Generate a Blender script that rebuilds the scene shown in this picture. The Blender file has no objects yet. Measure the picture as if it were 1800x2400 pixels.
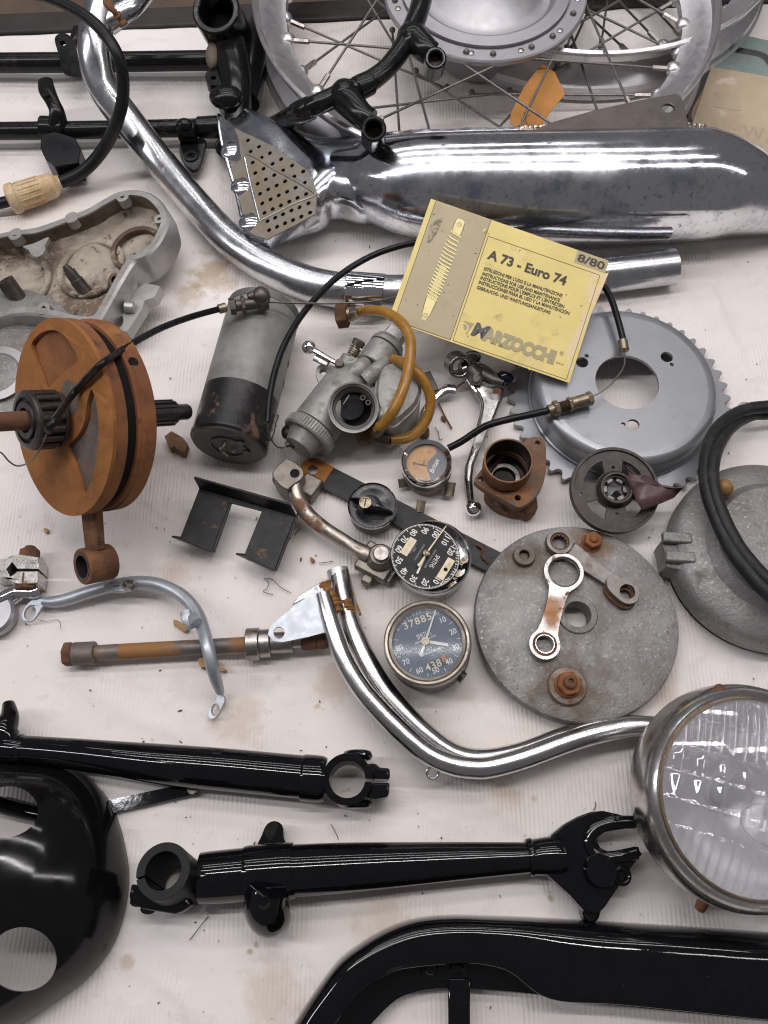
import bpy, bmesh, math, random
from mathutils import Vector, Matrix, geometry, noise
R = math.radians
random.seed(7)
sc = bpy.context.scene
COL = sc.collection
# ------------------------------------------------------------------ camera, world, lamps, exposure
F, TH, D = 1958.0, R(24), 0.744          # focal length in photo pixels, tilt from straight down, distance to the cloth
CAM = Vector((0, -D*math.sin(TH), D*math.cos(TH)))
cd = bpy.data.cameras.new('camera'); cam = bpy.data.objects.new('camera', cd); COL.objects.link(cam)
cd.sensor_fit = 'VERTICAL'; cd.sensor_height = 24; cd.sensor_width = 18; cd.lens = 24*F/2400
cd.clip_start = 0.02; cd.clip_end = 50
cam.location = CAM; cam.rotation_euler = (TH, 0, 0); sc.camera = cam
w = bpy.data.worlds.new('World'); sc.world = w; w.use_nodes = True
wb = w.node_tree.nodes['Background']; wb.inputs[0].default_value = (0.97, 0.94, 1.0, 1); wb.inputs[1].default_value = 0.13
def lamp(name, loc, size, power, col, aim=(0, 0.1, 0)):
    l = bpy.data.lights.new(name, 'AREA'); l.shape = 'RECTANGLE'; l.size, l.size_y = size; l.energy = power; l.color = col
    o = bpy.data.objects.new(name, l); COL.objects.link(o); o.location = loc
    d = Vector(aim)-Vector(loc); o.rotation_euler = d.to_track_quat('-Z', 'X' if False else 'Y').to_euler()
    return o
lamp('ceiling_tube', (0.00, 0.22, 1.95), (1.5, 0.05), 13, (1, .96, .965), (0.0, 0.15, 0))
lamp('ceiling_tube', (0.10, 0.80, 1.95), (2.2, 0.07), 12, (1, .96, .965), (0.1, 0.5, 0))
lamp('ceiling_tube', (0.00, 1.50, 1.95), (2.2, 0.07), 7, (1, .955, .95), (0.0, 0.5, 0))
lamp('ceiling_tube', (-0.3, 2.40, 1.95), (2.2, 0.08), 7, (.95, .96, 1), (0.0, 0.5, 0))
lamp('ceiling_tube', (1.70, 0.20, 1.90), (0.08, 1.8), 9, (1, .955, .95), (0.3, 0.2, 0))
lamp('ceiling_tube', (-1.60, 0.0, 1.85), (0.08, 1.8), 19, (.98, .96, 1), (-0.2, 0.0, 0))
sc.view_settings.view_transform = 'Standard'; sc.view_settings.look = 'None'
sc.view_settings.exposure = 0.0; sc.view_settings.gamma = 1.0
sc.cycles.use_denoising = True
sc.cycles.sample_clamp_indirect = 4.0
sc.cycles.max_bounces = 8
sc.cycles.filter_width = 1.15

# ------------------------------------------------------------------ geometry helpers
def ray(px, py):
    x, y, z = (px-900)/F, (1200-py)/F, -1.0
    c, s = math.cos(TH), math.sin(TH)
    return Vector((x, y*c-z*s, y*s+z*c))
def P(px, py, z=0.0):                       # where the thing at that spot of the photo stands, z metres above the cloth
    d = ray(px, py); return CAM+d*((z-CAM.z)/d.z)
def PP(px, py, o, n):                       # the same on a tilted plane
    d = ray(px, py); return CAM+d*((o-CAM).dot(n)/d.dot(n))
def S(px, py, z=0.0):                       # metres per photo pixel there
    return (P(px+1, py, z)-P(px, py, z)).length
def T(*a):                                  # (px, py, z, radius px) -> (point, radius m)
    return [(P(x, y, z), r*S(x, y, z)) for x, y, z, r in a]
def basis(n, up=Vector((0, 1, 0))):
    n = n.normalized(); u = up.cross(n)
    if u.length < 1e-4: u = Vector((1, 0, 0)).cross(n)
    u.normalize(); v = n.cross(u); return u, v, n
def frame(o, n=Vector((0, 0, 1)), rot=0.0, up=Vector((0, 1, 0))):
    u, v, n = basis(n, up); m = Matrix((u, v, n)).transposed().to_4x4()
    return Matrix.Translation(o) @ m @ Matrix.Rotation(rot, 4, 'Z')
def catmull(p, sub, closed=False):
    n = len(p); out = []
    if sub <= 1 or n < 3: return list(p)
    rng = range(n) if closed else range(n-1)
    for i in rng:
        g = (lambda k: p[k % n]) if closed else (lambda k: p[max(0, min(n-1, k))])
        a, b, c, d = g(i-1), g(i), g(i+1), g(i+2)
        for s in range(sub):
            t = s/sub; t2 = t*t; t3 = t2*t
            out.append(a*(-.5*t3+t2-.5*t)+b*(1.5*t3-2.5*t2+1)+c*(-1.5*t3+2*t2+.5*t)+d*(.5*t3-.5*t2))
    if not closed: out.append(p[-1])
    return out
def circle(c, r, n=20, z=None, sq=1.0, rot=0.0):
    return [Vector((c.x+r*math.cos(rot+2*math.pi*i/n), c.y+sq*r*math.sin(rot+2*math.pi*i/n), c.z if z is None else z)) for i in range(n)]
def cpx(px, py, rpx, z, n=20): return circle(P(px, py, z), rpx*S(px, py, z), n)
def outl(pts, z, sub=1): return catmull([P(x, y, z) for x, y in pts], sub, True)
def link(c1, r1, c2, r2, n=14):            # outline round two circles
    d = (c2-c1).xy; L = d.length; a0 = math.atan2(d.y, d.x); b = math.acos(max(-1, min(1, (r1-r2)/L)))
    o = [Vector((c1.x+r1*math.cos(a0+b+(2*math.pi-2*b)*i/n), c1.y+r1*math.sin(a0+b+(2*math.pi-2*b)*i/n), c1.z)) for i in range(n+1)]
    o += [Vector((c2.x+r2*math.cos(a0-b+2*b*i/n), c2.y+r2*math.sin(a0-b+2*b*i/n), c2.z)) for i in range(n+1)]
    return o
def stains(m, spots):                       # marks of their own shape round bolts, in object space
    nt = m.node_tree; b = nt.nodes['Principled BSDF']; L = nt.links.new; src = b.inputs['Base Color'].links[0].from_socket
    tc = nt.nodes.new('ShaderNodeTexCoord'); nz = nt.nodes.new('ShaderNodeTexNoise'); nz.inputs['Scale'].default_value = 70; nz.inputs['Detail'].default_value = 8; L(tc.outputs['Object'], nz.inputs['Vector'])
    for p, r, k, col in spots:
        d = nt.nodes.new('ShaderNodeVectorMath'); d.operation = 'DISTANCE'; L(tc.outputs['Object'], d.inputs[0]); d.inputs[1].default_value = p
        ma = nt.nodes.new('ShaderNodeMath'); ma.operation = 'MULTIPLY_ADD'; L(nz.outputs['Fac'], ma.inputs[0]); ma.inputs[1].default_value = r*1.6
        sb = nt.nodes.new('ShaderNodeMath'); sb.operation = 'SUBTRACT'; L(d.outputs['Value'], sb.inputs[0]); sb.inputs[1].default_value = r*.8; L(sb.outputs[0], ma.inputs[2])
        mr = nt.nodes.new('ShaderNodeMapRange'); L(ma.outputs[0], mr.inputs[0])
        for i, x in enumerate((r*.4, r, k, 0)): mr.inputs[i+1].default_value = x
        mx = nt.nodes.new('ShaderNodeMix'); mx.data_type = 'RGBA'; L(mr.outputs[0], mx.inputs[0]); L(src, mx.inputs[6]); mx.inputs[7].default_value = (*col, 1); src = mx.outputs[2]
    L(src, b.inputs['Base Color']); return m
class MB:
    def __init__(s): s.v = []; s.f = []
    def add(s, v, f):
        k = len(s.v); s.v += [Vector(x) for x in v]; s.f += [tuple(i+k for i in q) for q in f]; return s
    def loft(s, rings, closed=True, cap=(True, True), wrap=False):
        n = len(rings[0]); v = [p for r in rings for p in r]; f = []
        m = len(rings)
        for j in range(m if wrap else m-1):
            a, b = j*n, ((j+1) % m)*n
            for i in range(n if closed else n-1):
                i2 = (i+1) % n; f.append((a+i, a+i2, b+i2, b+i))
        if not wrap and closed:
            if cap[0]: f.append(tuple(range(n))[::-1])
            if cap[1]: f.append(tuple(range((m-1)*n, m*n)))
        return s.add(v, f)
    def tube(s, path, r=None, n=14, sub=6, cap=(True, True), closed=False, flat=(1, 1), up=Vector((0, 0, 1)), rag=0.0):
        if r is not None: path = [(p, r) for p in path]
        q = catmull([Vector((p.x, p.y, p.z, rr)) for p, rr in path], sub, closed)
        pts = [x.xyz for x in q]; rad = [max(x.w, 1e-5) for x in q]; m = len(pts); rings = []; side = None
        for i in range(m):
            if closed: t = pts[(i+1) % m]-pts[i-1]
            else: t = pts[min(i+1, m-1)]-pts[max(i-1, 0)]
            t.normalize()
            if side is None:
                side = t.cross(up)
                if side.length < .05: side = t.cross(Vector((0, 1, 0)))
            side = (side-t*side.dot(t)).normalized(); u2 = side.cross(t)
            k = rad[i]*(1+random.uniform(-rag, rag))
            rings.append([pts[i]+(side*math.cos(2*math.pi*j/n)*flat[0]+u2*math.sin(2*math.pi*j/n)*flat[1])*k for j in range(n)])
        return s.loft(rings, True, cap, closed)
    def ring(s, path, r_out, r_in, n=24):   # a straight hollow pipe
        a, b = path; u, v, t = basis(b-a)
        def rg(c, r): return [c+(u*math.cos(2*math.pi*i/n)+v*math.sin(2*math.pi*i/n))*r for i in range(n)]
        return s.loft([rg(a, r_in), rg(a, r_out), rg(b, r_out), rg(b, r_in)], True, (False, False), True)
    def cyl(s, a, b, r, r2=None, n=20, rot=0.0):
        u, v, t = basis(b-a); r2 = r if r2 is None else r2
        def rg(c, q): return [c+(u*math.cos(rot+2*math.pi*i/n)+v*math.sin(rot+2*math.pi*i/n))*q for i in range(n)]
        return s.loft([rg(a, r), rg(b, r2)])
    def lathe(s, prof, M=Matrix(), n=48):
        rings = []
        for r, z in prof: rings.append([M @ Vector((max(r, 1e-6)*math.cos(2*math.pi*i/n), max(r, 1e-6)*math.sin(2*math.pi*i/n), z)) for i in range(n)])
        return s.loft(rings, True, (prof[0][0] < 1e-5, prof[-1][0] < 1e-5))
    def prism(s, pts, vec, holes=()):
        loops = [list(pts)]+[list(h) for h in holes]; flat = [p for l in loops for p in l]; n = len(flat)
        tri = geometry.tessellate_polygon(loops); f = [tuple(t) for t in tri]+[tuple(i+n for i in t[::-1]) for t in tri]; k = 0
        for l in loops:
            m = len(l)
            for i in range(m): a, b = k+i, k+(i+1) % m; f.append((a, b, b+n, a+n))
            k += m
        return s.add(flat+[p+vec for p in flat], f)
    def sphere(s, c, r, n=20, sq=(1, 1, 1)):
        m = n//2; rings = []
        for j in range(m+1):
            a = math.pi*j/m; q = max(math.sin(a), 1e-4)
            rings.append([Vector((c.x+r*sq[0]*q*math.cos(2*math.pi*i/n), c.y+r*sq[1]*q*math.sin(2*math.pi*i/n), c.z+r*sq[2]*math.cos(a))) for i in range(n)])
        return s.loft(rings, True, (True, True))
    def box(s, M, sx, sy, sz):
        v = [M @ Vector((x*sx/2, y*sy/2, z*sz/2)) for x in (-1, 1) for y in (-1, 1) for z in (-1, 1)]
        return s.add(v, [(0, 1, 3, 2), (4, 6, 7, 5), (0, 4, 5, 1), (2, 3, 7, 6), (0, 2, 6, 4), (1, 5, 7, 3)])
MW = {}
def _tag(o, label, cat, group, kind):
    if label: o['label'] = label
    if cat: o['category'] = cat
    if group: o['group'] = group
    if kind: o['kind'] = kind
def thing(name, label, cat, M=None, at=None, group=None):
    o = bpy.data.objects.new(name, None); COL.objects.link(o); o.empty_display_size = .01
    M = M if M is not None else Matrix.Translation(at); o.matrix_world = M; MW[o.name] = M.copy(); _tag(o, label, cat, group, None); return o
def build(mb, name, mat, parent=None, local=False, bevel=0, sharp=35, label=None, cat=None, group=None, kind=None, M=None, seg=2, sub=0, jit=0.0):
    me = bpy.data.meshes.new(name)
    W = MW[parent.name] if parent else (M if M is not None else Matrix.Translation(sum(mb.v, Vector())/len(mb.v)*1.0))
    if not parent and M is None:
        c = W.translation; W = Matrix.Translation((c.x, c.y, min(v.z for v in mb.v)))
    inv = W.inverted(); vs = mb.v if local else [inv @ v for v in mb.v]
    if jit:
        vs = [v+noise.noise_vector(v*90)*jit+noise.noise_vector(v*300)*jit*.4 for v in vs]
    me.from_pydata([v[:] for v in vs], [], mb.f); me.validate()
    bm = bmesh.new(); bm.from_mesh(me); bmesh.ops.remove_doubles(bm, verts=bm.verts, dist=2e-6); bmesh.ops.recalc_face_normals(bm, faces=bm.faces); bm.to_mesh(me); bm.free()
    for p in me.polygons: p.use_smooth = True
    me.set_sharp_from_angle(angle=R(sharp)); me.materials.append(mat)
    o = bpy.data.objects.new(name, me); COL.objects.link(o)
    if parent: o.parent = parent
    else: o.matrix_world = W
    MW[o.name] = W.copy()
    if bevel:
        b = o.modifiers.new('bevel', 'BEVEL'); b.width = bevel; b.segments = seg; b.limit_method = 'ANGLE'; b.angle_limit = R(40); b.use_clamp_overlap = True
    if sub:
        b = o.modifiers.new('sub', 'SUBSURF'); b.levels = b.render_levels = sub
    _tag(o, label, cat, group, kind); return o
TEXTS = []
def text(s, h, M, mat, parent, bold=0.0, ax='CENTER', xs=1.0, shear=0.0, sp=1.0, name='lettering'):
    cu = bpy.data.curves.new('t', 'FONT'); cu.body = s; cu.size = h/.69; cu.align_x = ax; cu.align_y = 'CENTER'; cu.offset = bold*h; cu.shear = shear; cu.space_character = sp
    cu.resolution_u = 3; cu.extrude = 0.00002
    o = bpy.data.objects.new('t', cu); COL.objects.link(o); TEXTS.append((o, M @ Matrix.Diagonal((xs, 1, 1, 1)), mat, parent, name))
def finish_texts():
    bpy.context.view_layer.update(); dg = bpy.context.evaluated_depsgraph_get()
    for o, M, mat, parent, name in TEXTS:
        me = bpy.data.meshes.new_from_object(o.evaluated_get(dg)); me.transform(M)      # M: local to parent
        me.materials.clear(); me.materials.append(mat); me.name = name
        q = bpy.data.objects.new(name, me); COL.objects.link(q); q.parent = parent
    for o, *_ in TEXTS:
        c = o.data; bpy.data.objects.remove(o); bpy.data.curves.remove(c)
def Tr(x, y, z=0, rot=0.0): return Matrix.Translation((x, y, z)) @ Matrix.Rotation(rot, 4, 'Z')

# ------------------------------------------------------------------ materials
MATS = {}
def mat(name, col, metal=0.0, rough=0.5, var=0.15, vs=60, rvar=0.08, layers=(), bump=None, trans=0.0, ior=1.45, coat=0.0, spec=0.5, sss=0.0, aniso=None):
    m = bpy.data.materials.new(name); m.use_nodes = True; nt = m.node_tree; b = nt.nodes['Principled BSDF']; L = nt.links.new
    tc = nt.nodes.new('ShaderNodeTexCoord'); co = tc.outputs['Object']
    oi = nt.nodes.new('ShaderNodeObjectInfo'); va = nt.nodes.new('ShaderNodeVectorMath'); va.operation = 'ADD'
    sc_ = nt.nodes.new('ShaderNodeVectorMath'); sc_.operation = 'SCALE'; L(oi.outputs['Location'], sc_.inputs[0]); sc_.inputs['Scale'].default_value = 3.0
    L(co, va.inputs[0]); L(sc_.outputs[0], va.inputs[1]); co = va.outputs[0]
    def nz(scale, det=4, rg=.6):
        n = nt.nodes.new('ShaderNodeTexNoise'); n.inputs['Scale'].default_value = scale; n.inputs['Detail'].default_value = det; n.inputs['Roughness'].default_value = rg; L(co, n.inputs['Vector']); return n.outputs['Fac']
    def mr(fac, a, b_, c, d):
        n = nt.nodes.new('ShaderNodeMapRange'); L(fac, n.inputs[0])
        for i, x in enumerate((a, b_, c, d)): n.inputs[i+1].default_value = x
        return n.outputs[0]
    def mixc(fac, a, b_):
        n = nt.nodes.new('ShaderNodeMix'); n.data_type = 'RGBA'; L(fac, n.inputs[0])
        for s, x in ((6, a), (7, b_)):
            if isinstance(x, tuple): n.inputs[s].default_value = (*x, 1)
            else: L(x, n.inputs[s])
        return n.outputs[2]
    def mixf(fac, a, b_):
        n = nt.nodes.new('ShaderNodeMix'); n.data_type = 'FLOAT'; L(fac, n.inputs[0])
        for s, x in ((2, a), (3, b_)):
            if isinstance(x, (int, float)): n.inputs[s].default_value = x
            else: L(x, n.inputs[s])
        return n.outputs[0]
    n0 = nz(vs)
    f0 = mr(n0, .3, .7, 0, 1)
    c = mixc(f0, tuple(x*(1-var) for x in col), tuple(min(1, x*(1+var)) for x in col))
    n1 = nz(vs*2.3, 6); rg = mr(n1, .3, .7, max(0.0, rough-rvar), rough+rvar); me = metal
    for (lc, ls, lo, hi, lr, lm) in layers:
        fac = mr(nz(ls, 8, .68), lo, hi, 0, 1); c = mixc(fac, c, lc); rg = mixf(fac, rg, lr)
        if lm is not None: me = mixf(fac, me, lm)
    L(c, b.inputs['Base Color']); L(rg, b.inputs['Roughness'])
    if isinstance(me, (int, float)): b.inputs['Metallic'].default_value = me
    else: L(me, b.inputs['Metallic'])
    b.inputs['Transmission Weight'].default_value = trans; b.inputs['IOR'].default_value = ior; b.inputs['Coat Weight'].default_value = coat; b.inputs['Coat Roughness'].default_value = .05
    b.inputs['Specular IOR Level'].default_value = spec
    if sss: b.inputs['Subsurface Weight'].default_value = sss; b.inputs['Subsurface Scale'].default_value = .005
    if bump:
        bp = nt.nodes.new('ShaderNodeBump'); bp.inputs['Strength'].default_value = bump[1]; bp.inputs['Distance'].default_value = .001
        L(nz(bump[0], 6, .6), bp.inputs['Height']); L(bp.outputs[0], b.inputs['Normal'])
    MATS[name] = m; return m
RUST = (.19, .075, .028); RUST2 = (.36, .15, .045); DIRT = (.20, .15, .105); DARK = (.012, .011, .012)
chrome = mat('chrome', (.72, .73, .75), 1, .10, .10, 35, .05, [((.30, .33, .40), 30, .50, .66, .22, 1), ((.50, .45, .40), 70, .62, .78, .35, 1)], (50, .05))
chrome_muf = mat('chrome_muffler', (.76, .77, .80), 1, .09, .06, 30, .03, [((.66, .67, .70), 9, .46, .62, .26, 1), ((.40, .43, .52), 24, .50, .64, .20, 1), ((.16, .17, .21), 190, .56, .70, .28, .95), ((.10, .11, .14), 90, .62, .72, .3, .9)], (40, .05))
chrome_pipe = mat('chrome_pipe', (.60, .605, .62), 1, .22, .10, 30, .06, [((.42, .42, .44), 34, .46, .64, .32, 1), ((.34, .29, .24), 60, .62, .78, .5, .9), ((.20, .20, .22), 200, .64, .74, .4, .9)], (60, .06))
chrome_clean = mat('chrome_clean', (.80, .80, .81), 1, .07, .05, 60, .03, [((.35, .32, .30), 120, .62, .75, .3, 1)])
dark_chrome = mat('dark_chrome', (.30, .285, .27), 1, .20, .15, 60, .08, [((.09, .075, .06), 50, .5, .66, .4, .7)], (100, .15))
chrome_rusty = mat('chrome_rusty', (.70, .70, .71), 1, .16, .10, 60, .06, [((.28, .25, .21), 50, .50, .68, .4, .9), (RUST, 150, .66, .72, .8, .1)], (80, .1))
bare_steel = mat('bare_steel', (.34, .315, .295), 1, .36, .15, 80, .1, [((.17, .13, .10), 60, .52, .7, .55, .7)], (150, .1))
dark_steel = mat('dark_steel', (.12, .105, .095), .8, .45, .25, 90, .1, [((.20, .13, .08), 120, .58, .72, .8, .2)], (200, .2))
cast_dirty = mat('cast_dirty', (.225, .217, .212), .45, .52, .16, 40, .08, [((.145, .125, .11), 14, .50, .68, .6, .3), ((.30, .30, .305), 330, .545, .64, .42, .7), ((.44, .44, .45), 480, .655, .70, .38, .85), ((.12, .095, .075), 45, .58, .74, .7, .2), ((.12, .112, .105), 280, .585, .66, .6, .4)], (380, .6))
alu = mat('aluminium', (.42, .41, .405), .75, .46, .10, 50, .08, [((.28, .25, .225), 40, .56, .75, .6, .5)], (400, .12))
alu_rim = mat('alloy_rim', (.62, .61, .62), .95, .34, .05, 60, .06, [((.52, .50, .485), 22, .50, .75, .44, .9)], (300, .05))
alu_hub = mat('alloy_hub', (.40, .39, .41), .85, .42, .06, 50, .06, [((.42, .40, .39), 40, .54, .74, .5, .8)], (300, .08))
spoke_m = mat('spoke_steel', (.17, .155, .15), .8, .46, .2, 150, .1)
spoke_b = mat('spoke_bronzed', (.075, .06, .05), .7, .5, .2, 150, .1)
oily = mat('oily_casting', (.38, .335, .27), .1, .80, .22, 55, .08, [((.14, .10, .066), 20, .48, .58, .7, .05), ((.47, .43, .36), 40, .57, .7, .9, 0), ((.075, .052, .036), 90, .56, .66, .7, 0)], (260, 1.0))
gloss = mat('black_enamel', (.0035, .0035, .0045), 0, .045, .2, 60, .015, [((.005, .005, .006), 40, .55, .7, .075, None), ((.05, .045, .042), 26, .66, .84, .4, None), ((.40, .39, .38), 420, .725, .745, .5, None)], (50, .10), spec=.5)
cowl_m = mat('black_enamel_soft', (.004, .004, .0045), 0, .11, .2, 30, .03, [((.006, .006, .007), 16, .5, .7, .17, None), ((.05, .045, .042), 30, .70, .86, .4, None)], (60, .04), spec=.35)
gloss_old = mat('black_enamel_dusty', (.008, .0078, .008), 0, .20, .2, 50, .05, [((.07, .055, .042), 26, .60, .78, .6, None)], (90, .08), spec=.3)
bakelite = mat('bakelite', (.010, .010, .012), 0, .26, .2, 50, .05, [((.03, .03, .032), 60, .55, .75, .36, None)])
satin = mat('black_satin', (.008, .008, .010), 0, .34, .25, 50, .08, [((.024, .023, .025), 35, .50, .74, .45, None), (RUST, 190, .70, .74, .85, None)], (200, .08), spec=.3)
paint_rust = mat('black_paint_rusty', (.012, .012, .014), 0, .42, .25, 50, .1, [((.030, .029, .031), 30, .5, .7, .5, None), ((.15, .09, .05), 75, .61, .66, .85, None), ((.35, .34, .33), 420, .735, .75, .6, None)], (150, .15), spec=.3)
rust = mat('rust_orange', (.275, .108, .027), 0, .86, .20, 35, .06, [((.20, .078, .024), 22, .50, .70, .9, None), ((.31, .135, .034), 45, .55, .76, .85, None), ((.15, .062, .024), 11, .58, .70, .85, None), ((.10, .05, .03), 120, .60, .72, .8, None), ((.07, .055, .05), 60, .68, .76, .55, None), ((.5, .36, .25), 260, .73, .76, .7, None)], (350, .35))
rust_rim = mat('rust_rim', (.185, .070, .028), 0, .84, .22, 40, .06, [((.30, .125, .04), 26, .48, .66, .86, None), ((.26, .10, .035), 12, .50, .62, .86, None), ((.08, .042, .03), 70, .56, .70, .75, None), ((.16, .13, .115), 50, .66, .74, .5, None), ((.5, .36, .25), 260, .745, .765, .7, None)], (350, .35))
rust_dark = mat('rust_brown', (.135, .062, .032), .1, .80, .25, 50, .08, [((.24, .11, .045), 40, .50, .68, .85, 0), ((.05, .035, .028), 70, .54, .7, .7, .2)], (300, .4))
greasy_rust = mat('greasy_rust', (.135, .06, .026), .1, .55, .25, 50, .1, [((.26, .11, .03), 34, .52, .68, .7, 0), ((.045, .03, .022), 45, .50, .66, .45, .1), ((.45, .30, .15), 260, .70, .73, .6, 0)], (300, .4))
rust_plate = mat('rust_plug', (.165, .14, .125), .5, .6, .2, 80, .1, [(RUST, 60, .52, .68, .85, 0)], (300, .25))
rust_shaft = mat('rusty_shaft', (.17, .155, .15), .6, .52, .15, 60, .08, [((.27, .13, .045), 22, .42, .50, .75, .1), ((.16, .075, .03), 70, .60, .70, .85, 0)], (300, .2))
silver = mat('silver_paint', (.27, .275, .287), .6, .33, .05, 30, .04, [((.23, .24, .26), 20, .54, .75, .45, .3), ((.20, .20, .205), 55, .64, .74, .5, .3), ((.42, .43, .45), 240, .70, .74, .3, .5)], (500, .05))
zinc = mat('zinc_plate', (.40, .425, .455), .65, .44, .10, 60, .08, [((.34, .36, .40), 40, .5, .68, .45, .7), ((.10, .09, .085), 260, .70, .74, .6, .3)], (150, .1))
zinc_rust = mat('zinc_plate_rusted', (.46, .49, .50), .7, .34, .1, 60, .08, [((.36, .17, .04), 46, .52, .58, .75, .05), ((.16, .15, .14), 170, .66, .7, .6, .3)], (150, .2))
rubber = mat('rubber', (.010, .010, .011), 0, .40, .25, 60, .08, [((.03, .028, .027), 50, .58, .78, .55, None)], (200, .1), spec=.3)
rubber_old = mat('rubber_perished', (.014, .0135, .0145), 0, .50, .3, 70, .1, [((.05, .047, .048), 60, .54, .76, .65, None)], (260, .35), spec=.35)
cable_m = mat('cable_sheath', (.008, .008, .009), 0, .28, .2, 60, .08, [((.035, .028, .024), 70, .60, .78, .5, None)], spec=.3)
wire_m = mat('bare_wire', (.16, .145, .13), .9, .42, .25, 300, .1)
brass = mat('dull_brass', (.27, .225, .16), .9, .38, .2, 120, .1, [((.10, .075, .05), 90, .52, .7, .6, .4)], (300, .15))
amber = mat('amber_hose', (.42, .215, .04), 0, .24, .18, 60, .06, [((.22, .10, .02), 50, .52, .72, .3, None)], trans=.28, ior=1.42, sss=.3)
filt = mat('filter_plastic', (.80, .63, .41), 0, .28, .1, 60, .08, [((.60, .38, .18), 60, .5, .7, .35, None)], trans=.35, ior=1.3, sss=.4)
filt_in = mat('filter_paper', (.62, .40, .22), 0, .8, .2, 90)
zamak = mat('carb_zinc', (.30, .295, .275), .45, .50, .16, 60, .08, [((.145, .12, .095), 55, .52, .70, .62, .2), ((.42, .42, .40), 260, .62, .7, .4, .6)], (260, .25))
grey_paint = mat('grey_paint', (.235, .24, .22), .1, .46, .10, 40, .08, [((.155, .155, .145), 26, .46, .66, .5, .1), ((.10, .07, .05), 160, .70, .75, .7, 0)], (300, .15))
flaky = mat('flaking_black_paint', (.015, .014, .014), 0, .34, .3, 40, .12, [((.13, .075, .045), 26, .56, .61, .8, None), ((.24, .235, .22), 80, .69, .71, .5, None)], (120, .5))
card_y = mat('yellow_card', (.70, .565, .20), 0, .50, .06, 30, .05, [((.50, .40, .17), 40, .56, .78, .55, None), ((.23, .17, .07), 230, .70, .73, .6, None), ((.66, .50, .27), 9, .58, .62, .5, None)], (200, .03))
card_t = mat('taupe_print', (.42, .355, .22), 0, .52, .05, 30, .05, [((.29, .245, .16), 40, .58, .76, .55, None), ((.10, .08, .05), 230, .71, .74, .6, None)])
stain_m = mat('greasy_mark', (.64, .51, .18), 0, .42, .05, 60, .05, [((.47, .37, .14), 120, .50, .66, .45, None)])
paper_e = mat('page_edges', (.62, .55, .40), 0, .8, .15, 400)
ink = mat('dark_ink', (.055, .045, .028), 0, .55, .2, 200)
ink_t = mat('taupe_ink', (.36, .31, .175), 0, .55, .08, 100)
ink_l = mat('pale_ink', (.82, .70, .33), 0, .55, .08, 100)
tag_m = mat('orange_paper', (.42, .19, .045), 0, .75, .12, 40, .05, [((.33, .14, .03), 22, .5, .7, .8, None)], (300, .1))
teal_m = mat('teal_card', (.20, .27, .255), 0, .6, .12, 25, .05, [((.13, .17, .16), 18, .5, .7, .6, None)])
tan_m = mat('tan_paper', (.50, .40, .275), 0, .7, .08, 20, .05, [((.36, .285, .19), 14, .5, .72, .7, None)], (60, .3))
dialb = mat('dial_black', (.008, .008, .009), 0, .42, .2, 90, .05, [((.025, .025, .028), 150, .62, .76, .5, None)], spec=.3)
dialblue = mat('dial_blue_black', (.028, .046, .078), 0, .40, .12, 60, .05, [((.045, .068, .10), 40, .55, .75, .5, None)])
white = mat('dial_white', (.72, .71, .66), 0, .6, .1, 300)
white_f = mat('dial_white_faded', (.36, .37, .37), 0, .6, .25, 500)
cream = mat('cream_print', (.70, .60, .42), 0, .6, .12, 200, .05, [((.40, .31, .19), 120, .58, .72, .7, None)])
orange_p = mat('orange_digit', (.62, .20, .06), 0, .6, .1, 200)
tan_dial = mat('tan_dial', (.47, .27, .105), 0, .5, .10, 120, .05, [((.28, .155, .06), 200, .56, .68, .55, None)])
blue_dial = mat('slate_dial', (.085, .10, .125), 0, .45, .1, 120)
ink_n = mat('needle_brown', (.13, .075, .03), 0, .5, .1, 200)
leather = mat('torn_leather', (.085, .045, .05), 0, .34, .2, 60, .1, [((.17, .10, .10), 90, .55, .7, .45, None), ((.45, .32, .24), 200, .69, .72, .7, None)], (160, .6))
wood = mat('wood_chip', (.38, .235, .115), 0, .8, .25, 120)
lining = mat('lining_and_shade_black', (.012, .0105, .010), 0, .75, .3, 200, .05, (), (200, .4), spec=.15)  # brake lining; also the black put into shaded holes and gaps
speck_m = mat('debris', (.055, .04, .03), 0, .8, .4, 300)
thread_m = mat('thread', (.045, .04, .04), 0, .7, .2, 200)
board = mat('brown_board', (.095, .064, .043), 0, .6, .2, 14, .1, [((.07, .048, .034), 22, .5, .7, .6, None)])
strip_m = mat('dark_strip', (.030, .024, .023), 0, .6, .3, 25)
greasy = mat('greasy_steel', (.048, .040, .036), .45, .46, .25, 70, .1, [((.085, .06, .045), 60, .55, .72, .65, .2)], (220, .25))
gasket = mat('bearing_steel', (.11, .10, .10), .85, .36, .2, 120, .1)
dirt_alu = mat('stained_alloy', (.38, .37, .36), .6, .45, .15, 50, .1, [((.20, .165, .13), 40, .48, .68, .65, .3), ((.56, .56, .57), 600, .6, .67, .4, .9)], (420, .25))
reflector = mat('reflector', (.97, .96, .97), .55, .18, .05, 60, .05, [((.62, .59, .58), 50, .58, .78, .4, .8)])
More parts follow.
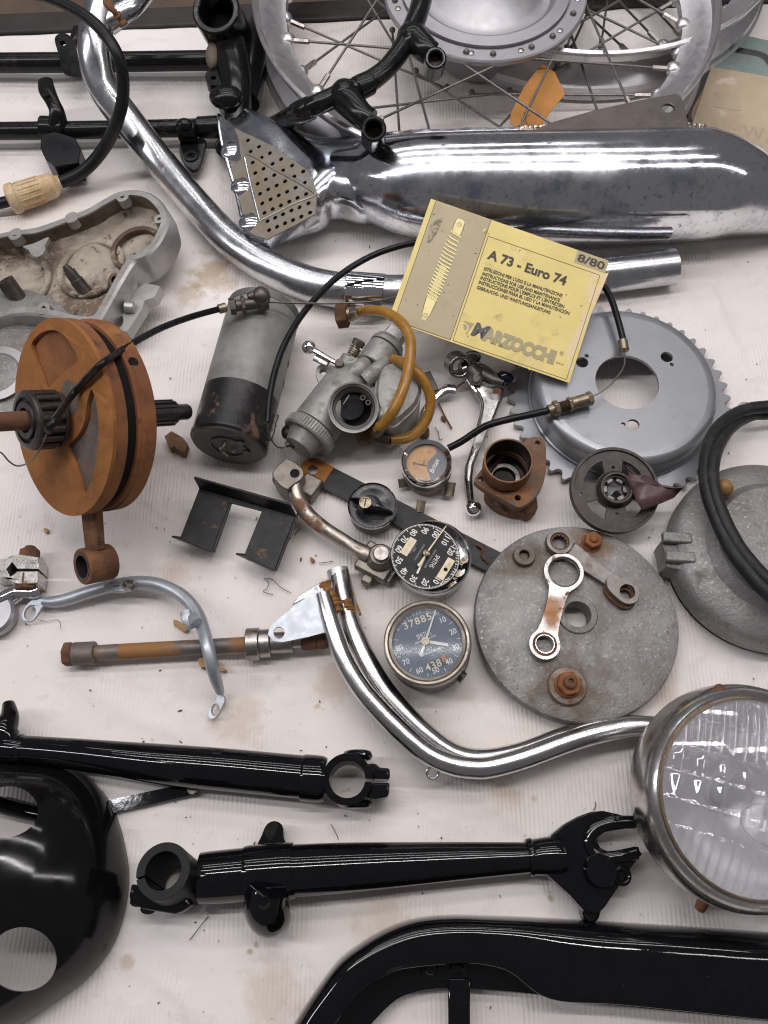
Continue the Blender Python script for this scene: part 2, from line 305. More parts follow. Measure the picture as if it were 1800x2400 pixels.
def glass_mat(name, tint, tr, rough):
    m = bpy.data.materials.new(name); m.use_nodes = True; nt = m.node_tree; nt.nodes.clear(); L = nt.links.new
    o = nt.nodes.new('ShaderNodeOutputMaterial'); t = nt.nodes.new('ShaderNodeBsdfTransparent'); t.inputs[0].default_value = (*tint, 1)
    g = nt.nodes.new('ShaderNodeBsdfGlass'); g.inputs['Roughness'].default_value = rough; g.inputs['IOR'].default_value = 1.48; g.inputs[0].default_value = (*tint, 1)
    mx = nt.nodes.new('ShaderNodeMixShader'); mx.inputs[0].default_value = 1-tr; L(t.outputs[0], mx.inputs[1]); L(g.outputs[0], mx.inputs[2]); L(mx.outputs[0], o.inputs[0]); return m
def lens_mat():
    m = bpy.data.materials.new('lens_glass'); m.use_nodes = True; nt = m.node_tree; nt.nodes.clear(); L = nt.links.new
    o = nt.nodes.new('ShaderNodeOutputMaterial'); t = nt.nodes.new('ShaderNodeBsdfTransparent'); t.inputs[0].default_value = (.97, .97, .98, 1)
    g = nt.nodes.new('ShaderNodeBsdfGlossy'); g.inputs['Roughness'].default_value = .04; g.inputs[0].default_value = (1, 1, 1, 1)
    r = nt.nodes.new('ShaderNodeBsdfGlass'); r.inputs['IOR'].default_value = 1.48; r.inputs['Roughness'].default_value = .01
    a = nt.nodes.new('ShaderNodeMixShader'); a.inputs[0].default_value = .50; L(t.outputs[0], a.inputs[1]); L(r.outputs[0], a.inputs[2])
    b = nt.nodes.new('ShaderNodeMixShader'); b.inputs[0].default_value = .07; L(a.outputs[0], b.inputs[1]); L(g.outputs[0], b.inputs[2]); L(b.outputs[0], o.inputs[0]); return m
lens_glass = lens_mat()
def thin_glass(name, haze, f):
    m = bpy.data.materials.new(name); m.use_nodes = True; nt = m.node_tree; nt.nodes.clear(); L = nt.links.new
    o = nt.nodes.new('ShaderNodeOutputMaterial'); t = nt.nodes.new('ShaderNodeBsdfTransparent')
    g = nt.nodes.new('ShaderNodeBsdfGlossy'); g.inputs['Roughness'].default_value = .12; d = nt.nodes.new('ShaderNodeBsdfDiffuse'); d.inputs[0].default_value = (*haze, 1)
    m1 = nt.nodes.new('ShaderNodeMixShader'); m1.inputs[0].default_value = f; L(t.outputs[0], m1.inputs[1]); L(d.outputs[0], m1.inputs[2])
    lw = nt.nodes.new('ShaderNodeFresnel'); lw.inputs[0].default_value = 1.28
    m2 = nt.nodes.new('ShaderNodeMixShader'); L(lw.outputs[0], m2.inputs[0]); L(m1.outputs[0], m2.inputs[1]); L(g.outputs[0], m2.inputs[2]); L(m2.outputs[0], o.inputs[0]); return m
dial_glass = thin_glass('dial_glass', (.34, .42, .52), .15)  # blue diffuse haze painted in for glare on the glass
amm_glass = thin_glass('ammeter_glass', (.5, .46, .42), .05)
def cloth_mat():
    m = bpy.data.materials.new('ribbed_cloth'); m.use_nodes = True; nt = m.node_tree; b = nt.nodes['Principled BSDF']; L = nt.links.new
    tc = nt.nodes.new('ShaderNodeTexCoord'); co = tc.outputs['Object']
    def nz(s, d=4, vec=co, rg=.6):
        n = nt.nodes.new('ShaderNodeTexNoise'); n.inputs['Scale'].default_value = s; n.inputs['Detail'].default_value = d; n.inputs['Roughness'].default_value = rg; L(vec, n.inputs['Vector']); return n.outputs['Fac']
    def mr(f, a, b_, c=0, d=1):
        n = nt.nodes.new('ShaderNodeMapRange'); L(f, n.inputs[0])
        for i, x in enumerate((a, b_, c, d)): n.inputs[i+1].default_value = x
        return n.outputs[0]
    def mx(f, a, b_):
        n = nt.nodes.new('ShaderNodeMix'); n.data_type = 'RGBA'; L(f, n.inputs[0])
        for s, x in ((6, a), (7, b_)):
            if isinstance(x, tuple): n.inputs[s].default_value = (*x, 1)
            else: L(x, n.inputs[s])
        return n.outputs[2]
    def mt(op, a, b_):
        n = nt.nodes.new('ShaderNodeMath'); n.operation = op
        for i, x in enumerate((a, b_)):
            if isinstance(x, (int, float)): n.inputs[i].default_value = x
            else: L(x, n.inputs[i])
        return n.outputs[0]
    c = mx(mr(nz(4), .35, .65), (.735, .685, .645), (.785, .745, .735))
    c = mx(mr(nz(2.6, 8), .46, .66, 0, .75), c, (.63, .575, .52))
    c = mx(mr(nz(16, 9, rg=.7), .54, .74, 0, .6), c, (.56, .49, .42))
    c = mx(mr(nz(38, 7, rg=.7), .60, .74, 0, .45), c, (.46, .40, .36))
    c = mx(mr(nz(5.5, 10, rg=.7), .65, .74, 0, .30), c, (.52, .41, .29))
    c = mx(mr(nz(90, 8), .66, .76, 0, .5), c, (.36, .31, .28))
    c = mx(mr(nz(330, 3), .70, .76, 0, .45), c, (.22, .19, .18))
    # two brown oil stains that soaked into the cloth
    for (px, py, r, k) in ((1190, 1860, .014, .45), (560, 1690, .024, .35), (790, 1600, .02, .4), (420, 1330, .016, .4), (900, 2150, .03, .35), (250, 1330, .02, .3), (1560, 1620, .02, .4), (640, 2330, .03, .35), (700, 1250, .015, .35), (585, 2230, .004, .8), (600, 2215, .003, .7), (745, 1655, .004, .8), (756, 1662, .003, .8), (1290, 2105, .003, .8), (1250, 1870, .004, .6), (1010, 1470, .004, .4), (300, 2260, .006, .5), (560, 600, .01, .6), (540, 610, .006, .7), (500, 640, .030, .75), (590, 560, .014, .5), (445, 690, .018, .55), (330, 1000, .02, .2)):
        p = P(px, py)
        vd = nt.nodes.new('ShaderNodeVectorMath'); vd.operation = 'DISTANCE'; L(co, vd.inputs[0]); vd.inputs[1].default_value = p
        dd = mt('ADD', vd.outputs['Value'], mt('MULTIPLY', mt('SUBTRACT', nz(55, 6), .5), r*2.6))
        c = mx(mr(dd, r*.35, r, k, 0), c, (.42, .31, .19))
    L(c, b.inputs['Base Color']); b.inputs['Roughness'].default_value = .92; b.inputs['Specular IOR Level'].default_value = .15
    b.inputs['Sheen Weight'].default_value = .15
    wv = nt.nodes.new('ShaderNodeTexWave'); wv.wave_type = 'BANDS'; wv.bands_direction = 'X'; wv.inputs['Scale'].default_value = 92; wv.inputs['Distortion'].default_value = 3.0; wv.inputs['Detail'].default_value = 1; wv.inputs['Detail Scale'].default_value = .25
    L(co, wv.inputs['Vector'])
    rib = mt('MULTIPLY', wv.outputs['Fac'], mr(nz(11, 4), .46, .66, .06, 1))
    wv2 = nt.nodes.new('ShaderNodeTexWave'); wv2.bands_direction = 'Y'; wv2.inputs['Scale'].default_value = 330; wv2.inputs['Distortion'].default_value = 2; L(co, wv2.inputs['Vector'])
    def crease(scale, warp, w0, seed):
        nn = nt.nodes.new('ShaderNodeTexNoise'); nn.inputs['Scale'].default_value = scale*1.4; nn.inputs['Detail'].default_value = 3; L(co, nn.inputs['Vector'])
        sv = nt.nodes.new('ShaderNodeVectorMath'); sv.operation = 'SCALE'; L(nn.outputs['Color'], sv.inputs[0]); sv.inputs['Scale'].default_value = warp
        av = nt.nodes.new('ShaderNodeVectorMath'); av.operation = 'ADD'; L(co, av.inputs[0]); L(sv.outputs[0], av.inputs[1])
        a2 = nt.nodes.new('ShaderNodeVectorMath'); a2.operation = 'ADD'; L(av.outputs[0], a2.inputs[0]); a2.inputs[1].default_value = (seed, seed*.7, 0)
        vo = nt.nodes.new('ShaderNodeTexVoronoi'); vo.feature = 'DISTANCE_TO_EDGE'; vo.voronoi_dimensions = '2D'; vo.inputs['Scale'].default_value = scale; L(a2.outputs[0], vo.inputs['Vector'])
        return mt('MULTIPLY', mr(vo.outputs['Distance'], 0, w0, 1, 0), mr(nz(6, 3), .45, .65))
    fold_ = mt('ADD', mt('MULTIPLY', crease(4.5, .25, .06, .3), 3.6), mt('MULTIPLY', crease(9, .15, .09, 1.7), 2.0))
    rib = mt('ADD', rib, fold_)
    hgt = mt('ADD', mt('ADD', rib, mt('MULTIPLY', wv2.outputs['Fac'], .05)), mt('ADD', mt('MULTIPLY', nz(26, 5), 2.0), mt('MULTIPLY', nz(7, 3), 9.0)))
    bp = nt.nodes.new('ShaderNodeBump'); bp.inputs['Strength'].default_value = .50; bp.inputs['Distance'].default_value = .0011; L(hgt, bp.inputs['Height']); L(bp.outputs[0], b.inputs['Normal'])
    return m

# ------------------------------------------------------------------ the setting: cloth on the table, its far edge, the floor beyond
def edge_y(x):
    a, b = P(0, 78), P(1612, 12); t = (x-a.x)/(b.x-a.x); return a.y+(b.y-a.y)*t
FOLDS = [([(1175, 596), (1400, 588), (1640, 572), (1830, 560)], .0026, .0040), ([(1090, 1850), (1180, 1905), (1260, 1960), (1290, 1968)], .0018, .005), ([(1262, 2066), (1275, 2100), (1300, 2130)], .0022, .004), ([(1478, 1770), (1470, 1830), (1476, 1880)], .0026, .004), ([(1500, 1745), (1452, 1800), (1440, 1850)], .0016, .004),
         ([(330, 2260), (420, 2330), (470, 2420)], .0020, .006), ([(560, 2140), (640, 2230), (690, 2260)], .0014, .006), ([(960, 1880), (1000, 1905), (1075, 1935)], .0014, .005), ([(40, 1560), (200, 1600), (330, 1690), (480, 1740)], .0016, .007), ([(560, 1560), (640, 1600), (700, 1680)], .0016, .006),
         ([(1640, 640), (1700, 760), (1760, 900)], .0018, .006), ([(430, 690), (440, 760), (420, 830)], .0016, .005), ([(700, 730), (720, 790)], .0012, .004), ([(480, 1300), (560, 1330), (600, 1400)], .0014, .005), ([(1120, 1660), (1200, 1700), (1330, 1690)], .0014, .005), ([(20, 1200), (80, 1180), (120, 1260)], .0014, .005)]
FW = [([P(*p) for p in pts], h, wd) for pts, h, wd in FOLDS]
def fold_at(x, y):
    z = 0; p = Vector((x, y))
    for pts, h, wd in FW:
        if min((q.xy-p).length for q in pts) > .11: continue
        best = 9; n = len(pts)-1
        for i in range(n):
            a, b = pts[i].xy, pts[i+1].xy; d = b-a; k = max(0, min(1, (p-a).dot(d)/d.length_squared)); q = (a+d*k-p).length+.0015*noise.noise(Vector((x*60, y*60, 1)))
            if q < best: best = q; tt = (i+k)/n
        z += h*math.exp(-(best/wd)**2)*min(1, 4*tt+.05, 4*(1-tt)+.05)
    return z
def make_cloth():
    nx, ny = 400, 430; x0, x1 = -.62, .62; y0 = -.62; mb = MB(); v = []; f = []
    for j in range(ny+1):
        for i in range(nx+1):
            x = x0+(x1-x0)*i/nx; ye = edge_y(x)+.003*noise.noise(Vector((x*18, 0, 3))); y = y0+(ye-y0)*j/ny
            q = Vector((x*5.5, y*4.0, .3)); z = .0025*noise.noise(q)+.0012*noise.noise(q*3.1)
            fold = abs(noise.noise(Vector((x*3.2+.6*noise.noise(Vector((x*2, y*2, 5))), y*1.7, 9.1)))); z += .0022*max(0, 1-fold*9)
            z = min(-.0001, -.0012+.5*z)+fold_at(x, y)
            if j == ny: z -= .006
            v.append(Vector((x, y, z))); 
    for j in range(ny):
        for i in range(nx):
            a = j*(nx+1)+i; f.append((a, a+1, a+nx+2, a+nx+1))
    mb.add(v, f); return mb
build(make_cloth(), 'cloth', cloth_mat(), M=Matrix(), kind='structure', label='white ribbed cotton cloth with oil stains spread under the parts', sharp=180)
e0, e1 = P(-60, 80.5), P(1900, 0.2); wd = (e1-e0); u_, nrm = wd.normalized(), Vector((-wd.y, wd.x, 0)).normalized()
mb = MB(); c_ = (e0+e1)/2+nrm*.0225; mb.box(Matrix.Translation((c_.x, c_.y, -.010)) @ Matrix.Rotation(math.atan2(wd.y, wd.x), 4, 'Z'), wd.length+.4, .034, .016)
build(mb, 'table_edge', strip_m, kind='structure', label='dark strip along the far table edge behind the cloth', bevel=.003)  # plain dark bar between the cloth and the boards
mb = MB(); mb.box(Matrix.Translation((0, 1.02, -.06)), 3.0, .7, .02)
build(mb, 'floor', board, kind='structure', label='brown boards beyond the far table edge')

# ------------------------------------------------------------------ wheels at the top
def wheel(name, label, ctr, r, z0, hub, rot, spokes, sp_mat, tilt=0):
    M = Matrix.Translation((ctr[0], ctr[1], z0)) @ Matrix.Rotation(tilt, 4, 'X') @ Matrix.Rotation(rot, 4, 'Z')
    t = thing(name, label, 'wheel', M, group='wire spoked wheels'); mb = MB(); H = .058
    # side flange, bead seat, drop centre (seen from the inside), other flange
    p = [(r, .0), (r-.003, -.002), (r-.006, .002), (r-.007, .010), (r-.016, .014), (r-.026, .022), (r-.034, .024), (r-.036, .029), (r-.034, .034), (r-.026, .036), (r-.016, .044), (r-.007, .048), (r-.006, .056), (r-.003, .060), (r, .058), (r+.0005, .056), (r-.003, .052), (r-.004, .045), (r-.022, .032), (r-.028, .029), (r-.022, .026), (r-.004, .012), (r-.003, .005), (r, .002)]
    mb.lathe(p+[p[0]], n=120); rim = build(mb, 'rim', alu_rim, t, local=True, sharp=28)
    n = spokes; hr = hub
    for i in range(n):
        a = 2*math.pi*i/n; top = i % 2; sgn = 1 if (i//2) % 2 else -1
        ha = a+sgn*R(62); zt = .029+(.024 if top else -.024)
        A = Vector((hr*math.cos(ha), hr*math.sin(ha), zt)); B = Vector(((r-.040)*math.cos(a), (r-.040)*math.sin(a), .029+(.003 if top else -.003)))
        q = MB(); q.cyl(A, B, .00135, n=8); s_ = build(q, 'spoke', sp_mat, t, local=True)
        d = (B-A).normalized(); q = MB(); q.cyl(B-d*.016, B+d*.004, .0029, n=6); build(q, 'nipple', bare_steel, s_, local=True)
        q = MB(); q.sphere(B+d*.0085, .0088, 14, (1, 1, .8)); build(q, 'dimple', alu_rim, rim, local=True)
        q = MB(); q.sphere(A+Vector((0, 0, .002)), .0036, 10); build(q, 'spoke_head', sp_mat, s_, local=True)
    mb = MB(); hz = .029
    if hub > .09:
        mb.lathe([(.0, -.022), (hr-.05, -.022), (hr-.045, .0), (hr-.035, .040), (hr-.01, .048), (hr+.010, .049), (hr+.010, .0535), (hr+.0085, .055), (hr-.007, .055), (hr-.0075, .053), (hr-.0085, .053), (hr-.009, .058), (hr-.022, .059), (hr-.025, .0575), (hr-.029, .0500), (hr-.034, .0490), (hr-.044, .0505), (hr-.052, .056), (.030, .058), (.026, .060), (.0225, .060), (.0215, .048), (.0, .048)], n=96)
        h = build(mb, 'hub', alu_hub, t, local=True, sharp=30)
        mb = MB(); mb.lathe([(.0215, .0585), (.0225, .062), (.019, .064), (.012, .064), (.012, .050)], n=40); build(mb, 'bearing_seat', chrome_clean, h, local=True)
        for k in range(12):
            a = 2*math.pi*(k+.5)/12; q = MB(); q.sphere(Vector((hr*math.cos(a), hr*math.sin(a), .0552)), .0034, 10, (1, 1, .5)); build(q, 'rivet', bare_steel, h, local=True)
    else:
        mb.lathe([(0, -.02), (hr, -.02), (hr+.006, -.015), (hr, -.01), (.03, 0), (.03, .055), (hr, .062), (hr+.006, .066), (hr, .07), (0, .072)], n=48); build(mb, 'hub', alu_hub, t, local=True)
    return t
wheel('wire_wheel', 'alloy wheel with broad drum hub lying uppermost behind the fishtail silencer', (.1100, .5880), .2530, .028, .1005, R(4), 36, spoke_m, R(2))
wheel('wire_wheel', 'second alloy wheel with dark spokes lying underneath the broad hubbed wheel', (.235, .745), .236, .004, .045, R(2), 36, spoke_b)
t = None
# orange paper tag tied to a spoke
mb = MB(); tg = [(1195, 290), (1197, 266), (1228, 205), (1270, 150), (1300, 170), (1324, 222), (1290, 262), (1268, 296), (1215, 302)]
mb.prism(catmull([P(x, y, .052-.00012*(y-220)) for x, y in tg], 1, True), Vector((0, 0, .0006)))
o = build(mb, 'paper_tag', tag_m, label='folded orange paper tag tucked between the wheel spokes', cat='tag')
for k, (a, b_) in enumerate((((1228, 262), (1236, 300)), ((1222, 282), (1240, 270)), ((1243, 240), (1256, 222)))):
    q = MB(); q.tube([P(*a, .0525), P(*b_, .0525)], .0004, n=5, sub=1); build(q, 'pen_mark', ink, o)
# packet at the right
t = thing('card_packet', 'teal card packet with brown paper in clear bag behind silencer', 'packet', at=P(1730, 200, 0))
mb = MB(); mb.prism([P(x, y, .004) for x, y in [(1721, 77), (1850, 106), (1850, 330), (1640, 330), (1600, 250), (1606, 200), (1650, 130)]], Vector((0, 0, -.0035))); pk = build(mb, 'card', teal_m, t)
mb = MB(); mb.tube([P(x, y, .0052) for x, y in [(1622, 300), (1612, 262), (1640, 205), (1662, 150), (1690, 113), (1740, 118), (1790, 130), (1815, 160)]], .0042, n=8, flat=(1, .12)); build(mb, 'printed_band', satin, pk)
mb = MB(); mb.prism([P(x, y, .0046) for x, y in [(1616, 215), (1655, 188), (1672, 190), (1640, 280), (1622, 284)]], Vector((0, 0, .0002))); build(mb, 'printed_panel', mat('orange_print', (.36, .19, .09), 0, .6, .2, 60), pk)
mb = MB(); mb.prism([P(x, y, .0075) for x, y in [(1667, 157), (1735, 168), (1850, 188), (1850, 430), (1700, 400), (1606, 335), (1620, 297)]], Vector((0, 0, -.0015))); pp_ = build(mb, 'paper_insert', tan_m, t)
mm = MW[t.name].inverted() @ frame(P(1762, 312, .0078), rot=R(-13)); text('IMMW.T.T', .020, mm, mat('faded_print', (.40, .31, .21), 0, .7, .05, 60), pp_, xs=.8)
mm = MW[t.name].inverted() @ frame(P(1702, 236, .0078), rot=R(-13)); q = MB(); q.box(frame(P(1705, 236, .0077), rot=R(-13)), .030, .026, .0002); build(q, 'printed_square', mat('faded_square', (.46, .375, .26), 0, .7, .05, 60), pp_)

mb = MB(); nx_ = 26; c00, c10, c11, c01 = P(1612, 205, 0), P(1850, 70, 0), P(1850, 430, 0), P(1600, 330, 0); v = []
for j in range(nx_+1):
    for i in range(nx_+1):
        p = c00.lerp(c10, i/nx_).lerp(c01.lerp(c11, i/nx_), j/nx_); v.append(Vector((p.x, p.y, .0125+.004*noise.noise(p*26)+.0016*noise.noise(p*75))))
mb.add(v, [(j*(nx_+1)+i, j*(nx_+1)+i+1, (j+1)*(nx_+1)+i+1, (j+1)*(nx_+1)+i) for j in range(nx_) for i in range(nx_)]); build(mb, 'clear_bag', thin_glass('clear_film', (.55, .53, .5), .10), t, sharp=60)
# ------------------------------------------------------------------ black frame
t = thing('motorcycle_frame', 'black enamelled frame tubes with cast lugs in the upper left', 'frame', at=P(520, 250, 0))
mb = MB(); mb.tube(T((-80, 148, .020, 22), (200, 146, .020, 22), (530, 141, .020, 22)), sub=3); build(mb, 'upper_rail', gloss_old, t)
mb = MB(); mb.tube(T((-80, 308, .020, 20), (250, 304, .020, 20), (540, 297, .020, 20)), sub=3); build(mb, 'lower_rail', gloss_old, t)
mb = MB(); mb.tube(T((465, 299, .020, 24), (550, 296, .021, 26)), sub=2); build(mb, 'socket', gloss_old, t)
n_ = Vector((0, -.45, .9)).normalized(); o_ = P(150, 130, .036)
mb = MB(); mb.prism(catmull([PP(x, y, o_, n_) for x, y in [(128, 92), (140, 78), (158, 80), (172, 96), (188, 150), (190, 178), (150, 172), (138, 130)]], 4, True), n_*-.008, [[PP(148+8*math.cos(a*.785), 101+6*math.sin(a*.785), o_, n_) for a in range(8)]]); build(mb, 'lug', gloss_old, t, bevel=.002)
mb = MB(); mb.tube(T((182, 70, .03, 12), (176, 110, .028, 16), (170, 150, .02, 20)), sub=3); build(mb, 'lug', gloss_old, t)
mb = MB(); mb.tube(T((106, 190, .042, 17), (110, 212, .044, 19), (124, 240, .043, 16), (134, 265, .038, 18), (136, 300, .026, 25)), n=16, flat=(1, .55)); lg = build(mb, 'lug', gloss_old, t)
mb = MB(); mb.cyl(P(108, 218, .0515), P(108, 219, .049), .0035, n=14); build(mb, 'bolt_hole', rubber, lg)
mb = MB(); mb.tube(T((98, 300, .022, 27), (152, 302, .022, 27)), sub=1, n=20); build(mb, 'clamp_band', gloss_old, t, bevel=.001)
mb = MB(); mb.prism(outl([(96, 316), (130, 308), (175, 322), (188, 345), (184, 380), (150, 388), (128, 390), (106, 372), (94, 345)], .030), Vector((0, 0, -.026))); build(mb, 'foot_block', satin, t, bevel=.004, seg=3)
mb = MB(); mb.prism(outl([(420, 350), (428, 325), (478, 325), (481, 345), (470, 385), (455, 398), (435, 388), (424, 368)], .016, 3), Vector((0, 0, -.005)), [cpx(447, 364, 9, .016, 14)]); tb = build(mb, 'tab', gloss_old, t, bevel=.001)
mb = MB(); q = cpx(447, 364, 17, .0175, 22); mb.prism(q, Vector((0, 0, -.003)), [cpx(447, 364, 9.5, .0175, 16)]); build(mb, 'washer_face', satin, tb, bevel=.0006)
mb = MB(); mb.tube(T((418, 306, .026, 24), (460, 305, .026, 24)), sub=1); mb.sphere(P(432, 292, .036), .009, 14, (1, .8, .7)); build(mb, 'collar', gloss_old, t, bevel=.001)
# head lug with a big open ring
ax = Vector((-.10, -.42, .90)).normalized(); c0 = P(505, 22, .085); s_ = S(505, 22, .085)
mb = MB(); mb.ring((c0-ax*.05, c0), 57*s_, 40*s_, 36); build(mb, 'head_ring', gloss_old, t, bevel=.002)
mb = MB(); mb.cyl(c0-ax*.045, c0-ax*.043, 41*s_, n=30); build(mb, 'ring_floor', rust_dark, t)
mb = MB(); mb.tube(T((522, 60, .045, 40), (540, 120, .045, 42), (552, 180, .042, 40), (556, 230, .036, 36), (556, 290, .025, 32)), n=20); build(mb, 'head_casting', gloss_old, t)
mb = MB(); mb.prism(outl([(481, 178), (490, 163), (525, 166), (530, 195), (505, 200), (486, 194)], .048, 4), Vector((0, 0, -.012)), [cpx(500, 182, 7, .048, 10)]); build(mb, 'tab', gloss_old, t, bevel=.002)
mb = MB(); mb.sphere(P(530, 228, .05), .014, 16, (1.3, 1, .8)); build(mb, 'boss', gloss_old, t)
mb = MB(); mb.sphere(P(500, 130, .05), .012, 16, (.7, 1.6, .8)); build(mb, 'weld_fillet', mat('dusty_primer', (.12, .095, .075), 0, .7), t)
mb = MB(); mb.cyl(P(526, 345, .001), P(526, 345, .03), .010, n=18); build(mb, 'boss', gloss_old, t, bevel=.002)
mb = MB(); mb.tube(T((620, 40, .02, 28), (604, 90, .03, 34), (592, 160, .032, 34), (575, 240, .028, 34)), n=16); build(mb, 'seat_tube', gloss_old, t)
# bent member with two open bosses
mb = MB(); mb.tube(T((585, 325, .010, 22), (618, 310, .012, 23), (645, 296, .022, 23), (672, 281, .050, 23), (698, 267, .082, 23), (730, 251, .104, 23), (775, 232, .108, 24), (807, 218, .110, 25), (847, 203, .112, 25), (898, 168, .114, 23), (934, 126, .116, 23), (959, 83, .118, 24), (981, 29, .120, 24), (996, -30, .120, 24)), n=18); build(mb, 'bent_tube', gloss_old, t)
for q_, r_ in ((712, 26), (850, 27)):
    y_ = {712: 260, 850: 202}[q_]; z_ = {712: .098, 850: .112}[q_]
    mb = MB(); mb.tube(T((q_-16, y_+8, z_-(.010 if q_ == 712 else 0), r_), (q_, y_, z_, r_+1), (q_+20, y_-9, z_+(.004 if q_ == 712 else 0), r_)), sub=2, n=18); build(mb, 'joint_collar', gloss_old, t, bevel=.0015)
mb = MB(); mb.tube(T((790, 222, .109, 30), (818, 240, .109, 34), (845, 268, .109, 30), (868, 285, .107, 28)), n=18); mb.sphere(P(808, 222, .110), 35*S(808, 222, .11), 18); build(mb, 'lug', gloss_old, t)
ax2 = Vector((.02, -.50, .86)).normalized()
c0 = P(876, 301, .120); s_ = S(876, 301, .120); mb = MB(); mb.ring((c0-ax2*.032, c0), 30*s_, 19*s_, 30); b_ = build(mb, 'open_boss', gloss_old, t, bevel=.0015)
mb = MB(); mb.cyl(c0-ax2*.022, c0-ax2*.02, 20*s_, n=24); build(mb, 'boss_floor', rust_plate, b_)
mb = MB(); mb.sphere(P(967, 90, .118), 40*S(967, 90, .118), 20, (.95, 1.1, .8)); mb.tube(T((975, 95, .118, 34), (1000, 118, .118, 30), (1018, 128, .116, 26)), n=16); build(mb, 'lug', gloss_old, t)
c0 = P(1021, 135, .129); s_ = S(1021, 135, .129); mb = MB(); mb.ring((c0-ax2*.03, c0), 26*s_, 15*s_, 28); b_ = build(mb, 'open_boss', gloss_old, t, bevel=.0015)
mb = MB(); mb.cyl(c0-ax2*.014, c0-ax2*.012, 15.5*s_, n=24); build(mb, 'boss_floor', rust_plate, b_)

# ------------------------------------------------------------------ chrome exhaust pipe with bracket
t = thing('exhaust_pipe', 'long curved chrome exhaust pipe running from top left to under manual', 'exhaust pipe', at=P(450, 500, 0))
mb = MB(); mb.tube(T((252, -60, .115, 34), (240, 0, .110, 36), (226, 60, .10, 38), (222, 130, .085, 38), (242, 205, .065, 37), (298, 281, .045, 37), (372, 375, .026, 36), (459, 478, .019, 36), (535, 560, .0185, 38), (620, 620, .018, 40), (720, 664, .0178, 41), (820, 683, .0178, 42), (940, 688, .0178, 43), (1100, 682, .0178, 44), (1300, 660, .018, 44)), n=28, sub=8); build(mb, 'pipe', chrome_pipe, t)
a_, b_ = P(1290, 661, .018), P(1578, 625, .018); mb = MB(); mb.ring((a_, b_), .0182, .0160, 32); build(mb, 'pipe_end', chrome_pipe, t)
mb = MB(); mb.cyl(a_.lerp(b_, .1), a_.lerp(b_, .9), .0161, n=24); build(mb, 'dark_core', lining, t)  # black core filling the open pipe end
mb = MB(); mb.tube(T((350, -30, .10, 22), (310, 15, .105, 24), (250, 55, .10, 28)), n=18); build(mb, 'branch', chrome_pipe, t)
mb = MB(); mb.tube([P(x, y, z) for x, y, z in [(252, 2, .135), (262, 20, .134), (278, 38, .126), (290, 60, .118)]], .004, n=8, rag=.35, sub=5); build(mb, 'weld_bead', rust_dark, t, jit=.001)
mb = MB(); mb.tube(T((812, 682, .0178, 46), (900, 689, .0178, 46.5)), n=28, sub=1, cap=(True, True)); st = build(mb, 'strap', chrome_clean, t, bevel=.0006)
n_ = Vector((0, -.75, .66)).normalized(); o_ = P(850, 705, .026)
mb = MB(); mb.prism([PP(x, y, o_, n_) for x, y in [(812, 672), (893, 676), (888, 738), (806, 736)]], n_*-.0022, [[PP(843+11*math.cos(a*.524)+(0), 702+(16 if math.sin(a*.524) > 0 else -6)+9*math.sin(a*.524), o_, n_) for a in range(12)]]); build(mb, 'slotted_tab', chrome_clean, st, bevel=.0006)

# ------------------------------------------------------------------ fishtail silencer
t = thing('fishtail_silencer', 'large chrome fishtail silencer with perforated end plate', 'silencer', at=P(1200, 440, 0))
st = [(772, 421, 64), (790, 421, 71), (850, 424, 86), (910, 428, 103), (980, 436, 115), (1100, 440, 122), (1250, 441, 126), (1450, 440, 127), (1600, 436, 126), (1660, 438, 122), (1720, 448, 106), (1800, 472, 78), (1880, 492, 56)]
path = []
for x, y, h in st:
    z = .05
    for _ in range(4): r = h*S(x, y, z); z = r+.001
    path.append((P(x, y, z), r))
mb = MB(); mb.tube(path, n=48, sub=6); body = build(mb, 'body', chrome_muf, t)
Z1 = .062
sect = []
for (xt, yt), (xb, yb), zc, th in [((885, 352), (885, 500), .0330, .0300), ((850, 343), (850, 506), .0385, .0365), ((790, 351), (790, 492), .0330, .0320), ((760, 350), (762, 508), .0325, .0300), ((735, 345), (740, 521), .0320, .0280), ((680, 322), (712, 531), .0300, .0245), ((610, 283), (680, 548), .0275, .0205), ((560, 258), (652, 560), .0245, .0170), ((528, 249), (634, 566), .0225, .0145), ((508, 250), (622, 570), .0210, .0120)]:
    a, b = P(xt, yt, zc), P(xb, yb, zc); m = (a+b)/2; h = (a-b)/2; k = min(1, max(0, (850-xb)/130)); e = 1-.5*k
    sect.append([m+h*math.copysign(abs(math.cos(q))**e, math.cos(q))+Vector((0, 0, th*math.copysign(abs(math.sin(q))**e, math.sin(q)))) for q in [2*math.pi*i/48 for i in range(48)]])
dense = []
for i in range(48):
    dense.append(catmull([r[i] for r in sect], 6))
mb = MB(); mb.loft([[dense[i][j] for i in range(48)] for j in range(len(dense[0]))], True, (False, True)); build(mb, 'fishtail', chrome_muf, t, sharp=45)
o_ = P(640, 430, .044); q1, q2, q3 = P(540, 290, .0425), P(742, 458, .0615), P(625, 555, .0425)
n_ = (q2-q1).cross(q3-q1).normalized(); n_ = n_ if n_.z > 0 else -n_; o_ = q1
def pl(x, y): return PP(x, y, o_, n_)
CR = lambda x, y: (480+x*.3737, 200+y*.3737)
outp = [(514, 275), (530, 288), (562, 306), (640, 342), (722, 400), (740, 440), (742, 470), (738, 502), (690, 528), (622, 563), (588, 552), (573, 529), (577, 512), (566, 500), (557, 470), (560, 452), (548, 440), (541, 410), (546, 385), (532, 378), (520, 340), (513, 300)]
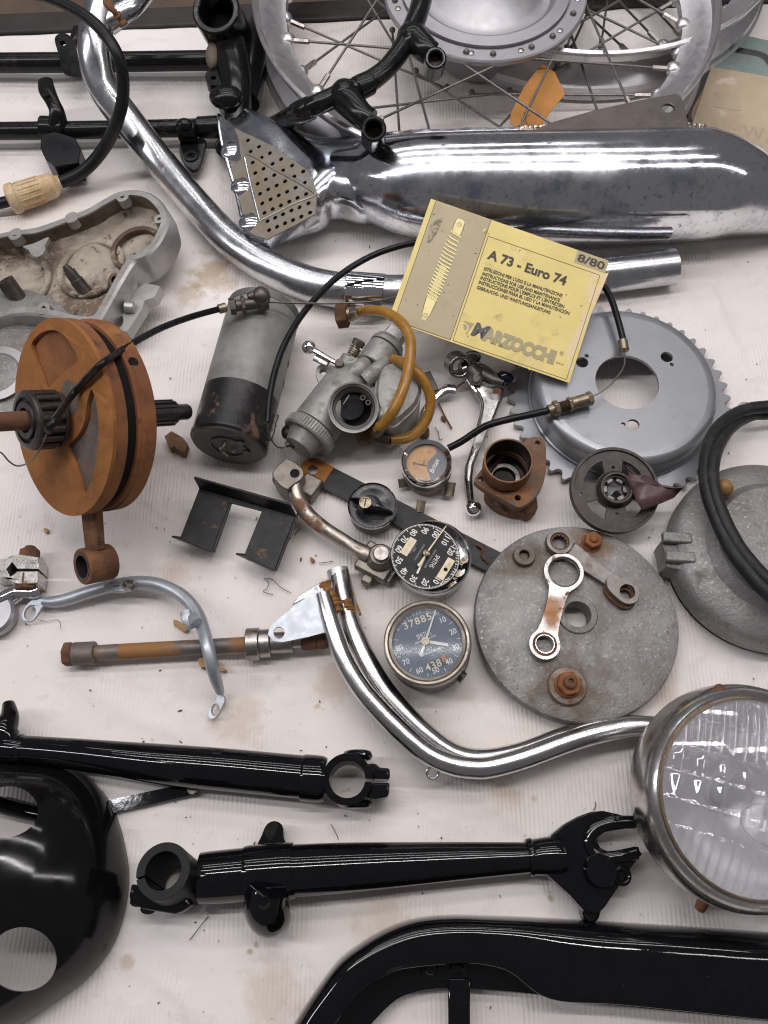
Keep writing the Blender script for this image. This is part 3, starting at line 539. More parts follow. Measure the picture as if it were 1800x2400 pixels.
hl = [(270,345),(340,385),(408,425),(478,463),(547,503),(617,540),(287,415),(356,453),(425,492),(490,533),(560,572),(626,610),(300,484),(368,523),(435,563),(503,602),(569,642),(635,682),(316,550),(382,590),(450,628),(516,667),(581,706),(650,740),(331,617),(397,653),(463,690),(529,729),(594,765),(660,798),(346,680),(412,715),(477,753),(543,785),(605,823),(360,740),(425,776),(490,808),(553,845),(374,800),(441,830),(503,865),(393,852),(453,887),(403,908)]
holes = []; u1, v1, _n = basis(n_)
for x, y in hl:
    c = pl(*CR(x, y)); holes.append([c+(u1*math.cos(k*.628)+v1*math.sin(k*.628))*.00235 for k in range(10)])
perf_m = mat('perforated_plate', (.33, .30, .25), .7, .38, .12, 40, .08, [((.24, .19, .13), 30, .46, .64, .5, .4), ((.46, .46, .47), 22, .58, .72, .28, 1)], (80, .1))
mb = MB(); mb.prism([pl(x, y) for x, y in outp], n_*-.0012, holes); pf = build(mb, 'perforated_plate', perf_m, t, sharp=30)
mb = MB(); mb.prism([pl(x, y)-n_*.0030 for x, y in outp], n_*-.002); build(mb, 'hole_shade_sheet', lining, t)  # black sheet added so the perforations look dark
mb = MB(); mb.loft([[pl(x, y)-n_*.0011 for x, y in outp], [pl(x, y)-n_*.012-(pl(x, y)-pl(640, 430))*-.01 for x, y in outp]], True, (False, False)); build(mb, 'plate_skirt', chrome_muf, t)
def crease(pts, r, m_=perf_m):
    mb = MB(); mb.tube([pl(*CR(*p))+n_*.0002 for p in pts], r, n=10, sub=4, flat=(1, .6)); build(mb, 'crease', m_, pf)
crease([(262, 425), (330, 455), (420, 515), (560, 590), (680, 665), (695, 690)], .0016)
crease([(340, 850), (440, 800), (560, 740), (690, 690)], .0016)
crease([(250, 455), (285, 620), (320, 760), (342, 850)], .0011, chrome)
for x, y in ((165, 400), (232, 625), (283, 850)):
    c = pl(*CR(x, y)); mb = MB(); mb.sphere(c-n_*.0025, .0125, 20, (1, 1, .45)); build(mb, 'scallop', chrome_muf, pf)
mb = MB(); mb.tube([pl(x, y)-n_*.0008 for x, y in [(512, 268), (514, 300), (521, 340), (532, 376), (542, 412), (552, 448), (560, 480), (570, 520), (590, 552), (622, 563)]], .0022, n=10); build(mb, 'mouth_edge', chrome, pf)
mb = MB(); mb.prism([pl(x, y)+n_*.0006 for x, y in [(515, 272), (548, 296), (561, 330), (566, 372), (553, 380), (536, 376), (522, 335)]], n_*-.001); build(mb, 'edge_lip', chrome, pf)
def on_top(x):                                                        # along the upper edge of the body
    for (a, b, c), (a2, b2, c2) in zip(st, st[1:]):
        if a <= x <= a2:
            k = (x-a)/(a2-a); y = b+(b2-b)*k; h = c+(c2-c)*k; return y-h, y, h
def seam(x, lift):
    y0_, y, h = on_top(x); z = .05
    for _ in range(4): r = h*S(x, y, z); z = r+.001
    c = P(x, y, z); ang = R(48); d = Vector((0, math.sin(ang), math.cos(ang))); return c+d*(r+lift)
mb = MB(); mb.tube([seam(x, .0006) for x in range(800, 1800, 18)], .0022, n=8, sub=2, rag=.18); build(mb, 'seam', chrome, t)
mb = MB(); mb.tube([seam(x, .0016)+Vector((0, random.uniform(-.0007, .0007), random.uniform(-.0008, .0008))) for x in range(1206, 1640, 5)], .0026, n=8, sub=2, rag=.22); build(mb, 'weld_bead', mat('weld_metal', (.42, .36, .30), .95, .3, .2, 200), t, jit=.0004)
mb = MB(); zb = .0955; mb.prism([P(x, y, zb) for x, y in [(1212, 318), (1300, 284), (1400, 256), (1500, 234), (1585, 219), (1596, 224), (1617, 300), (1612, 318)]], Vector((0, 0, -.003)), [cpx(1567, 253, 15, zb, 18)]); build(mb, 'mounting_plate', mat('brown_steel', (.145, .125, .115), .7, .45, .15, 60, .08, [((.10, .075, .06), 40, .5, .7, .6, .4)], (200, .1)), t, bevel=.0006)

# ------------------------------------------------------------------ rubber hose with filter
t = thing('fuel_hose', 'thick black rubber hose looping down to a clear amber filter', 'hose', at=P(250, 300, 0))
mb = MB(); mb.tube(T((-40, -30, .13, 13), (90, -12, .138, 13), (174, 22, .140, 13.5), (232, 65, .138, 14), (275, 127, .128, 14), (289, 199, .105, 14.5), (279, 271, .08, 14.5), (246, 344, .045, 14.5), (195, 401, .024, 14.5), (130, 432, .016, 14.5)), n=16, sub=8); build(mb, 'hose', rubber, t)
mb = MB(); mb.tube(T((34, 468, .015, 13), (-10, 478, .013, 13), (-60, 482, .013, 13)), n=16); build(mb, 'hose', rubber, t)
A, B = P(142, 428, .0165), P(18, 470, .0165); d = (B-A).normalized(); L_ = (B-A).length
mb = MB(); mb.tube([(A, .0075), (A+d*L_*.06, .0085), (A+d*L_*.12, .0118), (A+d*L_*.22, .0128), (A+d*L_*.55, .0134), (A+d*L_*.80, .0142), (A+d*L_*.82, .0155), (A+d*L_*.94, .0155), (A+d*L_*.97, .0135), (A+d*L_, .008)], n=28, sub=3); fl = build(mb, 'filter', filt, t)
mb = MB(); mb.tube([(A+d*L_*.2, .0095), (A+d*L_*.8, .0105)], n=28, sub=1); build(mb, 'filter_core', filt_in, fl)
u1, v1, _n = basis(d)
for k in range(16):
    a = 2*math.pi*k/16; o_ = (u1*math.cos(a)+v1*math.sin(a)); q = MB(); q.tube([A+d*L_*.36+o_*.0134, A+d*L_*.76+o_*.0140], .0006, n=6, sub=1); build(q, 'rib', filt, fl)

# ------------------------------------------------------------------ primary crankcase cover
n_ = Vector((-.16, -.02, .98)).normalized(); o_ = P(200, 600, .046)
CC = lambda x, y: PP(x*.33755, 400+y*.33755, o_, n_)
rim_o = [(-160, 470), (0, 437), (100, 415), (240, 398), (420, 338), (600, 268), (720, 200), (820, 150), (930, 138), (1040, 165), (1120, 235), (1157, 320), (1142, 405), (1085, 510), (1000, 592), (920, 632), (850, 735), (780, 862), (720, 972), (670, 1045), (600, 1052), (500, 1040), (400, 1012), (250, 985), (100, 992), (0, 1016), (-160, 1060)]
rim_i = [(-140, 505), (0, 465), (110, 445), (260, 428), (430, 368), (610, 300), (730, 232), (830, 182), (925, 168), (1015, 190), (1085, 255), (1118, 325), (1105, 395), (1050, 495), (975, 562), (895, 605), (815, 720), (745, 850), (685, 955), (645, 1008), (590, 1012), (500, 1000), (400, 975), (250, 948), (100, 955), (0, 980), (-140, 1020)]
t = thing('crankcase_cover', 'hollow alloy crankcase casting caked with dry oily dirt', 'crankcase', at=P(200, 600, 0))
po = catmull([CC(*p) for p in rim_o], 4, True); pi_ = catmull([CC(*p) for p in rim_i], 4, True)
ctr_ = sum(po, Vector())/len(po)
dep = -n_*.036
def flare(p, k, zz): return p+(p-ctr_).normalized()*k+n_*zz
mb = MB(); mb.loft([po, [p+(p-ctr_).normalized()*.0025-n_*.002 for p in po], [flare(p, .0035, -.020) for p in po], [flare(p, .001, -.034) for p in po], [flare(p, -.02, -.040) for p in po]], True, (False, True)); build(mb, 'outer_wall', alu, t)
mb = MB(); mb.loft([po, pi_, [p-n_*.016 for p in pi_], [p-n_*.030-(p-ctr_).normalized()*.004 for p in pi_]], True, (False, False)); build(mb, 'rim', dirt_alu, t)
mb = MB(); mb.loft([[p-n_*.0162-(p-ctr_).normalized()*.0003 for p in pi_], [p-n_*.026-(p-ctr_).normalized()*.006 for p in pi_], [p-n_*.0305-(p-ctr_).normalized()*.018 for p in pi_], [ctr_+(p-ctr_)*.3-n_*.032 for p in pi_]], True, (False, True)); build(mb, 'floor_crust', oily, t, sub=1, jit=.0012)
mb = MB(); mb.loft([[p-n_*.002-(p-ctr_).normalized()*.0002 for p in pi_], [p-n_*.018-(p-ctr_).normalized()*.0004 for p in pi_]], True, (False, False)); build(mb, 'inner_wall', mat('sooty_wall', (.17, .13, .095), .15, .7, .3, 40, .08, [((.085, .058, .04), 26, .46, .60, .65, .1), ((.30, .29, .28), 50, .62, .72, .55, .4)], (160, .6)), t)
for x, y, r in ((850, 180, 42), (495, 325, 44), (1105, 335, 36), (935, 585, 38), (300, 955, 46), (105, 440, 46), (632, 1035, 30)):
    c = CC(x, y)+n_*.0004; rr = (CC(x+r, y)-CC(x, y)).length; u1, v1, _n = basis(n_)
    ci = [c+(u1*math.cos(k*.3142)+v1*math.sin(k*.3142))*rr for k in range(20)]; hh = [c+(u1*math.cos(k*.6283)+v1*math.sin(k*.6283))*rr*.36 for k in range(10)]
    mb = MB(); mb.prism(ci, dep*.28, [hh]); b_ = build(mb, 'screw_boss', dirt_alu, t, bevel=.0004)
    mb = MB(); mb.prism([p-n_*.004 for p in hh], -n_*.001); build(mb, 'screw_hole', rust_plate, b_)
def post(x0, y0, x1, y1, r, m_, name='stud'):
    a, b = CC(x0, y0)-n_*.004, PP(x1*.33755, 400+y1*.33755, o_-n_*.030, n_); return a, b
a, b = post(435, 640, 600, 850, 1, None); mb = MB(); d = (b-a); mb.tube([(a, .0028), (a+d*.07, .0032), (a+d*.08, .0042), (a+d*.2, .0044), (a+d*.21, .0056), (a+d*.5, .0058), (a+d*.52, .0066), (b, .0068)], n=16, sub=1); build(mb, 'stud', dark_steel, t)
a, b = post(15, 740, 170, 950, 1, None); mb = MB(); d = (b-a); mb.ring((a, b), .0085, .0045, 20); build(mb, 'stud', dark_steel, t)
a, b = post(780, 725, 800, 790, 1, None); mb = MB(); mb.ring((a-n_*.004, b), .0072, .0045, 18); build(mb, 'dowel', rust_plate, t)
c = PP(960*.33755, 400+560*.33755, o_-n_*.028, n_); mb = MB(); mb.ring((c, c+n_*.006), .027, .0220, 40); build(mb, 'bearing_ring', mat('dirty_bearing', (.12, .075, .055), .3, .6, .3, 60, .08, [((.30, .25, .19), 60, .52, .66, .8, 0)]), t, bevel=.001)
for (x, y, r, h) in ((640, 690, .036, .006), (110, 800, .040, .006)):
    c = PP(x*.33755, 400+y*.33755, o_-n_*.0315, n_); mb = MB(); mb.ring((c, c+n_*h), r, r-.007, 40); build(mb, 'cast_ridge', oily, t, bevel=.002, jit=.0008)
cc_ = [CC(x, y)-n_*.003 for x, y in [(145, 510), (220, 490), (325, 445), (300, 500), (298, 540), (260, 580), (210, 575), (185, 535)]]
mb = MB(); mb.prism(catmull(cc_, 3, True), dep*.12); build(mb, 'web', dirt_alu, t, bevel=.0008)
# lug at lower right of casting
pts_ = [PP(x*.33755, 400+y*.33755, o_-n_*.022, n_) for x, y in [(730, 960), (880, 880), (1000, 780), (1110, 800), (1070, 880), (1005, 900), (985, 960), (940, 1030), (880, 1120), (760, 1080), (690, 1040)]]
mb = MB(); mb.prism(pts_, -n_*.012, [[PP((805+52*math.cos(k*.524))*.33755, 400+(1040+60*math.sin(k*.524))*.33755, o_-n_*.022, n_) for k in range(12)]]); lg = build(mb, 'mounting_lug', alu, t, bevel=.002)
a, b = PP(865*.33755, 400+945*.33755, o_-n_*.018, n_), PP(935*.33755, 400+952*.33755, o_-n_*.020, n_); mb = MB(); mb.cyl(a, b, .0055, n=16); build(mb, 'spigot', alu, lg, bevel=.001)
# a second round casting half hidden under it
t = thing('round_casting', 'grey round alloy casting half hidden below crankcase at left edge', 'casting', at=P(20, 860, 0))
mb = MB(); c = P(10, 840, 0); mb.lathe([(0, 0), (.072, 0), (.076, .004), (.074, .012), (.05, .018), (0, .020)], Matrix.Translation(c), n=64); build(mb, 'shell', cast_dirty, t)
mb = MB(); c = P(-5, 880, .016); mb.lathe([(.028, .0), (.030, .004), (.022, .005), (.018, .001)], Matrix.Translation(c), n=40); build(mb, 'boss', alu, t)

# ------------------------------------------------------------------ rusty crankshaft
a_ = Vector((-.666, -.42, .615)).normalized(); a_crank = a_.copy(); c0 = P(140, 981, .118); Rr = 231*S(140, 981, .118)
up_ = Vector((0, math.cos(TH), math.sin(TH))); yv = (up_-a_*up_.dot(a_)).normalized(); xv = yv.cross(a_)
CK = Matrix((xv, yv, a_)).transposed().to_4x4(); CK.translation = c0; CKi = CK.inverted()
t = thing('crankshaft', 'heavy rust orange crankshaft with twin flywheels and connecting rod', 'crankshaft', CK)
def cl(x, y): return CKi @ PP(x*.3075, 720+y*.3075, c0, a_)           # crop pixel -> flywheel face plane
def disc(z, r=Rr, n=72): return [Vector((r*math.cos(2*math.pi*i/n), r*math.sin(2*math.pi*i/n), z)) for i in range(n)]
pk1 = catmull([cl(*p) for p in [(238, 285), (300, 205), (385, 175), (470, 200), (540, 290), (590, 400), (520, 470), (420, 560), (350, 625), (310, 520), (265, 400)]], 4, True)
pk2 = catmull([cl(*p) for p in [(690, 632), (712, 660), (742, 800), (748, 980), (735, 1150), (700, 1300), (640, 1432), (600, 1310), (560, 1190), (512, 1060), (590, 980), (640, 880), (660, 740)]], 4, True)
for p in pk1+pk2: p.z = 0
mb = MB(); mb.loft([disc(-.0038), disc(-.0125), disc(-.0135, Rr-.0015)], True, (True, True)); fw = build(mb, 'flywheel', rust_rim, t, local=True)
mb = MB(); mb.prism(disc(-.0004), Vector((0, 0, -.0035)), [pk1, pk2]); build(mb, 'flywheel_face', rust, fw, local=True, bevel=.0012)
mb = MB(); mb.prism([p+Vector((0, 0, -.0036)) for p in pk2], Vector((0, 0, -.0004))); build(mb, 'pocket_floor', rust_plate, fw, local=True)
c1 = cl(530, 690); mb = MB(); mb.prism([Vector((c1.x+.0135*math.cos(k*.2618), c1.y+.0135*math.sin(k*.2618), .0001)) for k in range(24)], Vector((0, 0, -.002))); build(mb, 'crankpin_end', rust_plate, fw, local=True)
mb = MB(); mb.loft([disc(-.0222, Rr-.010), disc(-.0225, Rr-.002), disc(-.0235, Rr-.0012), disc(-.026, Rr-.0012), disc(-.0265, Rr), disc(-.0365, Rr-.0002), disc(-.038, Rr-.002)], True, (True, True)); fw2 = build(mb, 'flywheel', rust_rim, t, local=True)
mb = MB(); mb.cyl(Vector((0, 0, -.0140)), Vector((0, 0, -.0224)), Rr-.0050, n=72); build(mb, 'gap_shade', lining, fw2, local=True)  # black disc added so the narrow, deep gap reads as shade
mb = MB(); mb.cyl(Vector((Rr*.985*math.cos(R(28)), Rr*.985*math.sin(R(28)), -.0285)), Vector((Rr*1.001*math.cos(R(28)), Rr*1.001*math.sin(R(28)), -.0285)), .0038, n=16); build(mb, 'balance_hole', lining, fw2, local=True)
mb = MB(); mb.cyl(Vector((0, 0, -.012)), Vector((0, 0, -.024)), .055, n=32); build(mb, 'crank_web', lining, t, local=True)
# shaft with roller bearing
sh = CKi @ PP(20*.3075, 720+873*.3075, c0+a_*.075, a_)
mb = MB(); mb.lathe([(.0145, -.002), (.0145, .012), (.0072, .016), (.0072, .10), (.007, .18), (0, .18)], n=28); build(mb, 'shaft', rust_dark, t, local=True)
mb = MB(); mb.lathe([(.0, .003), (.021, .003), (.0225, .004), (.0225, .006), (.0190, .0065), (.0190, .0235), (.0225, .024), (.0225, .0265), (.0205, .0275), (.0175, .0275), (.0170, .025), (.0145, .025), (.0140, .028), (.0095, .028), (.0090, .024), (.0, .024)], n=48); br = build(mb, 'bearing', gasket, t, local=True)
for k in range(15):
    a = 2*math.pi*k/15; q = MB(); q.cyl(Vector((.0202*math.cos(a), .0202*math.sin(a), .0065)), Vector((.0202*math.cos(a), .0202*math.sin(a), .0238)), .0027, n=12); build(q, 'roller', gasket, br, local=True)
mb = MB(); mb.lathe([(.0, -.034), (.013, -.036), (.013, -.060), (.0100, -.062), (.0100, -.104), (.0070, -.105), (.0070, -.117), (.0060, -.119), (0, -.119)], n=28); sp = build(mb, 'splined_shaft', gasket, t, local=True)
for k in range(14):
    a = 2*math.pi*k/14; q = MB(); q.box(Matrix.Translation((.0103*math.cos(a), .0103*math.sin(a), -.084)) @ Matrix.Rotation(a, 4, 'Z'),   .0022, .0022, .036); build(q, 'spline', gasket, sp, local=True)
# connecting rod
zr = -.0180; e1 = CKi @ PP(226, 1322, c0+a_*(zr), a_); e1.z = zr; e0 = Vector((0, -.045, zr))
dr = (e1-e0).normalized(); nr = Vector((0, 0, 1)); sd = dr.cross(nr)
mb = MB()
mb.loft([[e0+sd*.0125-nr*.0042, e0+sd*.0125+nr*.0042, e0-sd*.0125+nr*.0042, e0-sd*.0125-nr*.0042], [e1-dr*.012+sd*.0098-nr*.0042, e1-dr*.012+sd*.0098+nr*.0042, e1-dr*.012-sd*.0098+nr*.0042, e1-dr*.012-sd*.0098-nr*.0042]])
cr = build(mb, 'connecting_rod', rust_dark, t, local=True, bevel=.002)
mb = MB(); mb.ring((e1-nr*.0125, e1+nr*.0125), .0148, .0102, 36); build(mb, 'small_end', rust_dark, cr, local=True, bevel=.0012)
mb = MB(); mb.ring((e1-nr*.0120, e1+nr*.0128), .0108, .0094, 30); build(mb, 'bush', gasket, cr, local=True)
mb = MB(); mb.prism([P(x, y, .009) for x, y in [(385, 1022), (402, 1010), (428, 1024), (440, 1040), (433, 1062), (420, 1058), (408, 1046), (398, 1052)]], Vector((0, 0, -.009))); build(mb, 'wooden_wedge', mat('brown_wood', (.20, .11, .05), 0, .75, .4, 120), label='small brown wooden wedge under the splined crankshaft end', cat='wedge', bevel=.0008, jit=.0004)

# ------------------------------------------------------------------ grey cylinder (dynamo body)
A, B = P(535, 1046, .0345), P(618, 735, .0345); d = (B-A).normalized(); L_ = (B-A).length; u1, v1, _n = basis(d)
t = thing('dynamo', 'grey cylindrical dynamo with flaking black painted end beside crankshaft', 'dynamo', at=Vector((A.x, A.y, 0)))
r = .0335
mb = MB(); mb.tube([(A+d*L_*.34, r), (A+d*L_*.36, r+.0004), (A+d*L_*.97, r+.0004), (A+d*L_*.975, r-.001)], n=64, sub=1); bd = build(mb, 'body', grey_paint, t)
mb = MB(); mb.tube([(A+d*.0012, r-.0006), (A+d*.003, r+.0008), (A+d*.006, r+.0008), (A+d*.008, r+.0001), (A+d*L_*.345, r+.0002)], n=64, sub=1); e_ = build(mb, 'painted_end', flaky, t)
mb = MB(); mb.lathe([(0, 0), (.014, 0), (.0145, -.0012), (.0165, -.0012), (.017, 0), (.0285, -.0002), (.0315, -.0004), (r-.001, .0012), (r-.0006, .004)], frame(A-d*.0002, d), 64); cp = build(mb, 'end_cap', mat('worn_grey_cap', (.045, .043, .042), 0, .4, .3, 30, .1, [((.12, .08, .06), 50, .6, .7, .6, None), ((.42, .33, .22), 90, .70, .73, .8, None)], (120, .4)), t)
M_ = frame(A-d*.0005, -d)
for x, y in ((.012, -.013), (-.004, -.016)):
    q = MB(); q.cyl(M_ @ Vector((x, y, -.002)), M_ @ Vector((x, y, .0012)), .0034, n=14); build(q, 'screw', dark_steel, cp)
for k in range(5):
    p0 = M_ @ Vector((-.010+.0045*k+random.uniform(-.002, .002), .004+random.uniform(-.008, .006), .0008)); q = MB(); q.tube([p0, p0+M_.to_3x3() @ Vector((random.uniform(-.005, .005), random.uniform(-.004, .004), .001)), p0+M_.to_3x3() @ Vector((random.uniform(-.007, .007), random.uniform(-.006, .002), .0004))], .0008, n=5, flat=(1.4, .4)); build(q, 'peeled_fibre', cream, cp)
mb = MB(); mb.tube([(B-d*.004, r+.0008), (B+d*.003, r+.0008), (B+d*.005, r-.004)], n=64, sub=1); build(mb, 'end_flange', mat('grey_flange', (.14, .14, .135), .3, .5), t)
for (x, y) in ((665, 852), (654, 897), (660, 906)):
    o_ = PP(x, y, A+_n*0+Vector((0, 0, .006)), Vector((.55, -.2, .8)).normalized()); rel = o_-A; ax_ = A+d*rel.dot(d); o2 = ax_+(o_-ax_).normalized()*(r+.0003)
    q = MB(); q.cyl(o2-(o2-ax_).normalized()*.002, o2+(o2-ax_).normalized()*.0004, .0032, n=14); build(q, 'screw', rust_dark, bd)
q = MB(); dd = PP(615, 1000, A+Vector((0, 0, .012)), Vector((.5, -.2, .8)).normalized()); ax_ = A+d*(dd-A).dot(d); o2 = ax_+(dd-ax_).normalized()*(r+.0005); q.tube([o2-d*.012, o2, o2+d*.014], .0028, n=8, flat=(1, .6), rag=.2); build(q, 'terminal', dark_steel, e_)

# ------------------------------------------------------------------ carburettor
K = lambda x, y: (420+x*.3858, 660+y*.3858)
def KP(x, y, z): return P(*K(x, y), z)
t = thing('carburettor', 'dull grey carburettor with amber fuel hoses and round open bore', 'carburettor', at=KP(1060, 800, 0))
a, b = KP(772, 950, .030), KP(1060, 590, .030); d = (b-a).normalized(); L_ = (b-a).length
mb = MB(); mb.tube([(a+d*.012, .0215), (a+d*.020, .0220), (a+d*.03, .0220), (b-d*.012, .0222), (b, .0175), (b+d*.012, .010)], n=36, sub=2); build(mb, 'mixing_chamber', zamak, t)
mb = MB(); mb.tube([(a-d*.001, .0225), (a+d*.0005, .0238), (a+d*.009, .0238), (a+d*.0105, .0226)], n=44, sub=1); kn = build(mb, 'knurled_ring', zamak, t)
u1, v1, _n = basis(d)
for k in range(56):
    an = 2*math.pi*k/56; o_ = (u1*math.cos(an)+v1*math.sin(an))*.0238; q = MB(); q.tube([a+d*.001+o_, a+d*.0085+o_], .0007, n=5, sub=1); build(q, 'knurl', zamak, kn)
mb = MB(); mb.tube([(a-d*.013, .010), (a-d*.012, .0135), (a-d*.006, .0155), (a, .0185), (a+d*.001, .019)], n=32, sub=1); cp = build(mb, 'chamber_cap', zamak, t)
q = MB(); aa = KP(672, 985, .030); q.cyl(aa, aa+(a-aa)*.6, .0052, n=6); q.cyl(aa-(a-aa)*.25, aa, .0026, n=10); build(q, 'cable_entry', dark_steel, cp, bevel=.0006)
q = MB(); q.sphere(KP(662, 915, .03), .0062, 14, (1, 1.2, .8)); build(q, 'stop_knob', rubber, cp)
# open bore
ax = Vector((-.03, -.42, .90)).normalized(); c0 = KP(1058, 765, .060); s_ = S(*K(1058, 765), .060)*.3858*1.06
mb = MB(); mb.lathe([(98*s_, -.048), (116*s_, -.030), (136*s_, -.010), (146*s_, -.005), (148*s_, -.0012), (145*s_, .0), (137*s_, -.0004), (135*s_, -.003), (124*s_, -.004), (121*s_, -.006), (96*s_, -.018), (92*s_, -.030), (0, -.031)], frame(c0, ax), 56); bo = build(mb, 'bore', zamak, t)
mb = MB(); mb.lathe([(95*s_, -.0185), (90*s_, -.0215), (0, -.0215)], frame(c0, ax), 32); build(mb, 'shaded_slide', lining, bo)  # slide blackened to give the bore its shaded depth
mb = MB(); mb.lathe([(124*s_, -.0038), (120*s_, -.0062)], frame(c0, ax), 48); build(mb, 'bore_ledge', dark_steel, bo)
Mf = frame(c0, ax)
q = MB(); q.lathe([(80*s_, -.019), (78*s_, -.0150), (0, -.0150)], Mf @ Tr(-22*s_, 18*s_, .0), 36); build(q, 'shaded_slide_face', satin, bo)  # dark disc set off-centre for the shaded side of the bore
for x, y in ((52, 62), (82, 34)):
    q = MB(); q.lathe([(16*s_, -.012), (16*s_, -.004), (9*s_, -.004), (8*s_, -.009), (0, -.009)], Mf @ Tr(x*s_, y*s_, -.004), 18); build(q, 'air_jet', dark_steel, bo)
q = MB(); q.tube([Mf @ Vector((-62*s_, 28*s_, -.010)), Mf @ Vector((-26*s_, 78*s_, -.008))], .0006, n=6, sub=1); build(q, 'needle_glint', bare_steel, bo)
# block, float bowl and neck
mb = MB(); mb.prism(catmull([KP(x, y, .040) for x, y in [(960, 620), (1000, 520), (1040, 440), (1110, 480), (1170, 410), (1215, 385), (1300, 440), (1300, 520), (1240, 620), (1180, 700), (1060, 690)]], 2, True), Vector((0, 0, -.034))); build(mb, 'body_block', zamak, t, bevel=.005, seg=3)
mb = MB(); q = catmull([KP(x, y, .052) for x, y in [(1215, 520), (1300, 470), (1390, 500), (1450, 580), (1470, 650), (1440, 740), (1360, 820), (1300, 860), (1230, 830), (1190, 700)]], 3, True); ce = sum(q, Vector())/len(q)
mb.loft([[p-Vector((0, 0, .046)) for p in q], [p-Vector((0, 0, .010)) for p in q], [p+(p-ce)*.03-Vector((0, 0, .0095)) for p in q], [p+(p-ce)*.03-Vector((0, 0, .006)) for p in q], [ce+(p-ce)*.97-Vector((0, 0, .0055)) for p in q], [ce+(p-ce)*.86 for p in q], [ce+(p-ce)*.5+Vector((0, 0, .002)) for p in q]]); fb = build(mb, 'float_bowl', zamak, t)
for (x0, y0, x1, y1, r_) in ((1130, 600, 1260, 490, .0075), (1060, 560, 1130, 500, .008), (1240, 790, 1215, 840, .006)):
    mb = MB(); mb.tube([(KP(x0, y0, .044), r_), (KP((x0+x1)/2, (y0+y1)/2, .047), r_), (KP(x1, y1, .044), r_*.9)], n=16); build(mb, 'cast_passage', zamak, t)
a, b = KP(1165, 520, .036), KP(1258, 400, .036); d = (b-a).normalized()
mb = MB(); mb.tube([(a, .0155), (b-d*.003, .0160)], n=28, sub=1); build(mb, 'filter_neck', zamak, t, bevel=.001)
mb = MB(); mb.tube([(b-d*.002, .0165), (b+d*.002, .0165), (b+d*.0025, .0150), (b+d*.006, .0145)], n=28, sub=1); nk = build(mb, 'neck_cap', zamak, t)
mb = MB(); mb.box(frame(b+d*.014, d, up=Vector((0, 0, 1))), .019, .012, .017); build(mb, 'square_head', mat('bare_alloy', (.5, .49, .47), .8, .4), nk, bevel=.0016)
a, b = KP(1050, 450, .036), KP(1083, 385, .042); d = (b-a).normalized()
mb = MB(); mb.tube([(a-d*.01, .0095), (a-d*.001, .0085)], n=20, sub=1); build(mb, 'screw_tower', zamak, t, bevel=.001)
mb = MB(); mb.tube([(a, .0035), (b, .0035)], n=12, sub=1); ss = build(mb, 'stop_screw', brass, t)
mb = MB(); u1, v1, _n = basis(d); mb.tube([a+d*(b-a).length*.75*k/40+(u1*math.cos(k*.7)+v1*math.sin(k*.7))*.0048 for k in range(41)], .0008, n=6, sub=2); build(mb, 'spring', brass, ss)
mb = MB(); mb.tube([(b-d*.001, .0058), (b+d*.004, .0062), (b+d*.005, .005)], n=16, sub=1); build(mb, 'screw_head', dark_steel, ss)
# flange ear and lever with ball
mb = MB(); o1 = [KP(x, y, .036) for x, y in [(830, 560), (838, 520), (870, 500), (920, 505), (980, 530), (1000, 600), (930, 660), (870, 660)]]; hc = KP(875, 548, .036)
mb.prism(catmull(o1, 3, True), Vector((0, 0, -.006)), [circle(hc, 23*S(*K(875, 548), .036)*.3858, 16)]); ea = build(mb, 'flange_ear', zamak, t, bevel=.001)
a, b = KP(788, 400, .046), KP(975, 505, .048); d = (b-a).normalized()
mb = MB(); mb.sphere(a, 43*.3858*S(*K(788, 400), .046), 24); lv = build(mb, 'lever_ball', chrome_clean, t)
mb = MB(); mb.tube([(a+d*.003, .0030), (a+d*.015, .0026), (b, .0022)], n=12, sub=2, flat=(1, .7)); mb.tube([(a+d*.008-Vector((0, .003, .004)), .0050), (a+d*.022-Vector((0, .003, .004)), .0042)], n=10, sub=1, flat=(1, .5)); build(mb, 'lever_rod', chrome_rusty, lv)
mb = MB(); mb.cyl(b+Vector((0, 0, -.01)), b+Vector((0, 0, .004)), .0042, n=6); build(mb, 'pivot_nut', dark_steel, lv)
# hoses
mb = MB(); mb.tube([(P(*K(x, y), z), .0048) for x, y, z in [(1095, 182, .040), (1160, 176, .052), (1250, 185, .064), (1345, 245, .074), (1400, 340, .078), (1402, 470, .076), (1370, 620, .073), (1310, 770, .066), (1240, 865, .054), (1200, 895, .046)]], n=16, sub=8); build(mb, 'fuel_hose', amber, t)
mb = MB(); mb.tube([(P(*K(x, y), z), .0047) for x, y, z in [(1300, 470, .050), (1370, 500, .058), (1450, 560, .058), (1510, 650, .050), (1528, 740, .042), (1490, 860, .032), (1400, 945, .026), (1285, 962, .026)]], n=16, sub=8); build(mb, 'fuel_hose', amber, t)
a, b = KP(965, 208, .030), KP(1025, 200, .032); d = (b-a).normalized(); mb = MB(); mb.cyl(a-d*.001, b, .0125, n=6); nu = build(mb, 'union_nut', rust_dark, t, bevel=.0012)
mb = MB(); mb.tube([(b-d*.001, .0070), (b+d*.004, .0068), (KP(1070, 190, .036), .0055), (KP(1100, 182, .040), .0042)], n=16, sub=2); build(mb, 'barb', brass, nu)
mb = MB(); mb.tube([KP(1080, 160, .044), KP(1072, 190, .048), KP(1082, 215, .036)], .0009, n=6); build(mb, 'hose_clip', bare_steel, nu)
a, b = KP(1120, 935, .020), KP(1170, 925, .024); d = (b-a).normalized(); mb = MB(); mb.cyl(a-d*.004, a+d*.007, .0095, n=6); mb.tube([(a+d*.006, .0085), (KP(1230, 890, .034), .0085)], n=16, sub=1); bj = build(mb, 'banjo_bolt', rust_dark, t, bevel=.001)
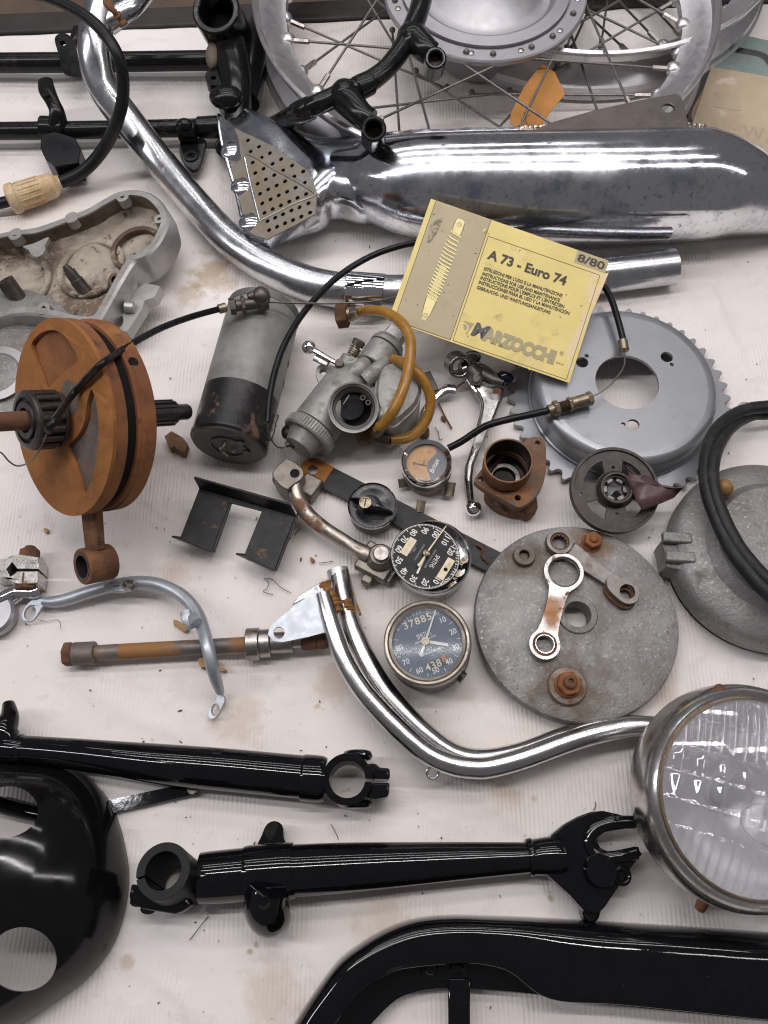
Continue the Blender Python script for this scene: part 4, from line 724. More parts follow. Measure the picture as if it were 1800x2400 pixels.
mb = MB(); mb.tube([(KP(1190, 910, .040), .0062), (KP(1225, 880, .050), .0058)], n=14, sub=1); mb.tube([(KP(1205, 940, .026), .0070), (KP(1285, 960, .026), .0062)], n=14, sub=1); build(mb, 'hose_sleeve', mat('sleeve_brown', (.075, .05, .03), 0, .5), bj)

# ------------------------------------------------------------------ small levers and bits by the carburettor
t = thing('cranked_lever', 'small cranked chrome lever half hidden behind the amber hose', 'lever', at=P(1020, 950, 0))
mb = MB(); mb.tube(T((1066, 914, .012, 11), (1050, 912, .013, 11), (1032, 922, .012, 9), (1016, 938, .011, 8), (998, 960, .010, 8), (992, 990, .009, 9), (994, 1012, .008, 7)), n=14, flat=(1.2, .7)); build(mb, 'arm', chrome_clean, t)
mb = MB(); mb.cyl(P(995, 1020, .001), P(995, 1008, .012), .0045, n=12); build(mb, 'rivet', rust_dark, t)
mb = MB(); mb.box(frame(P(1006, 900, .008), rot=R(-70)), .022, .010, .010); build(mb, 'jaw', dark_steel, t, bevel=.001)
t = thing('cotter_wire', 'straight thin rusty wire beside the ball ended lever', 'wire', at=P(1045, 970))
mb = MB(); mb.tube([P(1028, 945, .002), P(1045, 980, .002), P(1059, 1004, .002)], .0008, n=6); build(mb, 'stem', rust_dark, t)
mb = MB(); mb.tube([P(1062, 916, .006), P(1076, 903, .009), P(1088, 896, .012)], .0009, n=6); build(mb, 'bent_end', rust_dark, t)

# ------------------------------------------------------------------ handlebar lever
G = lambda x, y: (900+x*.3014, 800+y*.3014)
def GP(x, y, z): return P(*G(x, y), z)
t = thing('brake_lever', 'chrome handlebar lever with ball end lying below the manual', 'lever', at=GP(700, 600, 0))
lft = [(655, 300), (700, 370), (745, 430), (762, 500), (745, 600), (710, 730), (668, 850), (632, 960), (628, 1060), (640, 1140), (652, 1235)]
rgt = [(800, 300), (935, 360), (925, 420), (880, 530), (835, 640), (790, 740), (745, 850), (705, 960), (690, 1060), (694, 1140), (702, 1235)]
rings = []
for i, (l, r_) in enumerate(zip(lft, rgt)):
    zt = .018 if i < 6 else .017; a, b = GP(*l, zt), GP(*r_, zt); m = (a+b)/2; h = .010 if i < 4 else .011
    rings.append([a-Vector((0, 0, h)), a-Vector((0, 0, .002)), a.lerp(b, .12), a.lerp(b, .5)+Vector((0, 0, .0012 if i > 5 else -.0008)), a.lerp(b, .88), b-Vector((0, 0, .002)), b-Vector((0, 0, h)), m-Vector((0, 0, h+.001))])
rr = [catmull([Vector((*p, 0)).xyz for p in q], 1) for q in rings]
rings2 = []
for i in range(len(rings)-1):
    for s in range(4): rings2.append([rings[i][k].lerp(rings[i+1][k], s/4) for k in range(8)])
rings2.append(rings[-1])
mb = MB(); mb.loft(rings2); bl = build(mb, 'blade', mat('worn_lever', (.36, .35, .345), 1, .24, .12, 60, .08, [((.20, .18, .165), 40, .5, .68, .4, .8)], (120, .1)), t, sharp=50)
mb = MB(); mb.tube([GP(x, y, .0185) for x, y in [(650, 300), (690, 352), (742, 420), (764, 500), (745, 610), (712, 730)]], .0017, n=10); build(mb, 'edge_bead', chrome_clean, bl)
mb = MB(); mb.cyl(GP(880, 392, .0165), GP(880, 392, .0188), .0040, n=18); build(mb, 'nipple_hole', rust_dark, bl)
mb = MB(); mb.sphere(GP(696, 1300, .0085), 64*.3014*S(*G(696, 1300), .0085), 28); build(mb, 'ball', chrome_clean, t)
ax = Vector((.25, -.75, .60)).normalized(); c0 = GP(590, 195, .028)
mb = MB(); mb.ring((c0-ax*.014, c0+ax*.003), .0115, .0075, 28); cl_ = build(mb, 'clamp', dark_chrome, t, bevel=.0012)
mb = MB(); mb.tube([(GP(640, 190, .020), .009), (GP(690, 140, .022), .0085), (GP(715, 160, .020), .006)], n=14); mb.tube([(GP(600, 235, .016), .008), (GP(680, 215, .016), .010), (GP(720, 240, .016), .008)], n=14); build(mb, 'clamp_half', dark_chrome, cl_)
mb = MB(); mb.tube(T((1100, 860, .024, 17), (1116, 882, .020, 20)), n=16, sub=1); build(mb, 'pivot_post', dark_steel, cl_)
mb = MB(); mb.tube([(GP(660, 225, .020), .0075), (GP(760, 232, .021), .0075), (GP(850, 282, .021), .0055), (GP(935, 300, .022), .0060)], n=14, flat=(1, .6)); ar = build(mb, 'perch_arm', dark_steel, t)
mb = MB(); mb.tube([(GP(930, 320, .016), .0065), (GP(945, 270, .022), .0080), (GP(955, 240, .024), .0050)], n=14); build(mb, 'cable_stop', mat('black_chrome', (.05, .05, .07), .9, .12), ar)
mb = MB(); mb.cyl(GP(710, 295, .018), GP(710, 295, .024), .0072, n=6); nu = build(mb, 'pivot_nut', dark_steel, t, bevel=.0008)
mb = MB(); mb.cyl(GP(718, 290, .022), GP(718, 290, .0262), .0034, n=14); build(mb, 'pivot_screw', bare_steel, nu, bevel=.0004)

# ------------------------------------------------------------------ sprocket drum
Gs = .3918
cT = P(1150+816*Gs, 680+549*Gs, .034); sT = S(1150+816*Gs, 680+549*Gs, .034)*Gs
cB = Vector((cT.x, cT.y, 0)); rT = 546*sT
rB = 667*S(1452, 940, .006)*Gs
t = thing('rear_sprocket', 'silver painted brake drum sprocket with toothed rim and central hole', 'sprocket', Matrix.Translation(cB))
NT = 46; prof = []
for i in range(NT):
    for k, rr_ in ((-.5, -.0068), (-.40, -.0064), (-.28, -.0048), (-.18, -.0018), (-.10, -.0003), (0, 0), (.10, -.0003), (.18, -.0018), (.28, -.0048), (.40, -.0064)):
        a = 2*math.pi*(i+k)/NT; prof.append(Vector(((rB+rr_)*math.cos(a), (rB+rr_)*math.sin(a), .0075)))
mb = MB(); mb.prism(prof, Vector((0, 0, -.005)), [[Vector(((rB-.022)*math.cos(2*math.pi*i/80), (rB-.022)*math.sin(2*math.pi*i/80), .0075)) for i in range(80)]]); build(mb, 'toothed_ring', silver, t, local=True, bevel=.0007, seg=1)
r0 = 189*sT
mb = MB(); mb.lathe([(rB-.0215, .0040), (rB-.0205, .0105), (rB-.0225, .0135), (rB-.0265, .0138), (rB-.029, .0125), (rB-.031, .0092), (rT+.003, .0095), (rT+.0015, .0105), (rT+.001, .022), (rT-.0002, .0285), (rT-.003, .0325), (rT-.007, .0338), (rT-.0105, .0340)], n=120)
mb.lathe([(rT-.0105, .0315), (rT-.009, .0305), (rT-.004, .026), (rT-.003, .011)], n=120); build(mb, 'drum_wall', silver, t, local=True, sharp=50)
hl_ = []; Mi = Matrix.Translation(-cB)
def sp_(x, y): return Mi @ P(1150+x*Gs, 680+y*Gs, .034)
def lc(c, r_, n): return [Vector((c.x+r_*math.cos(2*math.pi*i/n), c.y+r_*math.sin(2*math.pi*i/n), .034)) for i in range(n)]
hl_ = [lc(Vector((0, 0, 0)), r0, 64)]
for x, y in ((547, 432), (1053, 400), (853, 805)): hl_.append(lc(sp_(x, y), 37*sT, 24))
for x, y in ((574, 392), (1084, 444), (793, 802)): hl_.append(lc(sp_(x, y), 13*sT, 14))
mb = MB(); mb.prism(lc(Vector((0, 0, 0)), rT-.0104, 120), Vector((0, 0, -.0032)), hl_); build(mb, 'drum_face', silver, t, local=True, bevel=.0004, seg=1)

# ------------------------------------------------------------------ control cables
t = thing('choke_cable', 'thin black cable arching over crankshaft to brass adjuster on dynamo', 'cable', at=P(300, 840, 0))
pth = [(-14, 1078, .10), (0, 1060, .11), (22, 1082, .12), (42, 1092, .124), (70, 1082, .145), (95, 1050, .163), (112, 1012, .170)]
mb = MB(); mb.tube([P(*p) for p in pth], .0007, n=6); build(mb, 'inner_wire', wire_m, t)
zc_ = lambda x, y: PP(x, y, CK.translation, a_crank).z
mb = MB(); mb.tube([(P(*p), .0027) for p in [(112, 1012, .170), (128, 985, .176), (170, 925, zc_(170, 925)+.010), (205, 885, zc_(205, 885)+.006), (240, 852, zc_(240, 852)+.003), (275, 828, .165), (310, 805, .152), (380, 768, .122), (450, 742, .098), (515, 724, .082)]], n=12, sub=8); build(mb, 'sheath', cable_m, t)
a, b = P(512, 725, .082), P(530, 720, .081); mb = MB(); mb.cyl(a, b, .0042, n=14); ad = build(mb, 'ferrule', brass, t, bevel=.0005)
a, b = P(538, 719, .080), P(628, 706, .077); d = (b-a).normalized(); L_ = (b-a).length
mb = MB(); mb.cyl(a, a+d*L_*.16, .0078, n=6); mb.cyl(a+d*L_*.30, a+d*L_*.40, .0085, n=6); mb.cyl(a+d*L_*.16, a+d*L_*.95, .0052, n=18); mb.cyl(a+d*L_*.80, b, .0075, n=18); mb.sphere(P(612, 694, .082), .0085, 16); mb.sphere(P(596, 692, .084), .0045, 10, (1.6, 1, .8)); ad = build(mb, 'adjuster', dark_steel, t, bevel=.0006)
mb = MB(); mb.tube([P(*p) for p in [(626, 708, .077), (720, 711, .070), (800, 711, .064), (880, 706, .060), (960, 690, .052)]], .0009, n=6); build(mb, 'inner_wire', wire_m, t)

t = thing('throttle_cable', 'black cable passing under the manual down to drum and ammeter', 'cable', at=P(800, 640, 0))
mb = MB(); mb.tube([P(*p) for p in [(683, 1038, .030), (660, 1050, .028), (642, 1040, .050), (630, 1015, .066), (627, 985, .0735)]], .0007, n=6); build(mb, 'inner_wire', wire_m, t)
mb = MB(); mb.tube([(P(*p), .0030) for p in [(627, 990, .0735), (632, 930, .0745), (645, 868, .075), (668, 805, .073), (710, 735, .066), (770, 668, .060), (830, 622, .056), (900, 588, .054), (985, 568, .050), (1090, 570, .040), (1250, 605, .040), (1350, 635, .044), (1410, 668, .046), (1432, 700, .047), (1450, 755, .046), (1461, 800, .044)]], n=12, sub=6); build(mb, 'sheath', cable_m, t)
mb = MB(); mb.cyl(P(1459, 798, .044), P(1463, 822, .043), .0046, n=16); build(mb, 'ferrule', brass, t, bevel=.0006)
mb = MB(); mb.tube([P(*p) for p in [(1463, 820, .043), (1464, 850, .045), (1455, 872, .047), (1430, 902, .048), (1405, 920, .046), (1383, 932, .044)]], .0008, n=6); build(mb, 'inner_wire', wire_m, t)
H_ = lambda x, y: (900+x*.3014, 800+y*.3014)
a, b = P(*H_(1615, 440), .0435), P(*H_(1275, 540), .0425); d = (b-a).normalized(); L_ = (b-a).length
mb = MB(); mb.cyl(a, a+d*L_*.10, .0066, n=6); mb.cyl(a+d*L_*.09, a+d*L_*.46, .0055, n=18); mb.cyl(a+d*L_*.46, a+d*L_*.54, .0068, n=6); mb.cyl(a+d*L_*.76, a+d*L_*.87, .0072, n=6); mb.cyl(a+d*L_*.86, b, .0050, n=16); ad = build(mb, 'adjuster', brass, t, bevel=.0005)
mb = MB(); mb.tube([(a+d*L_*(.54+.22*k/22), .0048 if k % 2 else .0038) for k in range(23)], n=16, sub=1); build(mb, 'thread', brass, ad)
mb = MB(); mb.tube([(P(*H_(x, y), z), .0032) for x, y, z in [(1290, 535, .0425), (1150, 568, .042), (1000, 600, .042), (860, 635, .041), (780, 665, .038), (690, 720, .032), (600, 780, .026), (500, 832, .022)]], n=12, sub=6); build(mb, 'sheath', cable_m, t)

# ------------------------------------------------------------------ the manual
Q = [P(1013, 464, .098), P(1435, 617, .073), P(1324, 891, .0395), P(907, 752, .0655)]
ce = sum(Q, Vector())/4; U = ((Q[1]-Q[0])+(Q[2]-Q[3])).normalized(); Vv = ((Q[0]-Q[3])+(Q[1]-Q[2])); Vv = (Vv-U*Vv.dot(U)).normalized(); N = U.cross(Vv)
MM = Matrix((U, Vv, N)).transposed().to_4x4(); MM.translation = ce
WM = ((Q[1]-Q[0]).length+(Q[2]-Q[3]).length)/2; HM = ((Q[0]-Q[3]).length+(Q[1]-Q[2]).length)/2
MMi = MM.inverted()
t = thing('manual', 'yellow shock absorber instruction manual leaning on exhaust pipe', 'booklet', MM)
mb = MB(); mb.box(Matrix.Translation((0, 0, -.0016)), WM-.001, HM-.001, .0022); build(mb, 'pages', paper_e, t, local=True)
# slightly curled cover
def curl(x, y): return .0007*max(0, (x/WM*2))**3*(.4-.6*y/HM)-.0005*max(0, -x/WM*2)**3*(y/HM)
def sheet(x0, x1, y0, y1, z, nx=24, ny=16, th=.0003):
    m = MB(); v = [Vector((x0+(x1-x0)*i/nx, y0+(y1-y0)*j/ny, 0)) for j in range(ny+1) for i in range(nx+1)]
    for p in v: p.z = z+curl(p.x, p.y)
    f = [(j*(nx+1)+i, j*(nx+1)+i+1, (j+1)*(nx+1)+i+1, (j+1)*(nx+1)+i) for j in range(ny) for i in range(nx)]; k = len(v)
    m.add(v, f); return m
mb = sheet(-WM/2, WM/2, -HM/2, HM/2, 0); cov = build(mb, 'cover', card_y, t, local=True, sharp=180)
K6 = lambda x, y: MMi @ PP(900+x*.33755, 440+y*.33755, ce, N)
# corners in cover uv from crop pixels: map with plane intersection
def kz(x, y, z=.0002):
    p = K6(x, y); p.z = z+curl(p.x, p.y); return p
def line(pts, r_=.00022, m_=None, nm='printed_rule'):
    q = MB()
    for a, b in zip(pts, pts[1:]):
        d = (b-a); s = Vector((-d.y, d.x, 0)).normalized()*r_; n = max(2, int(d.length/.006)); v = []
        for i in range(n+1):
            c = a.lerp(b, i/n); zc = .00022+curl(c.x, c.y); v += [Vector((c.x-s.x, c.y-s.y, zc)), Vector((c.x+s.x, c.y+s.y, zc))]
        q.add(v, [(2*i, 2*i+1, 2*i+3, 2*i+2) for i in range(n)])
    return build(q, nm, m_ or ink, cov, local=True, sharp=180)
tl = kz(365, 78); xl = tl.x; xr = kz(600, 650).x; xr = (kz(757, 236).x+kz(440, 1060).x)/2; yb = kz(60, 905).y*.5+kz(437, 1060).y*.5
build(sheet(xl, xr, yb, HM/2-.0003, .00012, 10, 12), 'taupe_panel', card_t, cov, local=True, sharp=180)
line([Vector((xl, HM/2-.0006, 0)), Vector((xl, yb, 0)), Vector((xr, yb, 0)), Vector((xr, HM/2-.0006, 0))])
x2 = (kz(737, 347).x+kz(457, 1070).x)/2; x3 = (kz(1525, 612).x+kz(1245, 1308).x)/2; y2 = (kz(737, 347).y+kz(1525, 612).y)/2; y3 = (kz(457, 1070).y+kz(1245, 1308).y)/2
line([Vector((x2, y2, 0)), Vector((x3, y2, 0)), Vector((x3, y3, 0)), Vector((x2, y3, 0)), Vector((x2, y2, 0))])
xa, xb = (kz(1345, 440).x+kz(1315, 525).x)/2, (kz(1562, 515).x+kz(1535, 588).x)/2; ya, yb2 = HM/2-.0004, (kz(1315, 525).y+kz(1535, 588).y)/2
build(sheet(xa, xb, yb2, ya, .00016, 4, 3), 'date_box', card_t, cov, local=True, sharp=180)
fade_m = mat('faded_card', (.70, .56, .33), 0, .5, .05, 30, .05, [((.70, .565, .20), 60, .56, .60, .5, None), ((.55, .44, .25), 30, .56, .76, .55, None)])
fd = [(1395, 560), (1420, 640), (1408, 720), (1415, 800), (1375, 880), (1350, 960), (1300, 1050), (1270, 1130), (1262, 1190), (1290, 1318), (1330, 1150), (1400, 960), (1490, 760), (1560, 590), (1500, 600)]
q = MB(); q.prism([kz(x, y, .00008) for x, y in fd], Vector((0, 0, .00002))); build(q, 'sun_fade', fade_m, cov, local=True)
for sx, sy, rr in ((800, 900, 46), (1010, 1240, 30), (560, 900, 40), (900, 420, 28), (1190, 1010, 36), (700, 300, 24)):
    q = MB(); q.prism(catmull([kz(sx+rr*random.uniform(.5, 1.1)*math.cos(k*.785), sy+rr*random.uniform(.4, 1.0)*math.sin(k*.785), .0001) for k in range(8)], 3, True), Vector((0, 0, .00002))); build(q, 'thumb_mark', stain_m, cov, local=True)
def tx(s, x0, x1, y, h, m_, bold, zz=.0003, xsf=None, sh=0.0, nm='lettering', sp=1.0):       # fit between x0 and x1 (local metres)
    cu = bpy.data.curves.new('t', 'FONT'); cu.body = s; cu.size = h/.69; cu.offset = bold*h; cu.space_character = sp; o = bpy.data.objects.new('t', cu); COL.objects.link(o); bpy.context.view_layer.update()
    wdt = o.dimensions.x; bpy.data.objects.remove(o); bpy.data.curves.remove(cu)
    xm = (x0+x1)/2; zc = zz+max(curl(x0, y), curl(x1, y), curl(xm, y))
    text(s, h, Tr(x0, y, zc), m_, cov, bold, 'LEFT', (x1-x0)/wdt, sh, sp, nm)
def mid(a, b): return (K6(*a)+K6(*b))/2
def span(x0, y0, x1, y1): return K6(x0, y0).x, K6(x1, y1).x
yA = mid((725, 480), (1270, 640)).y
tx('A 73 - Euro 74', K6(722, 480).x, K6(1275, 640).x, yA, .0085, ink, .05)
rows = [('ISTRUZIONI PER L\'USO E LA MANUTENZIONE', (690, 572), (1240, 742)), ('INSTRUCTIONS FOR USE AND MAINTENANCE', (678, 604), (1222, 775)), ('INSTRUCTIONS POUR L\'EMPLOI ET L\'ENTRETIEN', (664, 637), (1252, 815)), ('INSTRUCCIONES PARA EL USO Y LA MANUTENCI\u00d3N', (652, 668), (1290, 862)), ('GEBRAUCHS- UND WARTUNGSANLEITUNG', (640, 700), (1157, 860))]
for s, a, b in rows: tx(s, K6(*a).x, K6(*b).x, mid(a, b).y, .0031, ink, .035)
tx('8/80', K6(1342, 490).x, K6(1532, 545).x, mid((1340, 490), (1532, 545)).y, .0072, ink, .04)
yM = mid((540, 985), (1205, 1160)).y
tx('ARZOCCHI', K6(694, 1040).x, K6(1205, 1165).x, yM-.0008, .0112, ink_t, .10)
tx('M', K6(600, 1012).x, K6(704, 1030).x, yM+.0002, .0118, mat('logo_grey', (.075, .07, .075), 0, .5, .1, 100), .075, sh=.15)
tx('S.P.A.', K6(1192, 1215).x, K6(1250, 1228).x, K6(1220, 1222).y, .0018, ink_t, .02)
tx('\u00ae', K6(1218, 1150).x, K6(1247, 1157).x, K6(1232, 1153).y, .0036, ink_t, .02)
e_ = kz(545, 985); q = MB(); lx, ly = K6(530, 1000).x, yM
q.prism([Vector((lx+a*.001, ly+b*.001, .00026)) for a, b in [(0, 4.5), (9.5, 5.5), (6, -5), (4.2, -5), (5.6, 0), (3.6, -3), (1.5, -1.4)]], Vector((0, 0, .00002))); build(q, 'emblem', ink_t, cov, local=True)
q = MB(); q.tube([Vector((lx+.0015+.0042*math.cos(k*.524), ly-.0016+.0042*math.sin(k*.524), .0003)) for k in range(12)], .0004, n=6, sub=2, closed=True, flat=(1, .1)); build(q, 'emblem_ring', ink_l, cov, local=True)
# printed drawing of the shock absorber
s0, s1 = kz(522, 258), kz(287, 888); dv = (s1-s0); Ls = dv.length; dv.normalize(); sv = Vector((-dv.y, dv.x, 0))
def SP(u, v, z=.0003): p = s0+dv*u*Ls+sv*v; return Vector((p.x, p.y, z+curl(p.x, p.y)))
def fillp(pts, m_, nm, z=.0003):
    q = MB(); q.prism([SP(u, v, z) for u, v in pts], Vector((0, 0, .00002))); return build(q, nm, m_, cov, local=True)
def strokes(pts, r_, m_, nm, z=.00034, closed=False):
    q = MB(); q.tube([SP(u, v, z) for u, v in pts], r_, n=6, sub=2, closed=closed, flat=(1, .08)); return build(q, nm, m_, cov, local=True)
fillp([(-.05, -.0040), (-.065, -.002), (-.065, .002), (-.05, .0040), (.10, .0042), (.10, -.0042)], ink_l, 'drawn_eye')
fillp([(.78, -.0048), (.78, .0048), (.99, .0034), (1.05, .002), (1.05, -.002), (.99, -.0034)], ink_l, 'drawn_body')
fillp([(.45, -.003), (.45, .003), (.79, .0035), (.79, -.0035)], ink_l, 'drawn_damper', .00028)
strokes([(-.05, -.0040), (-.065, 0), (-.05, .0040), (.10, .0042), (.10, -.0042)], .00016, ink, 'drawn_outline', closed=True)
strokes([(.78, -.0048), (.78, .0048), (.99, .0034), (1.05, 0), (.99, -.0034)], .00016, ink, 'drawn_outline', closed=True)
for u_c in (0.0, 1.0):
    for rr_ in (.0021, .0012): strokes([(u_c+rr_/Ls*math.cos(k*.785), rr_*math.sin(k*.785)) for k in range(8)], .00014, ink, 'drawn_ring', closed=True)
for k in range(19):
    u = .10+.70*(k/18)**.88; wv_ = .0062 if 2 < k < 17 else .0054
    strokes([(u-.012, -wv_), (u+.004, -.002), (u+.012, .003), (u+.018, wv_)], .00105, ink, 'drawn_coil', .00036); strokes([(u-.012, -wv_), (u+.004, -.002), (u+.012, .003), (u+.018, wv_)], .00080, ink_l, 'drawn_coil', .00040)
q = MB(); q.prism(catmull([kz(x, y, .00024) for x, y in [(320, 260), (372, 222), (408, 215), (380, 290), (335, 368), (300, 380), (310, 320)]], 3, True), Vector((0, 0, .00002))); build(q, 'oil_smudge', mat('smudge', (.17, .14, .095), 0, .55, .3, 300, .05, [((.38, .32, .21), 220, .48, .56, .55, None)]), cov, local=True)
for _ in range(26):
    x, y = random.uniform(-WM/2+.005, WM/2-.005), random.uniform(-HM/2+.005, HM/2-.005); q = MB(); a = random.uniform(0, 6.28); l_ = random.uniform(.0004, .0018)
    q.prism([Vector((x+l_*math.cos(a), y+l_*math.sin(a), .0004+curl(x, y))), Vector((x-.0003*math.sin(a), y+.0003*math.cos(a), .0004+curl(x, y))), Vector((x-l_*math.cos(a), y-l_*math.sin(a), .0004+curl(x, y))), Vector((x+.0003*math.sin(a), y-.0003*math.cos(a), .0004+curl(x, y)))], Vector((0, 0, .00002))); build(q, 'speck', ink, cov, local=True)

# ------------------------------------------------------------------ ammeter
def circ2(r_, z, n=48): return [Vector((r_*math.cos(2*math.pi*i/n), r_*math.sin(2*math.pi*i/n), z)) for i in range(n)]
s_ = S(1000, 1083, .030); r_ = 60*s_; axm = Vector((-.05, -.02, 1)).normalized()
M_ = frame(P(1000, 1083, .031), axm); t = thing('ammeter', 'small round ammeter with tan and slate dial in chrome bezel', 'gauge', M_)
mb = MB(); mb.lathe([(r_*.80, .0), (r_*.87, .0012), (r_*.93, .0022), (r_*.98, .001), (r_, -.002), (r_, -.006), (r_*.97, -.007)], n=56); build(mb, 'bezel', chrome_clean, t, local=True)
mb = MB(); mb.lathe([(r_*.95, -.006), (r_*.95, -.013), (r_*.98, -.014), (r_*.98, -.016), (r_*.92, -.017), (r_*.88, -.028), (0, -.029)], n=56); build(mb, 'case', mat('ammeter_case', (.20, .155, .125), .4, .5, .2, 60), t, local=True)
mb = MB(); mb.prism(circ2(r_*.86, -.004), Vector((0, 0, -.001))); di = build(mb, 'dial', tan_dial, t, local=True)
def AM(x, y, z=-.0038): return Vector(((x-745)/555*r_, (770-y)/490*r_, z))
q = MB(); q.prism([AM(*p) for p in [(940, 410), (968, 470), (955, 550), (900, 605), (830, 660), (775, 740), (752, 830), (765, 930), (800, 1000), (815, 1070), (800, 1150), (900, 1150), (1040, 1075), (1150, 950), (1205, 820), (1205, 700), (1160, 590), (1080, 490)]], Vector((0, 0, .0001))); build(q, 'slate_panel', blue_dial, di, local=True)
q = MB(); q.tube([AM(520, 762, -.0030), AM(750, 808, -.0030)], .0004, n=6, sub=1); build(q, 'needle', ink_n, di, local=True)
q = MB(); q.tube([AM(475+24*math.cos(k*.524), 748+24*math.sin(k*.524), -.0033) for k in range(12)], .0003, n=6, sub=1, closed=True); build(q, 'zero_mark', ink_n, di, local=True)
text('Britax', .0042, Tr(*AM(912, 822, -.0036), R(66)), white, di, .02, xs=.95, shear=.2)
text('AMPS', .0016, Tr(*AM(690, 730, -.0036), R(66)), ink_n, di, .0)
mb = MB(); mb.prism(circ2(r_*.86, -.0012), Vector((0, 0, -.0004))); build(mb, 'glass', amm_glass, t, local=True)
for (x0, y0, x1, y1, wd_) in ((615, 1380, 575, 1590, .0042), (1265, 1000, 1215, 1260, .0050), (205, 900, 225, 1050, .0045)):
    a, b = AM(x0, y0, -.020), AM(x1, y1, -.024); q = MB(); q.tube([(a, wd_), (b, wd_*.9)], n=8, sub=1, flat=(1, .25)); build(q, 'terminal', brass, t, local=True, bevel=.0003)

# ------------------------------------------------------------------ rusty bearing housing
t = thing('bearing_housing', 'rusty round housing with three hole flange beside sprocket', 'housing', at=P(1200, 1120, 0))
c0 = GP(968, 925, .060); s_ = S(*G(968, 925), .060)*.3014; ro, ri = 192*s_, 176*s_; axh = Vector((-.03, -.05, 1)).normalized(); Mh = frame(c0, axh)
mb = MB(); mb.lathe([(ro*.98, -.040), (ro, -.022), (ro, -.001), (ro*.985, 0), (ri*1.01, 0), (ri, -.001)], Mh, 64); bo = build(mb, 'barrel', greasy_rust, t)
mb = MB(); mb.lathe([(ri, -.001), (ri*.995, -.040), (ri*.72, -.041), (ri*.70, -.037), (ri*.55, -.037), (ri*.52, -.043), (0, -.044)], Mh, 64); build(mb, 'dark_bore', mat('dark_bore', (.022, .014, .011), .2, .5, .3, 60), bo)  # bore in a much darker brown than the barrel outside
mb = MB(); mb.lathe([(ri*.74, -.0368), (ri*.55, -.0368)], Mh, 48); build(mb, 'bearing_race', bare_steel, bo)
zf = .040; fl_ = [(704, 1078), (735, 1025), (790, 960), (900, 850), (1060, 800), (1120, 755), (1180, 742), (1240, 760), (1255, 800), (1262, 900), (1258, 1020), (1230, 1130), (1170, 1215), (1100, 1270), (1040, 1290), (960, 1250), (850, 1190), (740, 1125)]
mb = MB(); mb.prism(catmull([GP(x, y, zf) for x, y in fl_], 3, True), Vector((0, 0, -.007)), [circle(GP(x, y, zf), rr_*.3014*S(*G(x, y), zf), 16) for x, y, rr_ in ((758, 1068, 24), (1196, 790, 22), (1040, 1216, 25))]+[circle(Vector((c0.x, c0.y-.001, zf)), ri*1.03, 40)]); build(mb, 'flange', greasy_rust, t, bevel=.0014)
mb = MB(); q = catmull([GP(x, y, .036) for x, y in [(800, 1100), (840, 980), (960, 860), (1150, 850), (1230, 940), (1230, 1080), (1150, 1210), (1060, 1260), (900, 1210)]], 3, True); ce_ = sum(q, Vector())/len(q)
mb.loft([q, [p-Vector((0, 0, .016))+(p-ce_)*-.02 for p in q], [Vector((p.x, p.y, .001))+(p-ce_)*-.05 for p in q]], True, (False, True)); build(mb, 'lower_body', rust_dark, t, jit=.0006)
a, b = GP(930, 1230, .016), GP(885, 1300, .013); d = (b-a).normalized(); mb = MB(); mb.ring((a-d*.006, b), .0098, .0052, 24); po_ = build(mb, 'side_port', mat('rusty_port', (.09, .07, .055), .5, .55, .2, 90), t, bevel=.001)
mb = MB(); mb.cyl(a-d*.004, a+d*.004, .0053, n=16); build(mb, 'port_bore', lining, po_)
mb = MB(); mb.prism([GP(x, y, .018) for x, y in [(1000, 1260), (1130, 1230), (1185, 1180), (1200, 1290), (1150, 1335), (1100, 1345)]], Vector((0, 0, -.017))); build(mb, 'foot', rust_dark, t, bevel=.003)

# ------------------------------------------------------------------ dark spoked ring and leather
axr = Vector((0.0, -.18, 1)).normalized(); c0 = P(1441, 1148, .031); s_ = S(1441, 1148, .031)*Gs; Mr = frame(c0, axr); t = thing('spoked_plate', 'dark greasy four spoked steel ring lying over sprocket teeth', 'ring', Mr)
Ro = 266*s_
def arcw(r0_, r1_, a0, a1, n=8): return [Vector((r1_*math.cos(R(a0+(a1-a0)*i/n)), r1_*math.sin(R(a0+(a1-a0)*i/n)), 0)) for i in range(n+1)]+[Vector((r0_*math.cos(R(a1-6+(a0-a1+12)*i/n)), r0_*math.sin(R(a1-6+(a0-a1+12)*i/n)), 0)) for i in range(n+1)]
wins = [arcw(118*s_, 192*s_, a0, a1) for a0, a1 in ((110, 165), (203, 250), (292, 338), (18, 72))]
hl_ = [[Vector((x*s_+10*s_*math.cos(k*.785), y*s_+10*s_*math.sin(k*.785), 0)) for k in range(8)] for x, y in ((0, 140), (-205, -25), (0, -148), (205, -140))]
mb = MB(); mb.prism(circ2(Ro, 0, 72), Vector((0, 0, -.004)), wins+hl_+[circ2(72*s_, 0, 30)]); pl_ = build(mb, 'plate', greasy, t, local=True, bevel=.0008)
mb = MB(); mb.lathe([(Ro*.995, -.006), (Ro, .0005), (Ro*.99, .002), (Ro*.93, .002), (Ro*.92, .0004)], n=72); build(mb, 'outer_rim', greasy, pl_, local=True)
mb = MB(); mb.lathe([(112*s_, -.001), (110*s_, .004), (96*s_, .0075), (84*s_, .0075), (80*s_, .004), (72*s_, .004), (68*s_, -.006)], n=48); hb = build(mb, 'hub', greasy, t, local=True)
for k in range(6):
    a = k*math.pi/3; q = MB(); q.box(Matrix.Rotation(a, 4, 'Z') @ Matrix.Translation((66*s_, 0, -.001)), .006, .007, .006); build(q, 'tooth', gasket, hb, local=True, bevel=.0008)
